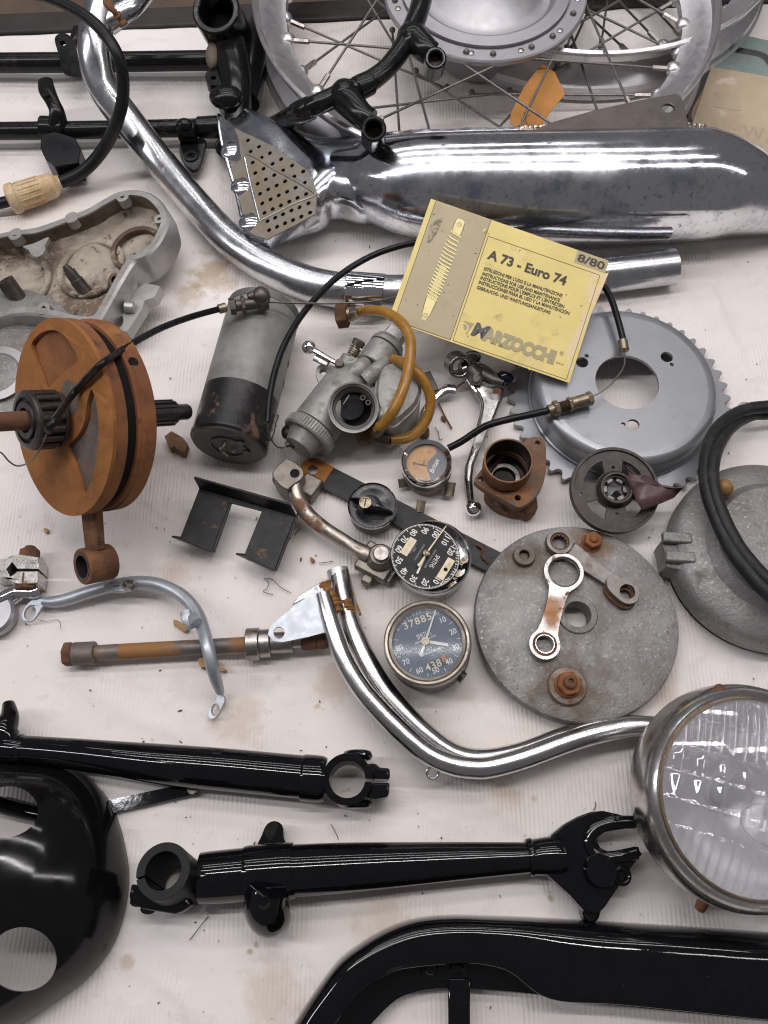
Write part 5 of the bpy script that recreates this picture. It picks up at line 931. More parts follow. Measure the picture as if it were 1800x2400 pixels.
lt = [(800, 1045), (835, 1085), (862, 1108), (925, 1105), (1000, 1150), (1062, 1188), (1150, 1184), (1100, 1240), (1020, 1275), (910, 1315), (870, 1260), (845, 1195), (812, 1130), (806, 1105), (832, 1108)]
lz = {0: .034, 1: .030, 6: .034, 7: .031}
mb = MB(); pts_ = [P(1150+x*Gs, 680+y*Gs, .040+(.006*noise.noise(Vector((x*.008, y*.008, 2))))) for i, (x, y) in enumerate(lt)]
ce_ = sum(pts_, Vector())/len(pts_); v = [ce_+Vector((0, 0, .003))]+[ce_.lerp(p, .5)+Vector((0, 0, .0028*noise.noise(p*90)+.002)) for p in pts_]+pts_; n = len(pts_)
f = [(0, 1+i, 1+(i+1) % n) for i in range(n)]+[(1+i, 1+n+i, 1+n+(i+1) % n, 1+(i+1) % n) for i in range(n)]
mb.add(v, f); o = build(mb, 'leather_scrap', leather, label='torn brown leather scrap draped on the dark spoked ring', cat='scrap', sharp=25); so = o.modifiers.new('s', 'SOLIDIFY'); so.thickness = .0012

# ------------------------------------------------------------------ folded battery bracket
Bk = lambda x, y: (380+x*.3376, 1060+y*.3376)
def BP(x, y, z): return P(*Bk(x, y), z)
t = thing('battery_bracket', 'folded black sheet steel bracket with two legs and rusty edges', 'bracket', at=BP(500, 450, 0))
zt = .024
U_ = [(262, 238), (930, 432), (778, 822), (568, 716), (692, 406), (470, 348), (345, 690), (122, 598)]
mb = MB(); mb.prism([BP(x, y, zt) for x, y in U_], Vector((0, 0, -.002))); build(mb, 'plate', paint_rust, t, bevel=.0005)
def wall(a, b, z0_, z1_, out, name):
    p, q_ = BP(*a, zt), BP(*b, zt); o_ = BP(*out[0], z1_), BP(*out[1], z1_)
    v = [p, q_, o_[1], o_[0]]; nn = (v[1]-v[0]).cross(v[3]-v[0]).normalized()*.002; m = MB(); m.prism(v, nn); build(m, name, paint_rust, t, bevel=.0005)
wall((262, 240), (932, 434), 0, .038, ((224, 166), (888, 352)), 'back_flange')
wall((122, 598), (345, 692), 0, .012, ((62, 590), (335, 694)), 'foot_flange'); wall((568, 716), (778, 824), 0, .012, ((508, 710), (770, 826)), 'foot_flange')
wall((930, 436), (780, 822), 0, .002, ((936, 420), (785, 815)), 'side_flange')
wall((470, 350), (345, 690), 0, .010, ((474, 345), (352, 694)), 'side_flange')

# ------------------------------------------------------------------ kick lever
t = thing('kick_lever', 'bent steel pedal lever with rusty shank and clamp eye', 'lever', at=P(780, 1240, 0))
mb = MB(); mb.tube(T((690, 1118, .024, 18), (692, 1142, .022, 18), (700, 1172, .020, 18), (722, 1206, .018, 18), (760, 1238, .016, 17), (800, 1264, .015, 17), (828, 1282, .015, 17), (852, 1296, .016, 20), (866, 1304, .016, 20)), n=20); build(mb, 'shank', mat('worn_nickel', (.36, .32, .275), .9, .36, .15, 60, .1, [((.20, .10, .05), 26, .55, .62, .8, .05), ((.14, .09, .055), 120, .58, .68, .7, .2)], (200, .25)), t)
kn_ = mat('cast_steel_grey', (.185, .165, .14), .75, .42, .15, 80, .1, [((.17, .12, .08), 50, .55, .7, .65, .4)], (250, .2))
a, b = BP(815, 175, .022), BP(930, 105, .022); d = (b-a).normalized()
mb = MB(); mb.prism(catmull([BP(x, y, .030) for x, y in [(775, 120), (845, 48), (900, 55), (975, 110), (982, 165), (945, 205), (890, 240), (870, 262), (800, 215), (765, 160)]], 2, True), Vector((0, 0, -.024))); ey = build(mb, 'clamp_eye', kn_, t, bevel=.004, seg=3)
mb = MB(); c = BP(921, 146, .0302); mb.cyl(c-Vector((0, 0, .004)), c+Vector((0, 0, .0004)), .0042, n=20); build(mb, 'bolt_hole', lining, ey)
o_ = BP(825, 200, .017); ax = Vector((-.5, -.75, .35)).normalized(); mb = MB(); mb.cyl(o_-ax*.004, o_+ax*.0022, .0078, n=24); build(mb, 'bore', lining, ey)
mb = MB(); mb.box(frame(BP(1025, 245, .008), rot=R(-30)), .018, .020, .014); build(mb, 'clamp_jaw', kn_, ey, bevel=.002)
M_ = frame(BP(1490, 765, .012), rot=R(-30)); mb = MB(); mb.box(M_, .030, .027, .010); q2_ = build(mb, 'fork_block', kn_, t, bevel=.0015)
mb = MB(); mb.box(M_ @ Matrix.Translation((.000, -.016, -.006)), .009, .008, .010); mb.box(M_ @ Matrix.Translation((.0155, .000, -.006)), .006, .022, .010); build(mb, 'fork_leg', kn_, q2_, bevel=.001)
mb = MB(); c = BP(1515, 735, .017); mb.tube([(c, .0125), (c+Vector((0, 0, .004)), .0115), (c+Vector((0, 0, .009)), .0085)], n=24, sub=3); build(mb, 'boss', kn_, q2_)
mb = MB(); c = BP(1522, 712, .026); mb.cyl(c-Vector((0, 0, .004)), c+Vector((0, 0, .004)), .0068, n=22); build(mb, 'pin', bare_steel, q2_, bevel=.0008)

# ------------------------------------------------------------------ strap and switch
t = thing('strap_lever', 'flat black steel strap with rusty eye running under switch and speedometer', 'strap', at=P(940, 1205, 0))
c1, c2 = P(733, 1101, .006), P(1190, 1333, .006); dv_ = (c2-c1).normalized(); mb = MB(); r1 = .0112
cm = c1+dv_*.018
mb.prism([c1+dv_*.0155+Vector((-dv_.y, dv_.x, 0))*r1, c2+Vector((-dv_.y, dv_.x, 0))*r1*.95, c2-Vector((-dv_.y, dv_.x, 0))*r1*.95, c1+dv_*.0155-Vector((-dv_.y, dv_.x, 0))*r1], Vector((0, 0, -.004))); build(mb, 'strap', satin, t, bevel=.0006)
ang = math.atan2(dv_.y, dv_.x); pe = [Vector((c1.x+r1*1.06*math.cos(ang+math.pi/2+math.pi*k/16), c1.y+r1*1.06*math.sin(ang+math.pi/2+math.pi*k/16), .0063)) for k in range(17)]
nv = Vector((-dv_.y, dv_.x, 0)); pe = [c1+dv_*.0157+nv*r1*1.04+Vector((0, 0, .0003))]+pe+[c1+dv_*.0157-nv*r1*1.04+Vector((0, 0, .0003))]
mb = MB(); mb.prism(pe, Vector((0, 0, -.0046)), [circle(c1+Vector((0, 0, .0003)), .0046, 18)]); build(mb, 'rusty_eye', rust, t, bevel=.0006)
mb = MB(); o_ = P(1128, 1298, .0066); mb.tube([o_+Vector((-.004, .008, .001)), o_+Vector((.001, .004, .002)), o_, o_+Vector((.002, -.005, .001)), o_+Vector((.006, -.009, 0))], .0011, n=5, rag=.3); build(mb, 'wire_twist', rust_dark, t)
c0 = P(873, 1185, .027); s_ = S(873, 1185, .027); r_ = 58*s_; M_ = frame(c0, Vector((-.02, -.06, 1)).normalized()); t = thing('light_switch', 'round black rotary switch with chrome ring on the strap', 'switch', M_)
mb = MB(); mb.lathe([(r_*.93, .0), (r_*.96, .0010), (r_, .0004), (r_*1.0, -.002), (r_*.97, -.003)], n=64); build(mb, 'chrome_ring', chrome_clean, t, local=True)
mb = MB(); mb.lathe([(r_*.96, -.002), (r_*.96, -.018), (r_*.90, -.0205), (0, -.0205)], n=56); build(mb, 'case', satin, t, local=True)
mb = MB(); mb.lathe([(r_*.95, -.0002), (r_*.86, .0002), (r_*.70, -.0012), (0, -.0018)], n=64); build(mb, 'face', bakelite, t, local=True)
def SW(x, y, z): return Vector(((x-1462)/172*r_, (370-y)/172*r_, z))
kb = [(1302, 322), (1380, 322), (1405, 310), (1450, 300), (1490, 312), (1520, 350), (1540, 385), (1600, 425), (1592, 438), (1500, 425), (1440, 425), (1400, 412), (1378, 375), (1365, 345)]
q = catmull([SW(x, y, -.001) for x, y in kb], 3, True); ce_ = SW(1430, 368, 0); mb = MB()
mb.loft([q, [p+Vector((0, 0, .0045)) for p in q], [ce_+(p-ce_)*.80+Vector((0, 0, .0078)) for p in q], [ce_+(p-ce_)*.5+Vector((0, 0, .0088)) for p in q]]); kb_ = build(mb, 'knob', bakelite, t, local=True)
mb = MB(); mb.lathe([(.0052, .008), (.0052, .0106), (.0040, .0108), (.0038, .0098), (0, .0098)], Tr(*SW(1415, 378, 0)), 28); sc_ = build(mb, 'screw', brass, kb_, local=True)
mb = MB(); mb.box(Tr(*SW(1415, 378, .0098), R(80)), .0070, .0009, .0006); build(mb, 'screw_slot', lining, kb_, local=True)

# ------------------------------------------------------------------ speedometers
def dial_marks(di, r0_, zero, step, nmaj, per, tick_r, mt_, minor=5):
    for i in range(nmaj*minor+1):
        a = R(zero-step*i/minor); maj = i % minor == 0; l_ = .10 if maj else .045; w_ = .010 if maj else .006
        q = MB(); q.box(Matrix.Rotation(a, 4, 'Z') @ Matrix.Translation((r0_*(tick_r-l_/2), 0, .00015)), r0_*l_, r0_*w_*2, .0001); build(q, 'tick', mt_, di, local=True)
def arc_text(di, s, h, r0_, a0, da, mt_, sz=.0002):
    for i, ch in enumerate(s):
        a = R(a0-da*i)
        if ch != ' ': text(ch, h, Matrix.Rotation(a-math.pi/2, 4, 'Z') @ Matrix.Translation((0, r0_, sz)), mt_, di, .03)
# black one, dial lifted from its case
cs_ = S(1013, 1306, .034); rc = 91*cs_; Mc = frame(P(1014, 1304, .034), Vector((0, -.06, 1)).normalized())
t = thing('speedometer', 'black dial speedometer with dial slipped sideways in its open case', 'speedometer', Mc, group='speedometers')
mb = MB(); mb.lathe([(rc*.92, -.001), (rc*.96, 0), (rc, -.0008), (rc, -.004), (rc*.975, -.005), (rc*.985, -.012), (rc*.96, -.0135), (rc*.95, -.031), (0, -.033)], n=72)
mb.lathe([(rc*.92, -.001), (rc*.91, -.004), (rc*.90, -.018), (0, -.0185)], n=72); build(mb, 'case', chrome_rusty, t, local=True)
for x, y, l_ in ((.64, -.42, .010), (.80, -.05, .008), (.52, -.70, .009)):
    q = MB(); q.box(Tr(x*rc, y*rc, -.012, R(30)), l_, .006, .008); qq = build(q, 'movement_bracket', bare_steel, t, local=True, bevel=.0006)
    q = MB(); q.cyl(Vector((x*rc, y*rc, -.009)), Vector((x*rc, y*rc, -.0065)), .0026, n=12); build(q, 'screw', brass, qq, local=True)
ds_ = S(998, 1302, .042); rd = 82.5*ds_; nd = Vector((.10, -.02, 1)).normalized(); Md = frame(P(997, 1303, .040), nd, R(-121)); rel = Mc.inverted() @ Md
mb = MB(); mb.v = []; mb.prism([rel @ p for p in circ2(rd, 0, 72)], rel.to_3x3() @ Vector((0, 0, -.0012))); di = build(mb, 'dial', dialb, t, local=True)
DI = bpy.data.objects.new('dial_print', None); COL.objects.link(DI); DI.parent = t; DI.matrix_local = rel; MW[DI.name] = Md.copy()
dial_marks(DI, rd, 54+8.5, 25.3, 12, 10, .97, white, 10)
q = MB(); q.lathe([(rd*.975, .0001), (rd*.962, .0001)], n=72); build(q, 'scale_ring', white, DI, local=True)
for i, s in enumerate(('10', '20', '30', '40', '50', '60', '70', '80', '90', '100', '110', '120')):
    a = R(54-25.3*i); text(s, rd*.17, Tr(rd*.78*math.cos(a), rd*.78*math.sin(a), .0002), white, DI, .025, xs=.85)
arc_text(DI, 'MILES-PER-HOUR', rd*.075, rd*.915, 129, 5.4, white)
text('SMITHS', rd*.13, Tr(0, rd*.30, .0002), white, DI, .0, xs=.7); text('MADE IN ENGLAND', rd*.05, Tr(0, rd*.16, .0002), white_f, DI)
text('CHRONOMETRIC', rd*.05, Tr(0, -rd*.20, .0002), white_f, DI); text('1400', rd*.05, Tr(0, -rd*.36, .0002), white_f, DI); text('S 467/125/N', rd*.05, Tr(0, -rd*.42, .0002), white_f, DI)
def boxd(x, y, sx, sy, z, m_, nm, rot=0):
    q = MB(); q.box(Tr(x, y, z, rot), sx, sy, .0002); return build(q, nm, m_, DI, local=True)
boxd(rd*.02, rd*.68, rd*.70, rd*.22, .0002, cream, 'odometer_window'); boxd(rd*.02, -rd*.55, rd*.58, rd*.22, .0002, cream, 'trip_window')
q = MB(); q.cyl(Vector((rd*.04, rd*.69, .0002)), Vector((rd*.04, rd*.69, .0004)), rd*.06, n=18); build(q, 'peep_hole', lining, DI, local=True)
iD = Md.inverted()
def C12(x, y): return iD @ PP(880+x*.208, 1180+y*.208, Md.translation, nd)
def bar(p, q_, w0, w1, z, m_, nm, par):
    d = (q_-p); s = Vector((-d.y, d.x, 0)).normalized(); m = MB(); m.prism([Vector((p.x+s.x*w0, p.y+s.y*w0, z)), Vector((q_.x+s.x*w1, q_.y+s.y*w1, z)), Vector((q_.x-s.x*w1, q_.y-s.y*w1, z)), Vector((p.x-s.x*w0, p.y-s.y*w0, z))], Vector((0, 0, .0004))); return build(m, nm, m_, par, local=True)
bar(C12(567, 577), C12(790, 268), .0007, .0004, .003, cream, 'needle', DI); bar(C12(560, 590), C12(490, 710), .0005, .0012, .003, cream, 'needle_tail', DI); bar(C12(552, 610), C12(465, 798), .0009, .0008, .0015, white, 'trip_hand', DI)
q = MB(); q.sphere(Vector((C12(488, 706).x, C12(488, 706).y, .003)), .0016, 10, (1, 1, .3)); build(q, 'needle_weight', cream, DI, local=True)
q = MB(); q.lathe([(.0028, .0), (.0028, .0045), (.0014, .005), (0, .0045)], Tr(C12(567, 577).x, C12(567, 577).y), 20); build(q, 'pivot', brass, DI, local=True)
# blue-black one under glass
cs_ = S(1001, 1505, .044); rc = 104*cs_; n3 = Vector((-.10, -.02, 1)).normalized(); Mc = frame(P(1001, 1505, .044), n3, R(21))
t = thing('speedometer', 'glazed blue black speedometer showing 37885 miles in worn bezel', 'speedometer', Mc, group='speedometers')
mb = MB(); mb.lathe([(rc*.775, -.004), (rc*.80, -.001), (rc*.86, .0), (rc*.88, -.0010), (rc*.90, .0010), (rc*.95, .0014), (rc*.985, .0002), (rc, -.004), (rc*.99, -.008), (rc*.97, -.009)], n=80); build(mb, 'bezel', mat('worn_bezel', (.36, .32, .275), .9, .38, .15, 70, .08, [((.20, .165, .13), 40, .5, .68, .55, .6), ((.62, .60, .57), 130, .62, .70, .2, 1)], (120, .3)), t, local=True)
mb = MB(); mb.lathe([(rc*.97, -.008), (rc*.965, -.030), (rc*.9, -.038), (0, -.040)], n=64); build(mb, 'case', satin, t, local=True)
mb = MB(); a_c = R(-75-21); mb.cyl(Vector((rc*.90*math.cos(a_c+.6), rc*.90*math.sin(a_c+.6), -.028)), Vector((rc*1.03*math.cos(a_c+.6), rc*1.03*math.sin(a_c+.6), -.028)), .0048, n=14); build(mb, 'drive_socket', dark_steel, t, local=True)
rd = 80*cs_*1.02
mb = MB(); mb.prism(circ2(rd, -.0045, 72), Vector((0, 0, -.001))); DI = build(mb, 'dial', dialblue, t, local=True)
def text_z(z): return z
z0 = -.0043
for i in range(41):
    a = R(72.7-21-32.6*i/5)
    maj = i % 5 == 0; l_ = .11 if maj else .05; w_ = .018 if maj else .008
    q = MB(); q.box(Matrix.Rotation(a, 4, 'Z') @ Matrix.Translation((rd*(.965-l_/2), 0, z0)), rd*l_, rd*w_, .0001); build(q, 'tick', white if maj else white_f, DI, local=True)
for i, s in enumerate(('10', '20', '30', '40', '50', '60', '70', '80')):
    a = R(56-21-32.6*i); text(s, rd*.16, Tr(rd*.82*math.cos(a), rd*.82*math.sin(a), z0), white, DI, .02, xs=.9)
arc_text(DI, 'MILES-PER-HOUR', rd*.085, rd*.935, 131.5, 6.4, white_f, z0)
text('SMITHS', rd*.15, Tr(0, rd*.27, z0), white, DI, 0, xs=.62); text('MADE IN ENGLAND', rd*.05, Tr(0, rd*.13, z0), white, DI, .02, xs=1.0)
text('CHRONOMETRIC', rd*.05, Tr(rd*.04, -rd*.27, z0), white, DI, .03); text('1402', rd*.05, Tr(0, -rd*.38, z0), white_f, DI); text('S 433/3/L', rd*.05, Tr(0, -rd*.45, z0), white_f, DI)
text('37885', rd*.21, Tr(-rd*.02, rd*.72, z0), cream, DI, .015, xs=1.05, sp=1.15)
q = MB(); q.box(Tr(rd*.04, -rd*.66, z0-.0001), rd*.62, rd*.24, .0001); build(q, 'trip_window', dialb, DI, local=True)
text('438', rd*.21, Tr(-rd*.08, -rd*.66, z0), cream, DI, .02, sp=1.1); text('8', rd*.19, Tr(rd*.27, -rd*.60, z0), orange_p, DI, .02)
q = MB(); q.v = []; iD = Mc.inverted()
def C13(x, y): return iD @ PP(880+x*.208, 1180+y*.208, Mc @ Vector((0, 0, -.003)), n3)
bar(C13(563, 1555), C13(685, 1180), .0008, .0005, -.0030, white, 'needle', DI); bar(C13(560, 1570), C13(520, 1680), .0006, .0010, -.0030, white, 'needle_tail', DI); bar(C13(612, 1560), C13(818, 1592), .0012, .0012, -.0036, white, 'trip_hand', DI)
q = MB(); c = C13(517, 1700); q.sphere(Vector((c.x, c.y, -.0028)), .0018, 12, (1, 1.3, .3)); build(q, 'needle_weight', white, DI, local=True)
q = MB(); c = C13(563, 1555); q.lathe([(.0032, -.0043), (.0032, -.0015), (.0016, -.0010), (.0014, -.002), (0, -.002)], Tr(c.x, c.y), 22); build(q, 'pivot', cream, DI, local=True)
mb = MB(); mb.lathe([(rc*.80, -.0014), (rc*.5, -.0006), (0, -.0003)], n=48); build(mb, 'glass', dial_glass, t, local=True)

# ------------------------------------------------------------------ brake plate with links on it
Bp = lambda x, y: (1090+x*.3195, 1180+y*.3195)
def BB(x, y, z): return P(*Bp(x, y), z)
c0 = BB(820, 850, .018); s_ = S(*Bp(820, 850), .018)*.3195; rp = 752*s_
t = thing('brake_plate', 'large round grey cast brake plate with rusty bolts', 'brake plate', Matrix.Translation((c0.x, c0.y, 0)))
cL = Matrix.Translation((-c0.x, -c0.y, 0))
def BL(x, y, z): return cL @ BB(x, y, z)
hc = BL(825, 815, .019); rh = 95*s_
mb = MB(); mb.lathe([(rp*.96, .0), (rp*.985, .003), (rp, .010), (rp*.997, .0145), (rp*.985, .017), (rp*.95, .0178), (rp*.80, .0185), (rp*.5, .0186)], n=120); plate_m = stains(cast_dirty.copy(), [(BL(430, 440, .018), .030, .8, (.10, .078, .055)), (BL(940, 300, .018), .024, .8, (.13, .075, .035)), (BL(745, 1350, .018), .042, .85, (.095, .072, .052)), (BL(830, 830, .018), .036, .6, (.12, .10, .08)), (BL(360, 760, .018), .03, .5, (.30, .285, .265)), (BL(480, 650, .018), .02, .5, (.30, .285, .265)), (BL(250, 830, .018), .02, .45, (.30, .285, .265)), (BL(1230, 1300, .018), .05, .35, (.15, .13, .115)), (BL(1250, 650, .018), .03, .35, (.14, .115, .09))])
sh_ = build(mb, 'plate', plate_m, t, local=True)
mb = MB(); mb.prism([Vector((p.x, p.y, .0186)) for p in circ2(rp*.5, 0, 120)], Vector((0, 0, -.004)), [[Vector((hc.x+rh*math.cos(k*.1963), hc.y+rh*math.sin(k*.1963), .0186)) for k in range(32)]]); build(mb, 'plate_centre', plate_m, sh_, local=True)
mb = MB(); mb.lathe([(148*s_, .017), (146*s_, .0196), (140*s_, .0202), (100*s_, .0202), (95*s_, .019), (94*s_, .004)], Tr(hc.x, hc.y), 48); build(mb, 'centre_boss', plate_m, t, local=True)
c = BL(430, 390, .019); mb = MB(); mb.lathe([(86*s_, .016), (84*s_, .022), (78*s_, .0235), (42*s_, .0235), (38*s_, .0225), (37*s_, .012), (0, .011)], Tr(c.x, c.y), 36); bo = build(mb, 'drilled_boss', plate_m, t, local=True)
mb = MB(); mb.lathe([(37.5*s_, .0215), (36*s_, .0125), (0, .0122)], Tr(c.x, c.y), 24); build(mb, 'drilling', lining, bo, local=True)
c = BL(930, 285, .02); mb = MB(); mb.lathe([(80*s_, .018), (78*s_, .020), (60*s_, .0202)], Tr(c.x, c.y), 32); mb.cyl(Vector((c.x, c.y, .018)), Vector((c.x, c.y, .0275)), 70*s_, n=6, rot=.3); mb.lathe([(34*s_, .027), (30*s_, .030), (0, .031)], Tr(c.x, c.y), 20); build(mb, 'rusty_nut', rust_rim, t, local=True, bevel=.0012)
c = BL(748, 1340, .02); mb = MB(); mb.lathe([(140*s_, .016), (138*s_, .021), (130*s_, .0225), (95*s_, .023), (70*s_, .0235), (0, .0235)], Tr(c.x, c.y), 48); ws = build(mb, 'washer', mat('rusty_washer', (.20, .17, .14), .5, .5, .15, 60, .08, [((.16, .09, .045), 60, .48, .62, .75, .05), ((.08, .06, .045), 120, .58, .7, .7, .1)], (250, .3)), t, local=True)
c = BL(762, 1322, .03); mb = MB(); mb.cyl(Vector((c.x, c.y, .022)), Vector((c.x, c.y, .0335)), 88*s_, n=6, rot=.2); mb.lathe([(92*s_, .023), (92*s_, .026), (80*s_, .0265)], Tr(c.x, c.y), 32); nu = build(mb, 'rusty_nut', rust_rim, t, local=True, bevel=.0012)
c = BL(775, 1308, .037); mb = MB(); mb.lathe([(48*s_, .033), (46*s_, .0385), (36*s_, .0395), (20*s_, .0395), (18*s_, .0370), (0, .0370)], Tr(c.x, c.y), 22); build(mb, 'stud_end', rust_dark, nu, local=True)
# bright link
z_ = .0262; c1, c2 = BB(725, 500, z_), BB(585, 1032, z_); sg = S(*Bp(650, 760), z_)*.3195; r1, r2 = 148*sg, 112*sg
d = (c2-c1).normalized(); nv = Vector((-d.y, d.x, 0)); L_ = (c2-c1).length
def lnk(c1, r1, c2, r2, waist, n=18):
    d = (c2-c1).normalized(); nv = Vector((-d.y, d.x, 0)); L_ = (c2-c1).length; a0 = math.atan2(d.y, d.x); o = []
    b1, b2 = R(52), R(50)
    for i in range(n+1): a = a0+b1+(2*math.pi-2*b1)*i/n; o.append(Vector((c1.x+r1*math.cos(a), c1.y+r1*math.sin(a), c1.z)))
    o += [c1+d*(r1*.62+(L_-r1*.62-r2*.64)*k)-nv*w_ for k, w_ in ((.12, waist*1.16), (.3, waist), (.55, waist*.95), (.8, waist), (.93, waist*1.12))]
    for i in range(n+1): a = a0+math.pi+b2+(2*math.pi-2*b2)*i/n; o.append(Vector((c2.x+r2*math.cos(a), c2.y+r2*math.sin(a), c2.z)))
    o += [c1+d*(r1*.62+(L_-r1*.62-r2*.64)*k)+nv*w_ for k, w_ in ((.93, waist*1.12), (.8, waist), (.55, waist*.95), (.3, waist), (.12, waist*1.16))]
    return o
t = thing('link_plate', 'bright plated link with large and small ring lying on brake plate', 'link', at=BB(650, 760, .019))
mb = MB(); mb.prism(lnk(c1, r1, c2, r2, 66*sg), Vector((0, 0, -.0045)), [circle(c1, 114*sg, 40), circle(c2, 66*sg, 30)])
build(mb, 'plate', stains(mat('bright_plated', (.52, .51, .495), .9, .40, .10, 60, .08, [((.40, .38, .36), 30, .5, .7, .5, .8), ((.22, .11, .05), 60, .60, .63, .8, .05), ((.10, .07, .05), 240, .63, .68, .8, .1)], (200, .15)), [(MW[t.name].inverted() @ BB(650, 760, .0262), .014, .9, (.16, .08, .035)), (MW[t.name].inverted() @ BB(635, 840, .0262), .012, .9, (.16, .08, .035))]), t, bevel=.0008)
mb = MB(); mb.lathe([(116*sg, -.004), (121*sg, .0004), (117*sg, .0006), (112*sg, -.0002)], Matrix.Translation(c1), 48); build(mb, 'ring_lip', bare_steel, t)
mb = MB(); mb.lathe([(88*sg, .0003), (66*sg, .0004)], Matrix.Translation(c2), 40); build(mb, 'rusty_ring', rust_dark, t)
mb = MB(); mb.lathe([(70*sg, -.004), (70*sg, .0010), (64*sg, .0010), (63*sg, -.004)], Matrix.Translation(c2), 40); build(mb, 'bush', chrome_rusty, t)
# dark brake arm
z_ = .0245; t = thing('cam_lever', 'dark steel brake arm with splined eye and forked end on brake plate', 'lever', at=BB(900, 450, .019)); arm_m = mat('parkerised_steel', (.185, .170, .155), .7, .45, .12, 80, .08, [((.13, .085, .06), 50, .55, .7, .65, .4)], (300, .15))
c1, c2 = BB(694, 280, z_+.002), BB(1110, 590, z_)
mb = MB(); mb.lathe([(102*sg, -.008), (104*sg, -.002), (98*sg, .0008), (74*sg, .0010), (66*sg, -.0005)], Matrix.Translation(c1), 44); ey = build(mb, 'eye', arm_m, t)
sp_o = circle(c1+Vector((0, 0, -.0006)), 76*sg, 36); sp_i = [Vector((c1.x+(60 if k % 2 else 50)*sg*math.cos(k*math.pi/12), c1.y+(60 if k % 2 else 50)*sg*math.sin(k*math.pi/12), c1.z-.0006)) for k in range(24)]
mb = MB(); mb.prism(sp_o, Vector((0, 0, -.006)), [sp_i]); build(mb, 'splines', rust_dark, ey)
d = (c2-c1).normalized(); nv = Vector((-d.y, d.x, 0)); mb = MB(); a = c1+d*88*sg-Vector((0, 0, .002)); mb.prism([a+nv*78*sg, c2+nv*52*sg, c2-nv*52*sg, a-nv*78*sg], Vector((0, 0, -.005))); am = build(mb, 'arm', arm_m, t, bevel=.0012)
for i, (s, x, y) in enumerate((('9245', 905, 425), ('40 W', 895, 470))):
    text(s, 34*sg, MW[t.name].inverted() @ frame(BB(x, y, z_-.0017), rot=R(-32)), mat('stamped', (.07, .05, .04), .3, .6), am)
o1 = [BB(x, y, .0300) for x, y in [(1040, 560), (1060, 530), (1100, 520), (1190, 555), (1260, 600), (1280, 650), (1265, 710), (1220, 735), (1160, 725), (1080, 660), (1045, 610)]]
mb = MB(); mb.prism(catmull(o1, 3, True), Vector((0, 0, -.0040)), [circle(BB(1192, 645, .03), 56*sg, 26)]); build(mb, 'fork_cheek', arm_m, am, bevel=.0008)
o1 = [p+Vector((-.001, -.002, -.0065)) for p in o1]; mb = MB(); mb.prism(catmull(o1, 3, True), Vector((0, 0, -.0030)), [circle(BB(1192, 645, .03)+Vector((-.001, -.002, -.0065)), 50*sg, 26)]); build(mb, 'fork_cheek', rust_dark, am, bevel=.0008)

# ------------------------------------------------------------------ drum cover and cable coil at the right edge
Rc = lambda x, y: (1480+x*.2985, 900+y*.2985)
def RP(x, y, z): return P(*Rc(x, y), z)
c0 = P(1822, 1280, .040); s_ = S(1822, 1280, .04); rr_ = 236*s_
t = thing('drum_cover', 'weathered alloy drum cover with lug at right edge under cable coil', 'brake drum', Matrix.Translation((c0.x, c0.y, 0)))
mb = MB(); mb.lathe([(rr_*.985, .006), (rr_*1.0, .010), (rr_*.998, .022), (rr_*.975, .029), (rr_*.93, .033), (rr_*.82, .0365), (rr_*.70, .0385), (rr_*.64, .0440), (rr_*.61, .0470), (rr_*.55, .0478), (0, .049)], n=120); build(mb, 'shell', cast_dirty, t, local=True)
mb = MB(); mb.lathe([(rr_*.90, .0), (rr_*.97, .0005), (rr_*.975, .008), (rr_*.9, .009)], n=120); build(mb, 'lining', lining, t, local=True)
iM = Matrix.Translation((-c0.x, -c0.y, 0))
lg_ = [(235, 1240), (260, 1200), (300, 1170), (420, 1180), (470, 1260), (480, 1400), (440, 1470), (300, 1440), (275, 1425), (285, 1380)]
mb = MB(); mb.prism([iM @ RP(x, y, .030) for x, y in lg_], Vector((0, 0, -.024))); lu = build(mb, 'lug', cast_dirty, t, local=True, bevel=.0022)
for x, y in ((355, 1212), (380, 1362)):
    q = MB(); q.box(iM @ frame(RP(x, y, .034), rot=R(-4)), .024, .009, .007); build(q, 'lug_jaw', cast_dirty, lu, local=True, bevel=.0012)
q = MB(); q.sphere(iM @ RP(728, 815, .050), .0075, 16); build(q, 'rubber_bead', mat('amber_bead', (.24, .13, .045), 0, .4), t, local=True)
t = thing('cable_coil', 'coiled thick black cable lying on the drum cover at right', 'cable', at=P(1700, 1150, .05))
def strand(pts, r_): 
    mb = MB(); mb.tube([(RP(x, y, z), r_) for x, y, z in pts], n=14, sub=8); build(mb, 'strand', rubber_old, t)
strand([(1300, 150, .030), (1072, 178, .030), (930, 195, .032), (790, 250, .036), (660, 370, .044), (600, 520, .052), (580, 700, .056), (600, 860, .058), (650, 1010, .058), (720, 1170, .058), (800, 1320, .059), (940, 1500, .059), (1072, 1640, .059), (1300, 1820, .058)], .0058)
strand([(1300, 205, .020), (1072, 232, .020), (960, 240, .022), (830, 300, .030), (730, 400, .042), (660, 540, .056), (635, 700, .060), (655, 860, .061), (710, 1020, .061), (780, 1170, .061), (880, 1330, .061), (1072, 1545, .061), (1300, 1720, .060)], .0056)
strand([(1000, 1540, .056), (1072, 1590, .056), (1200, 1690, .056)], .0050)
mb = MB(); mb.prism(outl([Rc(x, y) for x, y in [(830, 190), (850, 150), (890, 138), (940, 155), (950, 185), (900, 220)]], .016, 3), Vector((0, 0, -.015))); build(mb, 'metal_tab', dirt_alu, label='small grey rounded metal tab under top of cable coil', cat='tab', bevel=.002)

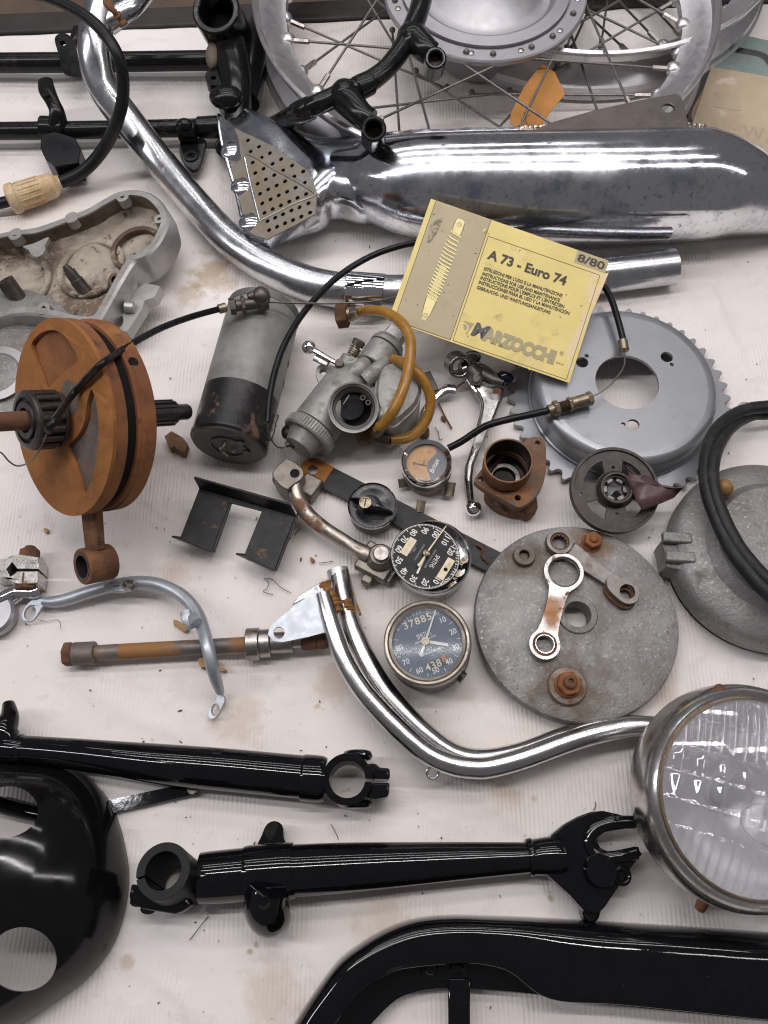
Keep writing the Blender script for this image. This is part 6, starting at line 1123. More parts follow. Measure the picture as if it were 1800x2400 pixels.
# ------------------------------------------------------------------ clamp and lever at the left edge
E_ = lambda x, y: (x*.226, 980+y*.226)
def EP(x, y, z): return P(*E_(x, y), z)
t = thing('handlebar_clamp', 'small bare alloy clamp with slot and rusty bolt at left edge', 'clamp', at=EP(220, 1560, 0))
out_ = [(-120, 1470), (60, 1455), (110, 1425), (200, 1412), (400, 1440), (402, 1565), (180, 1563), (125, 1490), (62, 1565), (108, 1645), (175, 1590), (400, 1590), (385, 1710), (200, 1718), (110, 1700), (30, 1650), (-120, 1650)]
mb = MB(); mb.prism([EP(x, y, .022) for x, y in out_], Vector((0, 0, -.020))); build(mb, 'body', mat('polished_alloy', (.58, .56, .53), .95, .25, .12, 60, .1, [((.30, .25, .20), 50, .52, .68, .5, .6)], (150, .2)), t, bevel=.003, seg=3)
mb = MB(); mb.prism([EP(x, y, .010) for x, y in [(40, 1565), (125, 1470), (420, 1555), (420, 1600), (110, 1665)]], Vector((0, 0, -.006))); build(mb, 'slot_floor', lining, t)
a, b = EP(310, 1400, .013), EP(278, 1750, .013); d = (b-a).normalized()
mb = MB(); mb.cyl(a-d*.003, a+d*.007, .0085, n=6); mb.cyl(a-d*.006, a, .0045, n=14); mb.cyl(b-d*.010, b+d*.003, .0095, n=6); build(mb, 'bolt', rust_dark, t, bevel=.0008)
mb = MB(); mb.prism([EP(x, y, .016) for x, y in [(190, 1400), (230, 1350), (268, 1345), (276, 1375), (240, 1410)]], Vector((0, 0, -.002))); build(mb, 'brass_shim', mat('yellow_shim', (.50, .36, .12), .3, .5), t, bevel=.0004)
t = thing('clutch_lever', 'polished forked lever tip beside the alloy clamp at left edge', 'lever', at=EP(150, 1850, 0))
mb = MB(); mb.tube([(EP(x, y, z), r_) for x, y, z, r_ in [(-150, 1900, .012, .006), (0, 1865, .012, .0055), (150, 1800, .012, .0052), (280, 1800, .011, .0056), (350, 1800, .010, .0068), (400, 1775, .010, .0062)]], n=14, flat=(1, .8)); build(mb, 'tip', chrome_clean, t)
mb = MB(); mb.prism(catmull([EP(x, y, .010) for x, y in [(-150, 1890), (0, 1880), (180, 1815), (250, 1830), (140, 1920), (60, 2020), (-20, 2150), (-150, 2200)]], 2, True), Vector((0, 0, -.005)), [[EP(x, y, .010) for x, y in [(35, 1945), (95, 1890), (108, 1905), (50, 1965)]]]); build(mb, 'web', chrome_rusty, t, bevel=.001)
mb = MB(); mb.lathe([(0, .014), (.016, .0135), (.0185, .011), (.018, .003)], Matrix.Translation(EP(-20, 2070, 0)), 36); build(mb, 'pivot_cap', alu_hub, t)

# ------------------------------------------------------------------ bent stay
V_ = lambda x, y: (x*.3376, 1260+y*.3376)
def VP(x, y, z): return P(*V_(x, y), z)
t = thing('mudguard_stay', 'bent grey plated tubular stay with flattened eyed ends', 'stay', at=VP(900, 500, 0))
pts_ = [(300, 440, .010, 10), (370, 447, .010, 14), (470, 428, .010, 15), (600, 385, .011, 15.5), (720, 350, .012, 15.5), (820, 328, .013, 16), (960, 312, .015, 16), (1080, 322, .017, 16), (1200, 365, .019, 15.5), (1300, 435, .022, 15.5), (1370, 530, .026, 15.5), (1412, 640, .032, 15.5), (1440, 750, .038, 15.5), (1470, 880, .034, 15.5), (1500, 990, .022, 14), (1530, 1075, .012, 10)]
mb = MB(); mb.tube([(VP(x, y, z), r_*S(*V_(x, y), z)) for x, y, z, r_ in pts_], n=20, sub=6); build(mb, 'tube', zinc, t)
def tab(pts, z, hole, hr, nm, tilt=Vector((0, 0, 1))):
    o_ = VP(*hole, z); tilt = tilt.normalized(); q = [PP(*V_(*p), o_, tilt) for p in pts]; u1, v1, _n = basis(tilt); m = MB()
    m.prism(catmull(q, 3, True), tilt*-.0032, [[o_+(u1*math.cos(k*.5236)*1.0+v1*math.sin(k*.5236)*1.35)*hr for k in range(12)]]); return build(m, nm, zinc, t, bevel=.0008)
tab([(152, 520), (200, 450), (250, 425), (340, 430), (370, 455), (300, 475), (262, 530), (225, 575), (175, 580), (152, 555)], .008, (208, 522), .0048, 'end_tab')
tab([(1515, 1060), (1545, 1090), (1558, 1130), (1540, 1175), (1500, 1240), (1470, 1258), (1448, 1240), (1455, 1195), (1500, 1130)], .007, (1495, 1195), .0038, 'end_tab', Vector((-.25, 0, 1)))
mb = MB(); mb.prism(catmull([VP(x, y, .023) for x, y in [(715, 345), (770, 298), (830, 300), (870, 330), (880, 368), (780, 372)]], 3, True), Vector((0, 0, -.004)), [[VP(802+26*math.cos(k*.785), 330+14*math.sin(k*.785), .023) for k in range(8)]]); build(mb, 'welded_lug', zinc, t, bevel=.001)
mb = MB(); mb.tube([VP(x, y, .026) for x, y in [(870, 320), (900, 335), (935, 322)]], .004, n=8, rag=.3); build(mb, 'weld_bead', bare_steel, t, jit=.0012)
mb = MB(); mb.tube([(VP(1285, 510, .036), .0042), (VP(1300, 570, .037), .0042), (VP(1340, 630, .034), .0036)], n=10, flat=(1, .5)); mb.tube([VP(1330, 545, .038), VP(1365, 595, .040)], .005, n=8, rag=.3); build(mb, 'welded_lug', zinc, t, jit=.0006)

# ------------------------------------------------------------------ wheel spindle
t = thing('wheel_spindle', 'rusty wheel spindle with nut and steel spacers under the stay', 'spindle', at=P(450, 1515, 0))
A, B = P(150, 1534, .013), P(768, 1500, .013); d = (B-A).normalized(); s_ = S(400, 1520, .013)
def seg(x0, x1, r_, m_, nm, n=28, bev=.0008, r2=None):
    L_ = (B-A).length; a, b = A+d*L_*(x0-150)/618, A+d*L_*(x1-150)/618; mb = MB(); mb.cyl(a, b, r_*s_, None if r2 is None else r2*s_, n=n); return build(mb, nm, m_, t, bevel=bev)
seg(224, 640, 18, rust_shaft, 'shaft', bev=0); seg(150, 172, 30, rust_dark, 'nut', 6, .0018); seg(171, 224, 27, rust_plate, 'collar', 28, .0012)
seg(577, 608, 38, bare_steel, 'spacer'); seg(607, 634, 33, bare_steel, 'spacer'); seg(633, 686, 25, bare_steel, 'sleeve'); seg(684, 712, 15, bare_steel, 'thread'); seg(706, 742, 21, rust_dark, 'nut', 28, .0012); seg(741, 768, 22, rust_dark, 'nut', 6, .0014)

# ------------------------------------------------------------------ twin chrome tubes with bracket
t = thing('twin_tube_bar', 'pair of curved chrome tubes welded to a rusty bracket plate', 'tube bar', at=P(1000, 1740, 0))
front = [(757, 1392, .030, 20), (770, 1440, .030, 22), (785, 1490, .029, 23), (808, 1550, .028, 23.5), (845, 1612, .027, 23.5), (895, 1670, .026, 24), (960, 1733, .026, 24), (1010, 1772, .026, 24.5), (1062, 1793, .026, 25), (1110, 1800, .026, 25), (1150, 1798, .026, 25), (1225, 1778, .026, 24.5), (1344, 1735, .026, 24), (1430, 1712, .026, 23.5), (1500, 1702, .026, 23), (1590, 1712, .026, 22)]
tubec = mat('worn_chrome', (.62, .61, .61), 1, .20, .06, 40, .05, [((.46, .44, .43), 26, .5, .68, .3, 1), ((.30, .26, .23), 110, .62, .72, .45, .9)], (90, .06))
mb = MB(); mb.tube(T(*front), n=28, sub=6); build(mb, 'front_tube', tubec, t)
rear = [(793, 1340, .012, 25), (804, 1402, .013, 26), (822, 1464, .014, 26), (852, 1536, .015, 26), (892, 1606, .015, 26), (942, 1668, .015, 26), (1000, 1724, .014, 26), (1062, 1766, .012, 25), (1130, 1780, .0098, 25), (1220, 1764, .0098, 24), (1330, 1726, .0098, 24), (1430, 1700, .0098, 23), (1590, 1704, .0098, 22)]
mb = MB(); mb.tube(T(*rear), n=28, sub=6); rt_ = build(mb, 'rear_tube', tubec, t)
mb = MB(); mb.tube(T((791, 1336, .012, 26), (806, 1400, .011, 26.2), (823, 1448, .0106, 25.7)), n=28, sub=5); build(mb, 'plated_end', zinc_rust, rt_)
mb = MB(); mb.tube([P(x, y, z) for x, y, z in [(762, 1366, .028), (770, 1388, .029), (782, 1412, .029), (790, 1436, .027)]], .0048, n=10, rag=.25); mb.tube([P(x, y, z) for x, y, z in [(812, 1405, .021), (818, 1425, .021), (824, 1448, .020), (832, 1462, .019)]], .0042, n=10, rag=.3, flat=(1, .5)); build(mb, 'rust_patch', mat('crusty_rust', (.26, .12, .03), 0, .75, .3, 150, .05, [((.10, .05, .02), 200, .5, .65, .8, None), ((.50, .36, .20), 260, .62, .7, .7, None)], (400, 1)), t, jit=.0016)
o_ = P(700, 1440, .034); n_ = Vector((.05, -.05, 1)).normalized()
plt = [(628, 1487), (633, 1466), (660, 1444), (700, 1412), (742, 1382), (756, 1378), (762, 1396), (768, 1440), (770, 1480), (720, 1493), (662, 1505), (640, 1503)]
mb = MB(); mb.prism([PP(x, y, o_, n_) for x, y in plt], n_*-.0024, [[PP(654+13*math.cos(k*.3927), 1483+14*math.sin(k*.3927), o_, n_) for k in range(16)]]); build(mb, 'bracket_plate', zinc, t, bevel=.0007)
plt2 = [(684, 1418), (700, 1395), (740, 1372), (765, 1355), (768, 1375), (740, 1390)]
mb = MB(); mb.prism([P(x, y, .024) for x, y in plt2], Vector((0, 0, -.002))); build(mb, 'lower_plate', zinc_rust, t, bevel=.0006)
mb = MB(); c = P(1014, 1811, .020); d = Vector((0, -.25, 1)).normalized(); mb.ring((c-d*.002, c+d*.002), 17*S(1014, 1811, .02), 10*S(1014, 1811, .02), 24); mb.tube([(P(1018, 1797, .020), .0042), (P(1024, 1782, .022), .0055)], n=10, sub=2); build(mb, 'eyelet', chrome_clean, t, bevel=.0006)

# ------------------------------------------------------------------ headlamp
c0 = P(1742, 1864, .062); s_ = S(1742, 1864, .062); rl = 257*s_; axl = Vector((.06, -.15, 1)).normalized(); Mh = frame(c0, axl, R(-16))
t = thing('headlamp', 'round chrome headlamp with fluted glass lens and rust spotted rim', 'headlamp', Mh)
lamp_chrome = mat('lamp_chrome', (.62, .60, .59), 1, .22, .10, 40, .06, [((.36, .33, .31), 30, .48, .66, .32, .95), ((.22, .14, .08), 120, .66, .70, .7, .2)], (80, .1))
mb = MB(); mb.lathe([(rl*.835, .0165), (rl*.84, .0185), (rl*.855, .0185), (rl*.86, .0170), (rl*.875, .0185), (rl*.90, .0195), (rl*.94, .0170), (rl*.975, .0110), (rl*.995, .0030), (rl, -.006), (rl*.995, -.012), (rl*.985, -.013)], n=120); rm = build(mb, 'rim', lamp_chrome, t, local=True, sharp=50)
mb = MB(); mb.lathe([(rl*.862, .0178), (rl*.846, .0192), (rl*.838, .0175)], n=96); build(mb, 'rust_line', mat('rim_rust', (.20, .145, .095), .6, .5, .3, 60), rm, local=True)
for (x, y) in ((1685, 1632),):
    p = Mh.inverted() @ PP(x, y, c0+axl*.010, axl); a = math.atan2(p.y, p.x); q = MB(); q.sphere(Vector((rl*.945*math.cos(a), rl*.945*math.sin(a),   .0140)), .0050, 14, (1, 1, .22)); build(q, 'rusty_rivet', rust_dark, rm, local=True)
mb = MB(); mb.lathe([(rl*.985, -.010), (rl*.97, -.020), (rl*.90, -.036), (rl*.75, -.050), (rl*.5, -.058), (0, -.060)], n=96); build(mb, 'shell', chrome_rusty, t, local=True)
mb = MB(); mb.lathe([(rl*.835, .014), (rl*.80, .004), (rl*.70, -.012), (rl*.5, -.030), (rl*.3, -.040), (rl*.12, -.044), (0, -.044)], n=96); rf = build(mb, 'reflector', reflector, t, local=True)
mb = MB(); mb.lathe([(.011, -.044), (.011, -.036), (.009, -.035), (.008, -.015), (.005, -.009), (0, -.008)], n=24); build(mb, 'bulb', mat('frosted_bulb', (.55, .55, .57), .3, .2), rf, local=True)
# fluted glass: one dome whose inner face carries vertical flutes in three bands
nr_, na_ = 60, 160; R_l = rl*.845; v = []; f = []
def lens_z(x, y):
    q = (x*x+y*y)/(R_l*R_l); z = .0185+.012*(1-q); u = x/R_l; w_ = y/R_l
    if w_ > .30: z -= .0026*abs(math.sin(u*26))*min(1, (w_-.30)*12)
    elif w_ > -.52: z -= .0022*abs(math.sin(u*15))*min(1, (.30-w_)*10)
    else: z -= .0016*abs(math.sin(u*30))
    for b_ in (.62, .30, .02, -.26, -.52):
        z += .0006*math.exp(-((w_-b_)/.016)**2)
    return z
gx = 150
idx = {}
for j in range(gx+1):
    for i in range(gx+1):
        u, w_ = -1+2*i/gx, -1+2*j/gx
        m_ = max(abs(u), abs(w_)); L_ = math.hypot(u, w_); k = (m_/L_ if L_ > 1e-6 else 1)
        x, y = u*k*R_l, w_*k*R_l; v.append(Vector((x, y, lens_z(x, y))))
f = [(j*(gx+1)+i, j*(gx+1)+i+1, (j+1)*(gx+1)+i+1, (j+1)*(gx+1)+i) for j in range(gx) for i in range(gx)]
n0_ = len(v); v2 = [Vector((p.x*.998, p.y*.998, .0165+.012*(1-(p.x**2+p.y**2)/(R_l**2)))) for p in v]
f2 = [tuple(a+n0_ for a in q[::-1]) for q in f]
mb = MB(); mb.add(v+v2, f+f2); ln = build(mb, 'lens', lens_glass, t, local=True, sharp=180)
pc = Mh.inverted() @ PP(1807, 1936, c0+axl*.030, axl); mb = MB(); zc = lens_z(pc.x, pc.y)
mb.tube([Vector((pc.x+.020*math.cos(k*.262), pc.y+.0135*math.sin(k*.262), zc+.0006)) for k in range(24)], .0007, n=6, sub=1, closed=True); build(mb, 'oval_badge', lens_glass, ln, local=True)
text('Lucas', .011, Tr(pc.x, pc.y, zc+.0012), mat('moulded_letter', (.75, .75, .76), .2, .15), ln, .02)
mb = MB(); mb.tube(T((1640, 2130, .010, 13), (1652, 2108, .016, 15), (1668, 2104, .022, 13), (1680, 2112, .020, 10)), n=12); mb.cyl(P(1678, 2112, .016), P(1702, 2118, .016), 13*S(1690, 2115, .016), n=8); build(mb, 'rim_screw', mat('copper_rust', (.27, .13, .065), .3, .6, .25, 90), t, bevel=.001)

# ------------------------------------------------------------------ upper fork leg
t = thing('fork_leg', 'glossy black tapered fork leg with split clamp ring, upper of two', 'fork leg', at=P(400, 1800, 0), group='black fork legs')
mb = MB(); mb.tube(T((-60, 1748, .020, 30), (40, 1756, .020, 31), (60, 1757, .020, 32), (180, 1768, .020, 36), (300, 1782, .020, 42), (380, 1791, .020, 46), (520, 1803, .020, 48), (720, 1822, .020, 49)), n=32, sub=5); build(mb, 'tube', gloss, t)
mb = MB(); mb.tube(T((-60, 1748, .020, 36), (36, 1756, .020, 36), (46, 1757, .020, 34), (58, 1758, .020, 33)), n=28, sub=2); build(mb, 'socket', gloss, t)
mb = MB(); mb.tube(T((708, 1822, .020, 51), (714, 1822.5, .020, 53), (752, 1826, .020, 53), (764, 1827, .020, 48)), n=32, sub=2); build(mb, 'collar', gloss, t)
mb = MB(); mb.tube(T((20, 1650, .016, 14), (22, 1680, .020, 22), (10, 1710, .022, 32), (12, 1740, .020, 34)), n=16); build(mb, 'top_lug', gloss, t)
c = P(814, 1826, .034); s_ = S(814, 1826, .034); sl = R(-3)
def split_ring(c, ro, ri, gap, a0, n=40): return [Vector((c.x+ro*math.cos(a0+gap*ri/ro+(2*math.pi-2*gap*ri/ro)*i/n), c.y+ro*math.sin(a0+gap*ri/ro+(2*math.pi-2*gap*ri/ro)*i/n), c.z)) for i in range(n+1)]+[Vector((c.x+ri*math.cos(a0-gap+2*math.pi-(2*math.pi-2*gap)*i/n), c.y+ri*math.sin(a0-gap+2*math.pi-(2*math.pi-2*gap)*i/n), c.z)) for i in range(n+1)]
mb = MB(); mb.prism(split_ring(c, 59*s_, 42*s_, .09, sl), Vector((0, 0, -.028))); cr_ = build(mb, 'clamp_ring', gloss, t, bevel=.0022, seg=3)
for sy, yy in ((-1, 1806), (1, 1849)):
    mb = MB(); mb.prism([P(x, y, .031) for x, y in ([(858, 1790), (880, 1788), (890, 1798), (914, 1800), (914, 1826), (872, 1824)] if sy < 0 else [(858, 1866), (880, 1873), (905, 1868), (911, 1865), (914, 1834), (872, 1834)])], Vector((0, 0, -.022))); build(mb, 'clamp_ear', gloss, cr_, bevel=.0022, seg=3)
for y0_, y1_ in ((1783, 1760), (1876, 1895)):
    mb = MB(); mb.cyl(P(838, y0_, .019), P(838, y1_, .019), .0115, n=20); build(mb, 'bolt_boss', gloss, cr_, bevel=.003)

# ------------------------------------------------------------------ lower fork leg with slotted dropout
t = thing('fork_leg', 'glossy black fork leg with slotted axle end, lower of two', 'fork leg', at=P(900, 2035, 0), group='black fork legs')
mb = MB(); mb.tube(T((470, 2058, .023, 56), (500, 2056, .023, 58), (590, 2048, .023, 59)), n=32, sub=3); build(mb, 'upper_tube', gloss, t)
mb = MB(); mb.tube(T((576, 2049, .023, 60), (586, 2048, .023, 63), (676, 2041, .023, 63), (688, 2040, .023, 60)), n=32, sub=2); co_ = build(mb, 'collar', gloss, t)
mb = MB(); mb.tube(T((680, 2041, .023, 58), (780, 2035, .0225, 56), (900, 2028, .022, 51), (1080, 2018, .021, 42), (1245, 2010, .020, 34)), n=32, sub=5); build(mb, 'tapered_tube', gloss, t)
mb = MB(); mb.tube(T((1236, 2010, .020, 40), (1246, 2009, .020, 43), (1252, 2009, .020, 40), (1300, 2006, .020, 44), (1320, 2004, .020, 40)), n=28, sub=2); build(mb, 'socket', gloss, t)
Dp = lambda x, y: (900+x*.398, 1880+y*.398)
def DP(x, y, z): return P(*Dp(x, y), z)
drop = [(985, 195), (1060, 130), (1140, 85), (1215, 58), (1290, 50), (1380, 70), (1462, 95), (1482, 150), (1390, 160), (1300, 176), (1262, 205), (1256, 235), (1278, 270), (1320, 290), (1400, 282), (1500, 260), (1508, 290), (1522, 305), (1462, 378), (1420, 450), (1375, 510), (1300, 620), (1260, 660), (1180, 640), (1100, 550), (1000, 460), (960, 425), (960, 300)]
mb = MB(); mb.prism([DP(x, y, .026) for x, y in drop], Vector((0, 0, -.014))); dr_ = build(mb, 'dropout', gloss, t, bevel=.0025, seg=3)
mb = MB(); rim_ = [(1215, 250), (1205, 200), (1240, 150), (1300, 128), (1380, 122), (1470, 118)]; mb.tube([(DP(x, y, .0265), .0045) for x, y in [(1478, 118), (1390, 118), (1300, 132), (1238, 165), (1212, 225), (1232, 290), (1290, 325), (1360, 325), (1490, 300)]], n=12, flat=(1, .5)); build(mb, 'slot_rib', gloss, dr_)
mb = MB(); mb.lathe([(96*.398*S(1390, 2083, .03), .010), (96*.398*S(1390, 2083, .03), .0305), (90*.398*S(1390, 2083, .03), .032), (0, .0322)], Matrix.Translation(DP(1232, 512, .0)+Vector((0, .012, 0))), 40); build(mb, 'pivot_boss', gloss, dr_)
c = DP(1405, 432, .030); mb = MB(); mb.ring((c-Vector((0, 0, .020)), c), 58*.398*S(1460, 2052, .03), 25*.398*S(1460, 2052, .03), 28); build(mb, 'eye', gloss, dr_, bevel=.002)
mb = MB(); mb.prism([DP(x, y, .020) for x, y in [(1170, 610), (1285, 620), (1270, 680), (1245, 715), (1190, 705), (1172, 660)]], Vector((0, 0, -.016))); build(mb, 'stop', gloss, dr_, bevel=.002)
Ep = lambda x, y: (280+x*.434, 1880+y*.434)
def EE(x, y, z): return P(*Ep(x, y), z)
n_ = Vector((-.10, .20, .97)).normalized()
o_ = EE(235, 370, .052); mb = MB(); s_ = S(382, 2041, .052)
M_ = frame(o_, n_); ro_, ri_ = 148*.434*s_, 100*.434*s_
q = split_ring(Vector((0, 0, 0)), ro_, ri_, .05, R(197)); mb.prism([M_ @ p for p in q], n_*-.046); cr_ = build(mb, 'clamp_ring', mat('matt_black', (.006, .006, .007), 0, .5, .2, 60, .05, [((.02, .017, .014), 40, .58, .76, .6, None)], spec=.25), t, bevel=.002, seg=3)
mb = MB(); mb.prism([EE(x, y, .034) for x, y in [(62, 440), (50, 510), (60, 545), (130, 580), (300, 606), (340, 590), (390, 560), (360, 480), (200, 470)]], Vector((0, 0, -.028))); ea_ = build(mb, 'clamp_ear', gloss, cr_, bevel=.003, seg=3)
for x, y in ((98, 533), (155, 573)):
    c = EE(x, y, .030); dv2 = Vector((.1, -.8, .6)).normalized(); q = MB(); q.cyl(c-dv2*.004, c+dv2*.0012, .0052, n=18); build(q, 'bolt_hole', lining, cr_)
mb = MB(); mb.tube([(EE(360, 440, .026), 50*.434*S(440, 2070, .026)), (EE(430, 430, .024), 52*.434*S(470, 2070, .024)*1.0), (EE(500, 405, .023), 57*S(497, 2056, .023))], n=28, sub=4); build(mb, 'neck', gloss, t)
o_ = EE(825, 155, .016); mb = MB(); mb.prism(catmull([EE(x, y, .016) for x, y in [(745, 260), (768, 180), (792, 125), (830, 102), (870, 115), (885, 150), (888, 200), (910, 260)]], 3, True), Vector((0, 0, -.008))); ul_ = build(mb, 'upper_lug', gloss, co_, bevel=.0016)
mb = MB(); mb.cyl(EE(828, 156, .014), EE(828, 156, .0163), .0062, n=18); build(mb, 'bolt_hole', lining, ul_)  # black disc in place of a hole, standing for its shade
mb = MB(); mb.tube([(EE(805, 470, .040), .0135), (EE(785, 540, .036), .0150), (EE(805, 600, .026), .0155), (EE(830, 625, .014), .0135)], n=18); lo_ = build(mb, 'lower_lug', gloss, co_)
c = EE(783, 542, .0500); q = MB(); q.cyl(c-Vector((0, 0, .004)), c+Vector((0, 0, .0012)), .0044, n=18); build(q, 'bolt_hole', lining, lo_)

# ------------------------------------------------------------------ pressed black cowl with openings
out_ = [(-330, 1900), (-200, 1810), (-60, 1785), (101, 1793), (174, 1806), (231, 1844), (269, 1902), (292, 1977), (302, 2049), (295, 2122), (269, 2208), (217, 2281), (162, 2327), (58, 2396), (-60, 2450), (-220, 2440), (-330, 2300), (-370, 2100)]
q = catmull([P(x, y, .003) for x, y in out_], 4, True); ce_ = P(-20, 2080, 0); rings = []
for k, z in [(1.0, .002)]+[(math.cos(x*math.pi/2/30)**.85, .006+.070*math.sin(x*math.pi/2/30)**1.15) for x in range(0, 30)]:
    rings.append([Vector((ce_.x+(p.x-ce_.x)*k, ce_.y+(p.y-ce_.y)*k, z)) for p in q])
mb = MB(); mb.loft(rings, True, (False, True))
cw = build(mb, 'headlamp_cowl', cowl_m, label='domed glossy black pressed cowl with round openings, lower left corner', cat='cowl', sharp=60)
so = cw.modifiers.new('s', 'SOLIDIFY'); so.thickness = .0022; so.offset = -1
def boolean_cut(o, mbs):
    tmp = []
    for m in mbs:
        c = build(m, 'cutter', gloss, M=Matrix()); tmp.append(c); b = o.modifiers.new('b', 'BOOLEAN'); b.operation = 'DIFFERENCE'; b.object = c; b.solver = 'EXACT'
    bpy.context.view_layer.update(); dg = bpy.context.evaluated_depsgraph_get(); me = bpy.data.meshes.new_from_object(o.evaluated_get(dg))
    o.modifiers.clear(); o.data = me
    for c in tmp: bpy.data.objects.remove(c)
    me.set_sharp_from_angle(angle=R(50))
def ecut(cx, cy, rx, ry, rot, zc, n=48):
    pts = []
    for k in range(n):
        a = 2*math.pi*k/n; x, y = rx*math.cos(a), ry*math.sin(a); pts.append(P(cx+x*math.cos(rot)-y*math.sin(rot), cy+x*math.sin(rot)+y*math.cos(rot), zc))
    m = MB(); m.prism([Vector((p.x, p.y, .2)) for p in pts], Vector((0, 0, -.196))); return m
bx_ = MB(); bx_.box(Matrix.Translation((P(-110, 2080, 0).x-.2, P(-110, 2080, 0).y, .05)), .4, .6, .3)
boolean_cut(cw, [bx_, ecut(18, 1903, 74, 62, R(14), .056), ecut(44, 2252, 66, 84, R(30), .060)])
cw.modifiers.new('bevel', 'BEVEL').width = .0012; cw.modifiers['bevel'].segments = 2; cw.modifiers['bevel'].limit_method = 'ANGLE'; cw.modifiers['bevel'].angle_limit = R(60)
t = thing('flat_bar', 'bent black flat bar sticking out from beneath the cowl', 'bar', at=P(300, 1880, 0))
mb = MB(); a, b = P(230, 1897, .0065), P(448, 1850, .0065); dv = (b-a).normalized(); nv = Vector((-dv.y, dv.x, 0))*.0052
mb.prism([a+nv, b+nv, b+dv*.004-nv*.8, a-nv], Vector((0, 0, -.006))); build(mb, 'bar', gloss, t, bevel=.0008)
mb = MB(); a2 = P(-20, 1880, .0075); mb.tube([(a2, .006), (P(60, 1903, .007), .006), (P(150, 1915, .0065), .006), (a+dv*.01, .005)], n=12); build(mb, 'bent_end', gloss, t)
mb = MB(); mb.cyl(b+dv*.001-Vector((0, 0, .006)), b+dv*.001+Vector((0, 0, .001)), .0042, n=14); build(mb, 'tip', bare_steel, t, bevel=.0005)

# ------------------------------------------------------------------ chain case along the bottom
t = thing('chain_case', 'glossy black pressed steel chain case along the bottom right', 'chain case', at=P(1250, 2250, 0))
outer = [(640, 2490), (663, 2445), (691, 2395), (730, 2333), (789, 2254), (842, 2212), (905, 2176), (975, 2152), (1059, 2144), (1150, 2146), (1240, 2149), (1401, 2158), (1581, 2169), (1800, 2184), (1950, 2195)]
inner = [(735, 2490), (757, 2445), (782, 2400), (814, 2355), (859, 2310), (919, 2274), (965, 2264), (1010, 2259), (1080, 2254), (1132, 2257), (1197, 2275), (1291, 2338), (1463, 2352), (1800, 2387), (1950, 2400)]
flan = [(815, 2490), (840, 2445), (870, 2400), (926, 2345), (975, 2324), (1012, 2318), (1048, 2315), (1104, 2317), (1180, 2322), (1240, 2328), (1270, 2332), (1300, 2341), (1463, 2358), (1800, 2392), (1950, 2405)]
zs = .036
O0 = catmull([P(x, y, .008) for x, y in outer], 6); O1 = catmull([P(x, y, zs) for x, y in outer], 6); I1 = catmull([P(x, y, zs) for x, y in inner], 6); F1 = catmull([P(x, y, .014) for x, y in flan], 6)
rings = [[p+Vector((0, 0, -p.z)) for p in O0]]
for k, z in ((.0, .008), (.02, .018), (.07, .027), (.15, .0335), (.26, .0362), (.40, .0368), (.7, .0366), (.97, .0362), (1.0, .0352)):
    rings.append([Vector(((o.x+(i.x-o.x)*k), (o.y+(i.y-o.y)*k), z)) for o, i in zip(O0, I1)])
mb = MB(); mb.loft(rings, False); sh_ = build(mb, 'shell', gloss, t, sharp=60)
mb = MB(); mb.loft([[Vector((p.x, p.y, .0352)) for p in I1], [Vector((p.x, p.y, .0150)) for p in I1]], False); build(mb, 'inner_wall', gloss, t)
mb = MB(); mb.loft([[Vector((p.x, p.y, .0148)) for p in I1], F1, [p-Vector((0, 0, .010)) for p in F1]], False); build(mb, 'inner_flange', gloss, t, sharp=30)
mb = MB(); mb.tube([p+Vector((0, 0, .0352-p.z)) for p in I1], .0011, n=8, sub=1); build(mb, 'edge_bead', gloss, t)
mb = MB(); mb.prism([P(x, y, .019) for x, y in [(1050, 2292), (1102, 2292), (1102, 2420), (1100, 2480), (1052, 2480), (1051, 2400)]], Vector((0, 0, -.006))); ba_ = build(mb, 'stay_bar', gloss, t, bevel=.001)
mb = MB(); mb.prism([P(x, y, .017) for x, y in [(985, 2262), (1098, 2258), (1098, 2296), (990, 2297)]], Vector((0, 0, -.002))); build(mb, 'fixing_plate', gloss, t, bevel=.0006)
for x, y in ((1010, 2266), (1070, 2266)):
    q = MB(); q.sphere(P(x, y, .0172), .0052, 14, (1, 1, .6)); build(q, 'rivet', gloss, t)

# ------------------------------------------------------------------ litter on the cloth
def chip(pts, h, m_, name, label, cat):
    mb = MB(); mb.prism([P(x, y, h) for x, y in pts], Vector((0, 0, -h+.0002))); build(mb, name, m_, label=label, cat=cat, bevel=.0008, jit=.0008)
chip([(405, 1452), (415, 1453), (440, 1468), (441, 1478), (432, 1482), (418, 1470), (406, 1464)], .004, wood, 'wood_chip', 'pale wood chip just above the rusty spindle', 'chip')
chip([(463, 1550), (472, 1537), (490, 1538), (515, 1555), (531, 1571), (520, 1573), (480, 1563), (470, 1565)], .006, wood, 'wood_chip', 'brown splintered chip under the bent stay by spindle', 'chip')
chip([(727, 1303), (736, 1308), (739, 1314), (730, 1318), (728, 1311)], .003, rust, 'rust_flake', 'reddish rust flake lying below the kick lever', 'flake')
chip([(674, 1256), (681, 1254), (682, 1261), (675, 1263)], .003, rust_dark, 'rust_flake', 'dark flake beside right leg of folded bracket', 'flake')
chip([(102, 1236), (112, 1237), (114, 1245), (107, 1250), (102, 1244)], .003, wood, 'dirt_crumb', 'small tan crumb between crankshaft and alloy clamp', 'crumb')
chip([(208, 1615), (214, 1614), (213, 1620)], .002, speck_m, 'dirt_crumb', 'triangular dark crumb left of stay end', 'crumb')
chip([(1033, 975), (1040, 973), (1046, 984), (1043, 988), (1035, 983)], .002, rust_dark, 'rust_flake', 'brown splinter between amber hose and ball lever', 'flake')
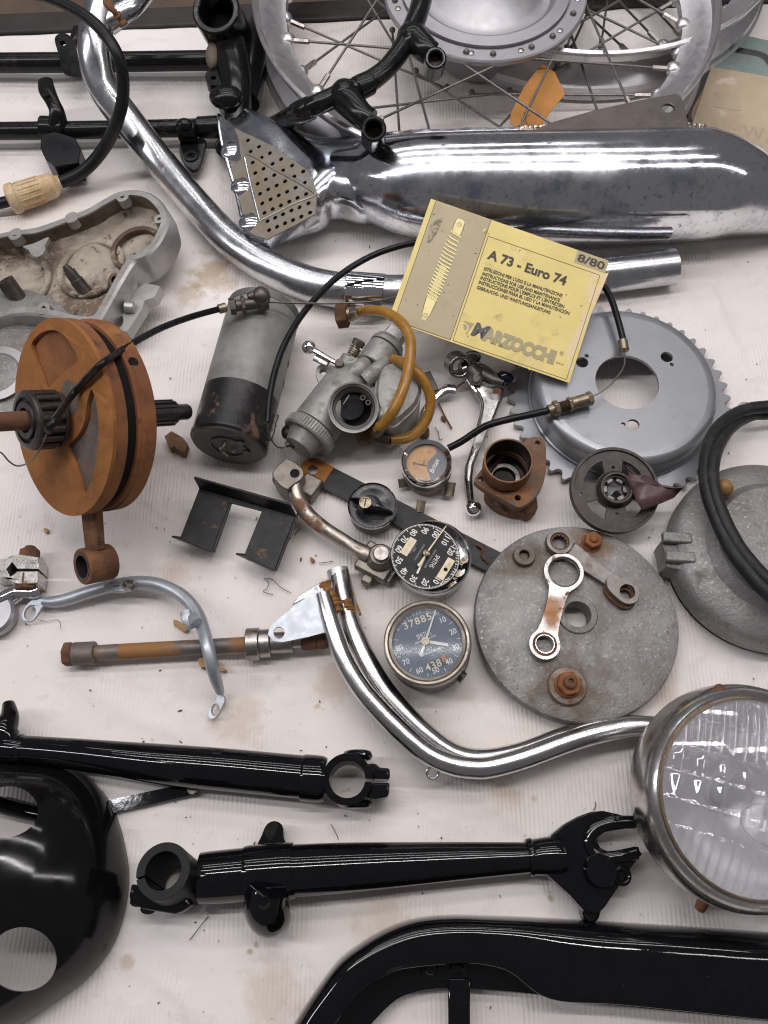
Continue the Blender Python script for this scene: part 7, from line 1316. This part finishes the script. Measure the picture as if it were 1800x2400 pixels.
def hair(pts, label, r_=.00035):
    mb = MB(); mb.tube([P(x, y, .0012+.0008*(i % 2)) for i, (x, y) in enumerate(pts)], r_, n=5, sub=4); build(mb, 'thread', thread_m, label=label, cat='thread', group='loose threads')
hair([(618, 1356), (630, 1366), (625, 1380), (617, 1386), (628, 1391), (640, 1393)], 'curly dark thread left of bracket plate, hooked half', .0003)
hair([(620, 1355), (638, 1358), (660, 1378), (681, 1389)], 'curly dark thread left of bracket plate, long half', .0003)
hair([(748, 1320), (764, 1318), (781, 1315)], 'straight dark thread above the twin tube end')
hair([(690, 1252), (698, 1244), (704, 1238)], 'short thread beside folded bracket right leg')
hair([(1019, 1001), (1028, 1013), (1030, 1030), (1038, 1028)], 'hooked thread above the ammeter')
hair([(934, 1043), (933, 1047), (943, 1053)], 'tiny hooked thread left of the ammeter')
hair([(445, 2203), (470, 2170), (489, 2147)], 'thin straight thread below lower fork clamp', .0003)
hair([(776, 1932), (786, 1950), (794, 1968)], 'thin thread between the two fork legs', .0003)
hair([(88, 1452), (110, 1456), (137, 1453), (143, 1475)], 'bent pale thread under left end of stay', .0002)
hair([(1390, 1900), (1396, 1890), (1396, 1880)], 'short brown thread above the fork dropout')
mb = MB(); rnd = random.Random(3)
for _ in range(420):
    x, y = rnd.uniform(10, 1790), rnd.uniform(330, 2390); p = P(x, y, .0003); s = rnd.choice((.0004, .0005, .0006, .0008, .0012)); a = rnd.uniform(0, 6.3); e = rnd.uniform(.4, 1.0)
    s *= .8; L_ = rnd.choice((1, 1, 1, 1.6, 2.6)); ca, sa = math.cos(a), math.sin(a); n = 6
    ring = [(s*L_*rnd.uniform(.6, 1.1)*math.cos(k*1.047), s*e*rnd.uniform(.5, 1.1)*math.sin(k*1.047)) for k in range(n)]
    v = [p+Vector((x_*ca-y_*sa, x_*sa+y_*ca, 0)) for x_, y_ in ring]+[p+Vector((0, 0, s*.5))]
    mb.add(v, [(k, (k+1) % n, n) for k in range(n)])
build(mb, 'dirt_specks', speck_m, M=Matrix(), label='fine dark dirt specks scattered over the cloth', cat='dirt', kind='stuff')
finish_texts()
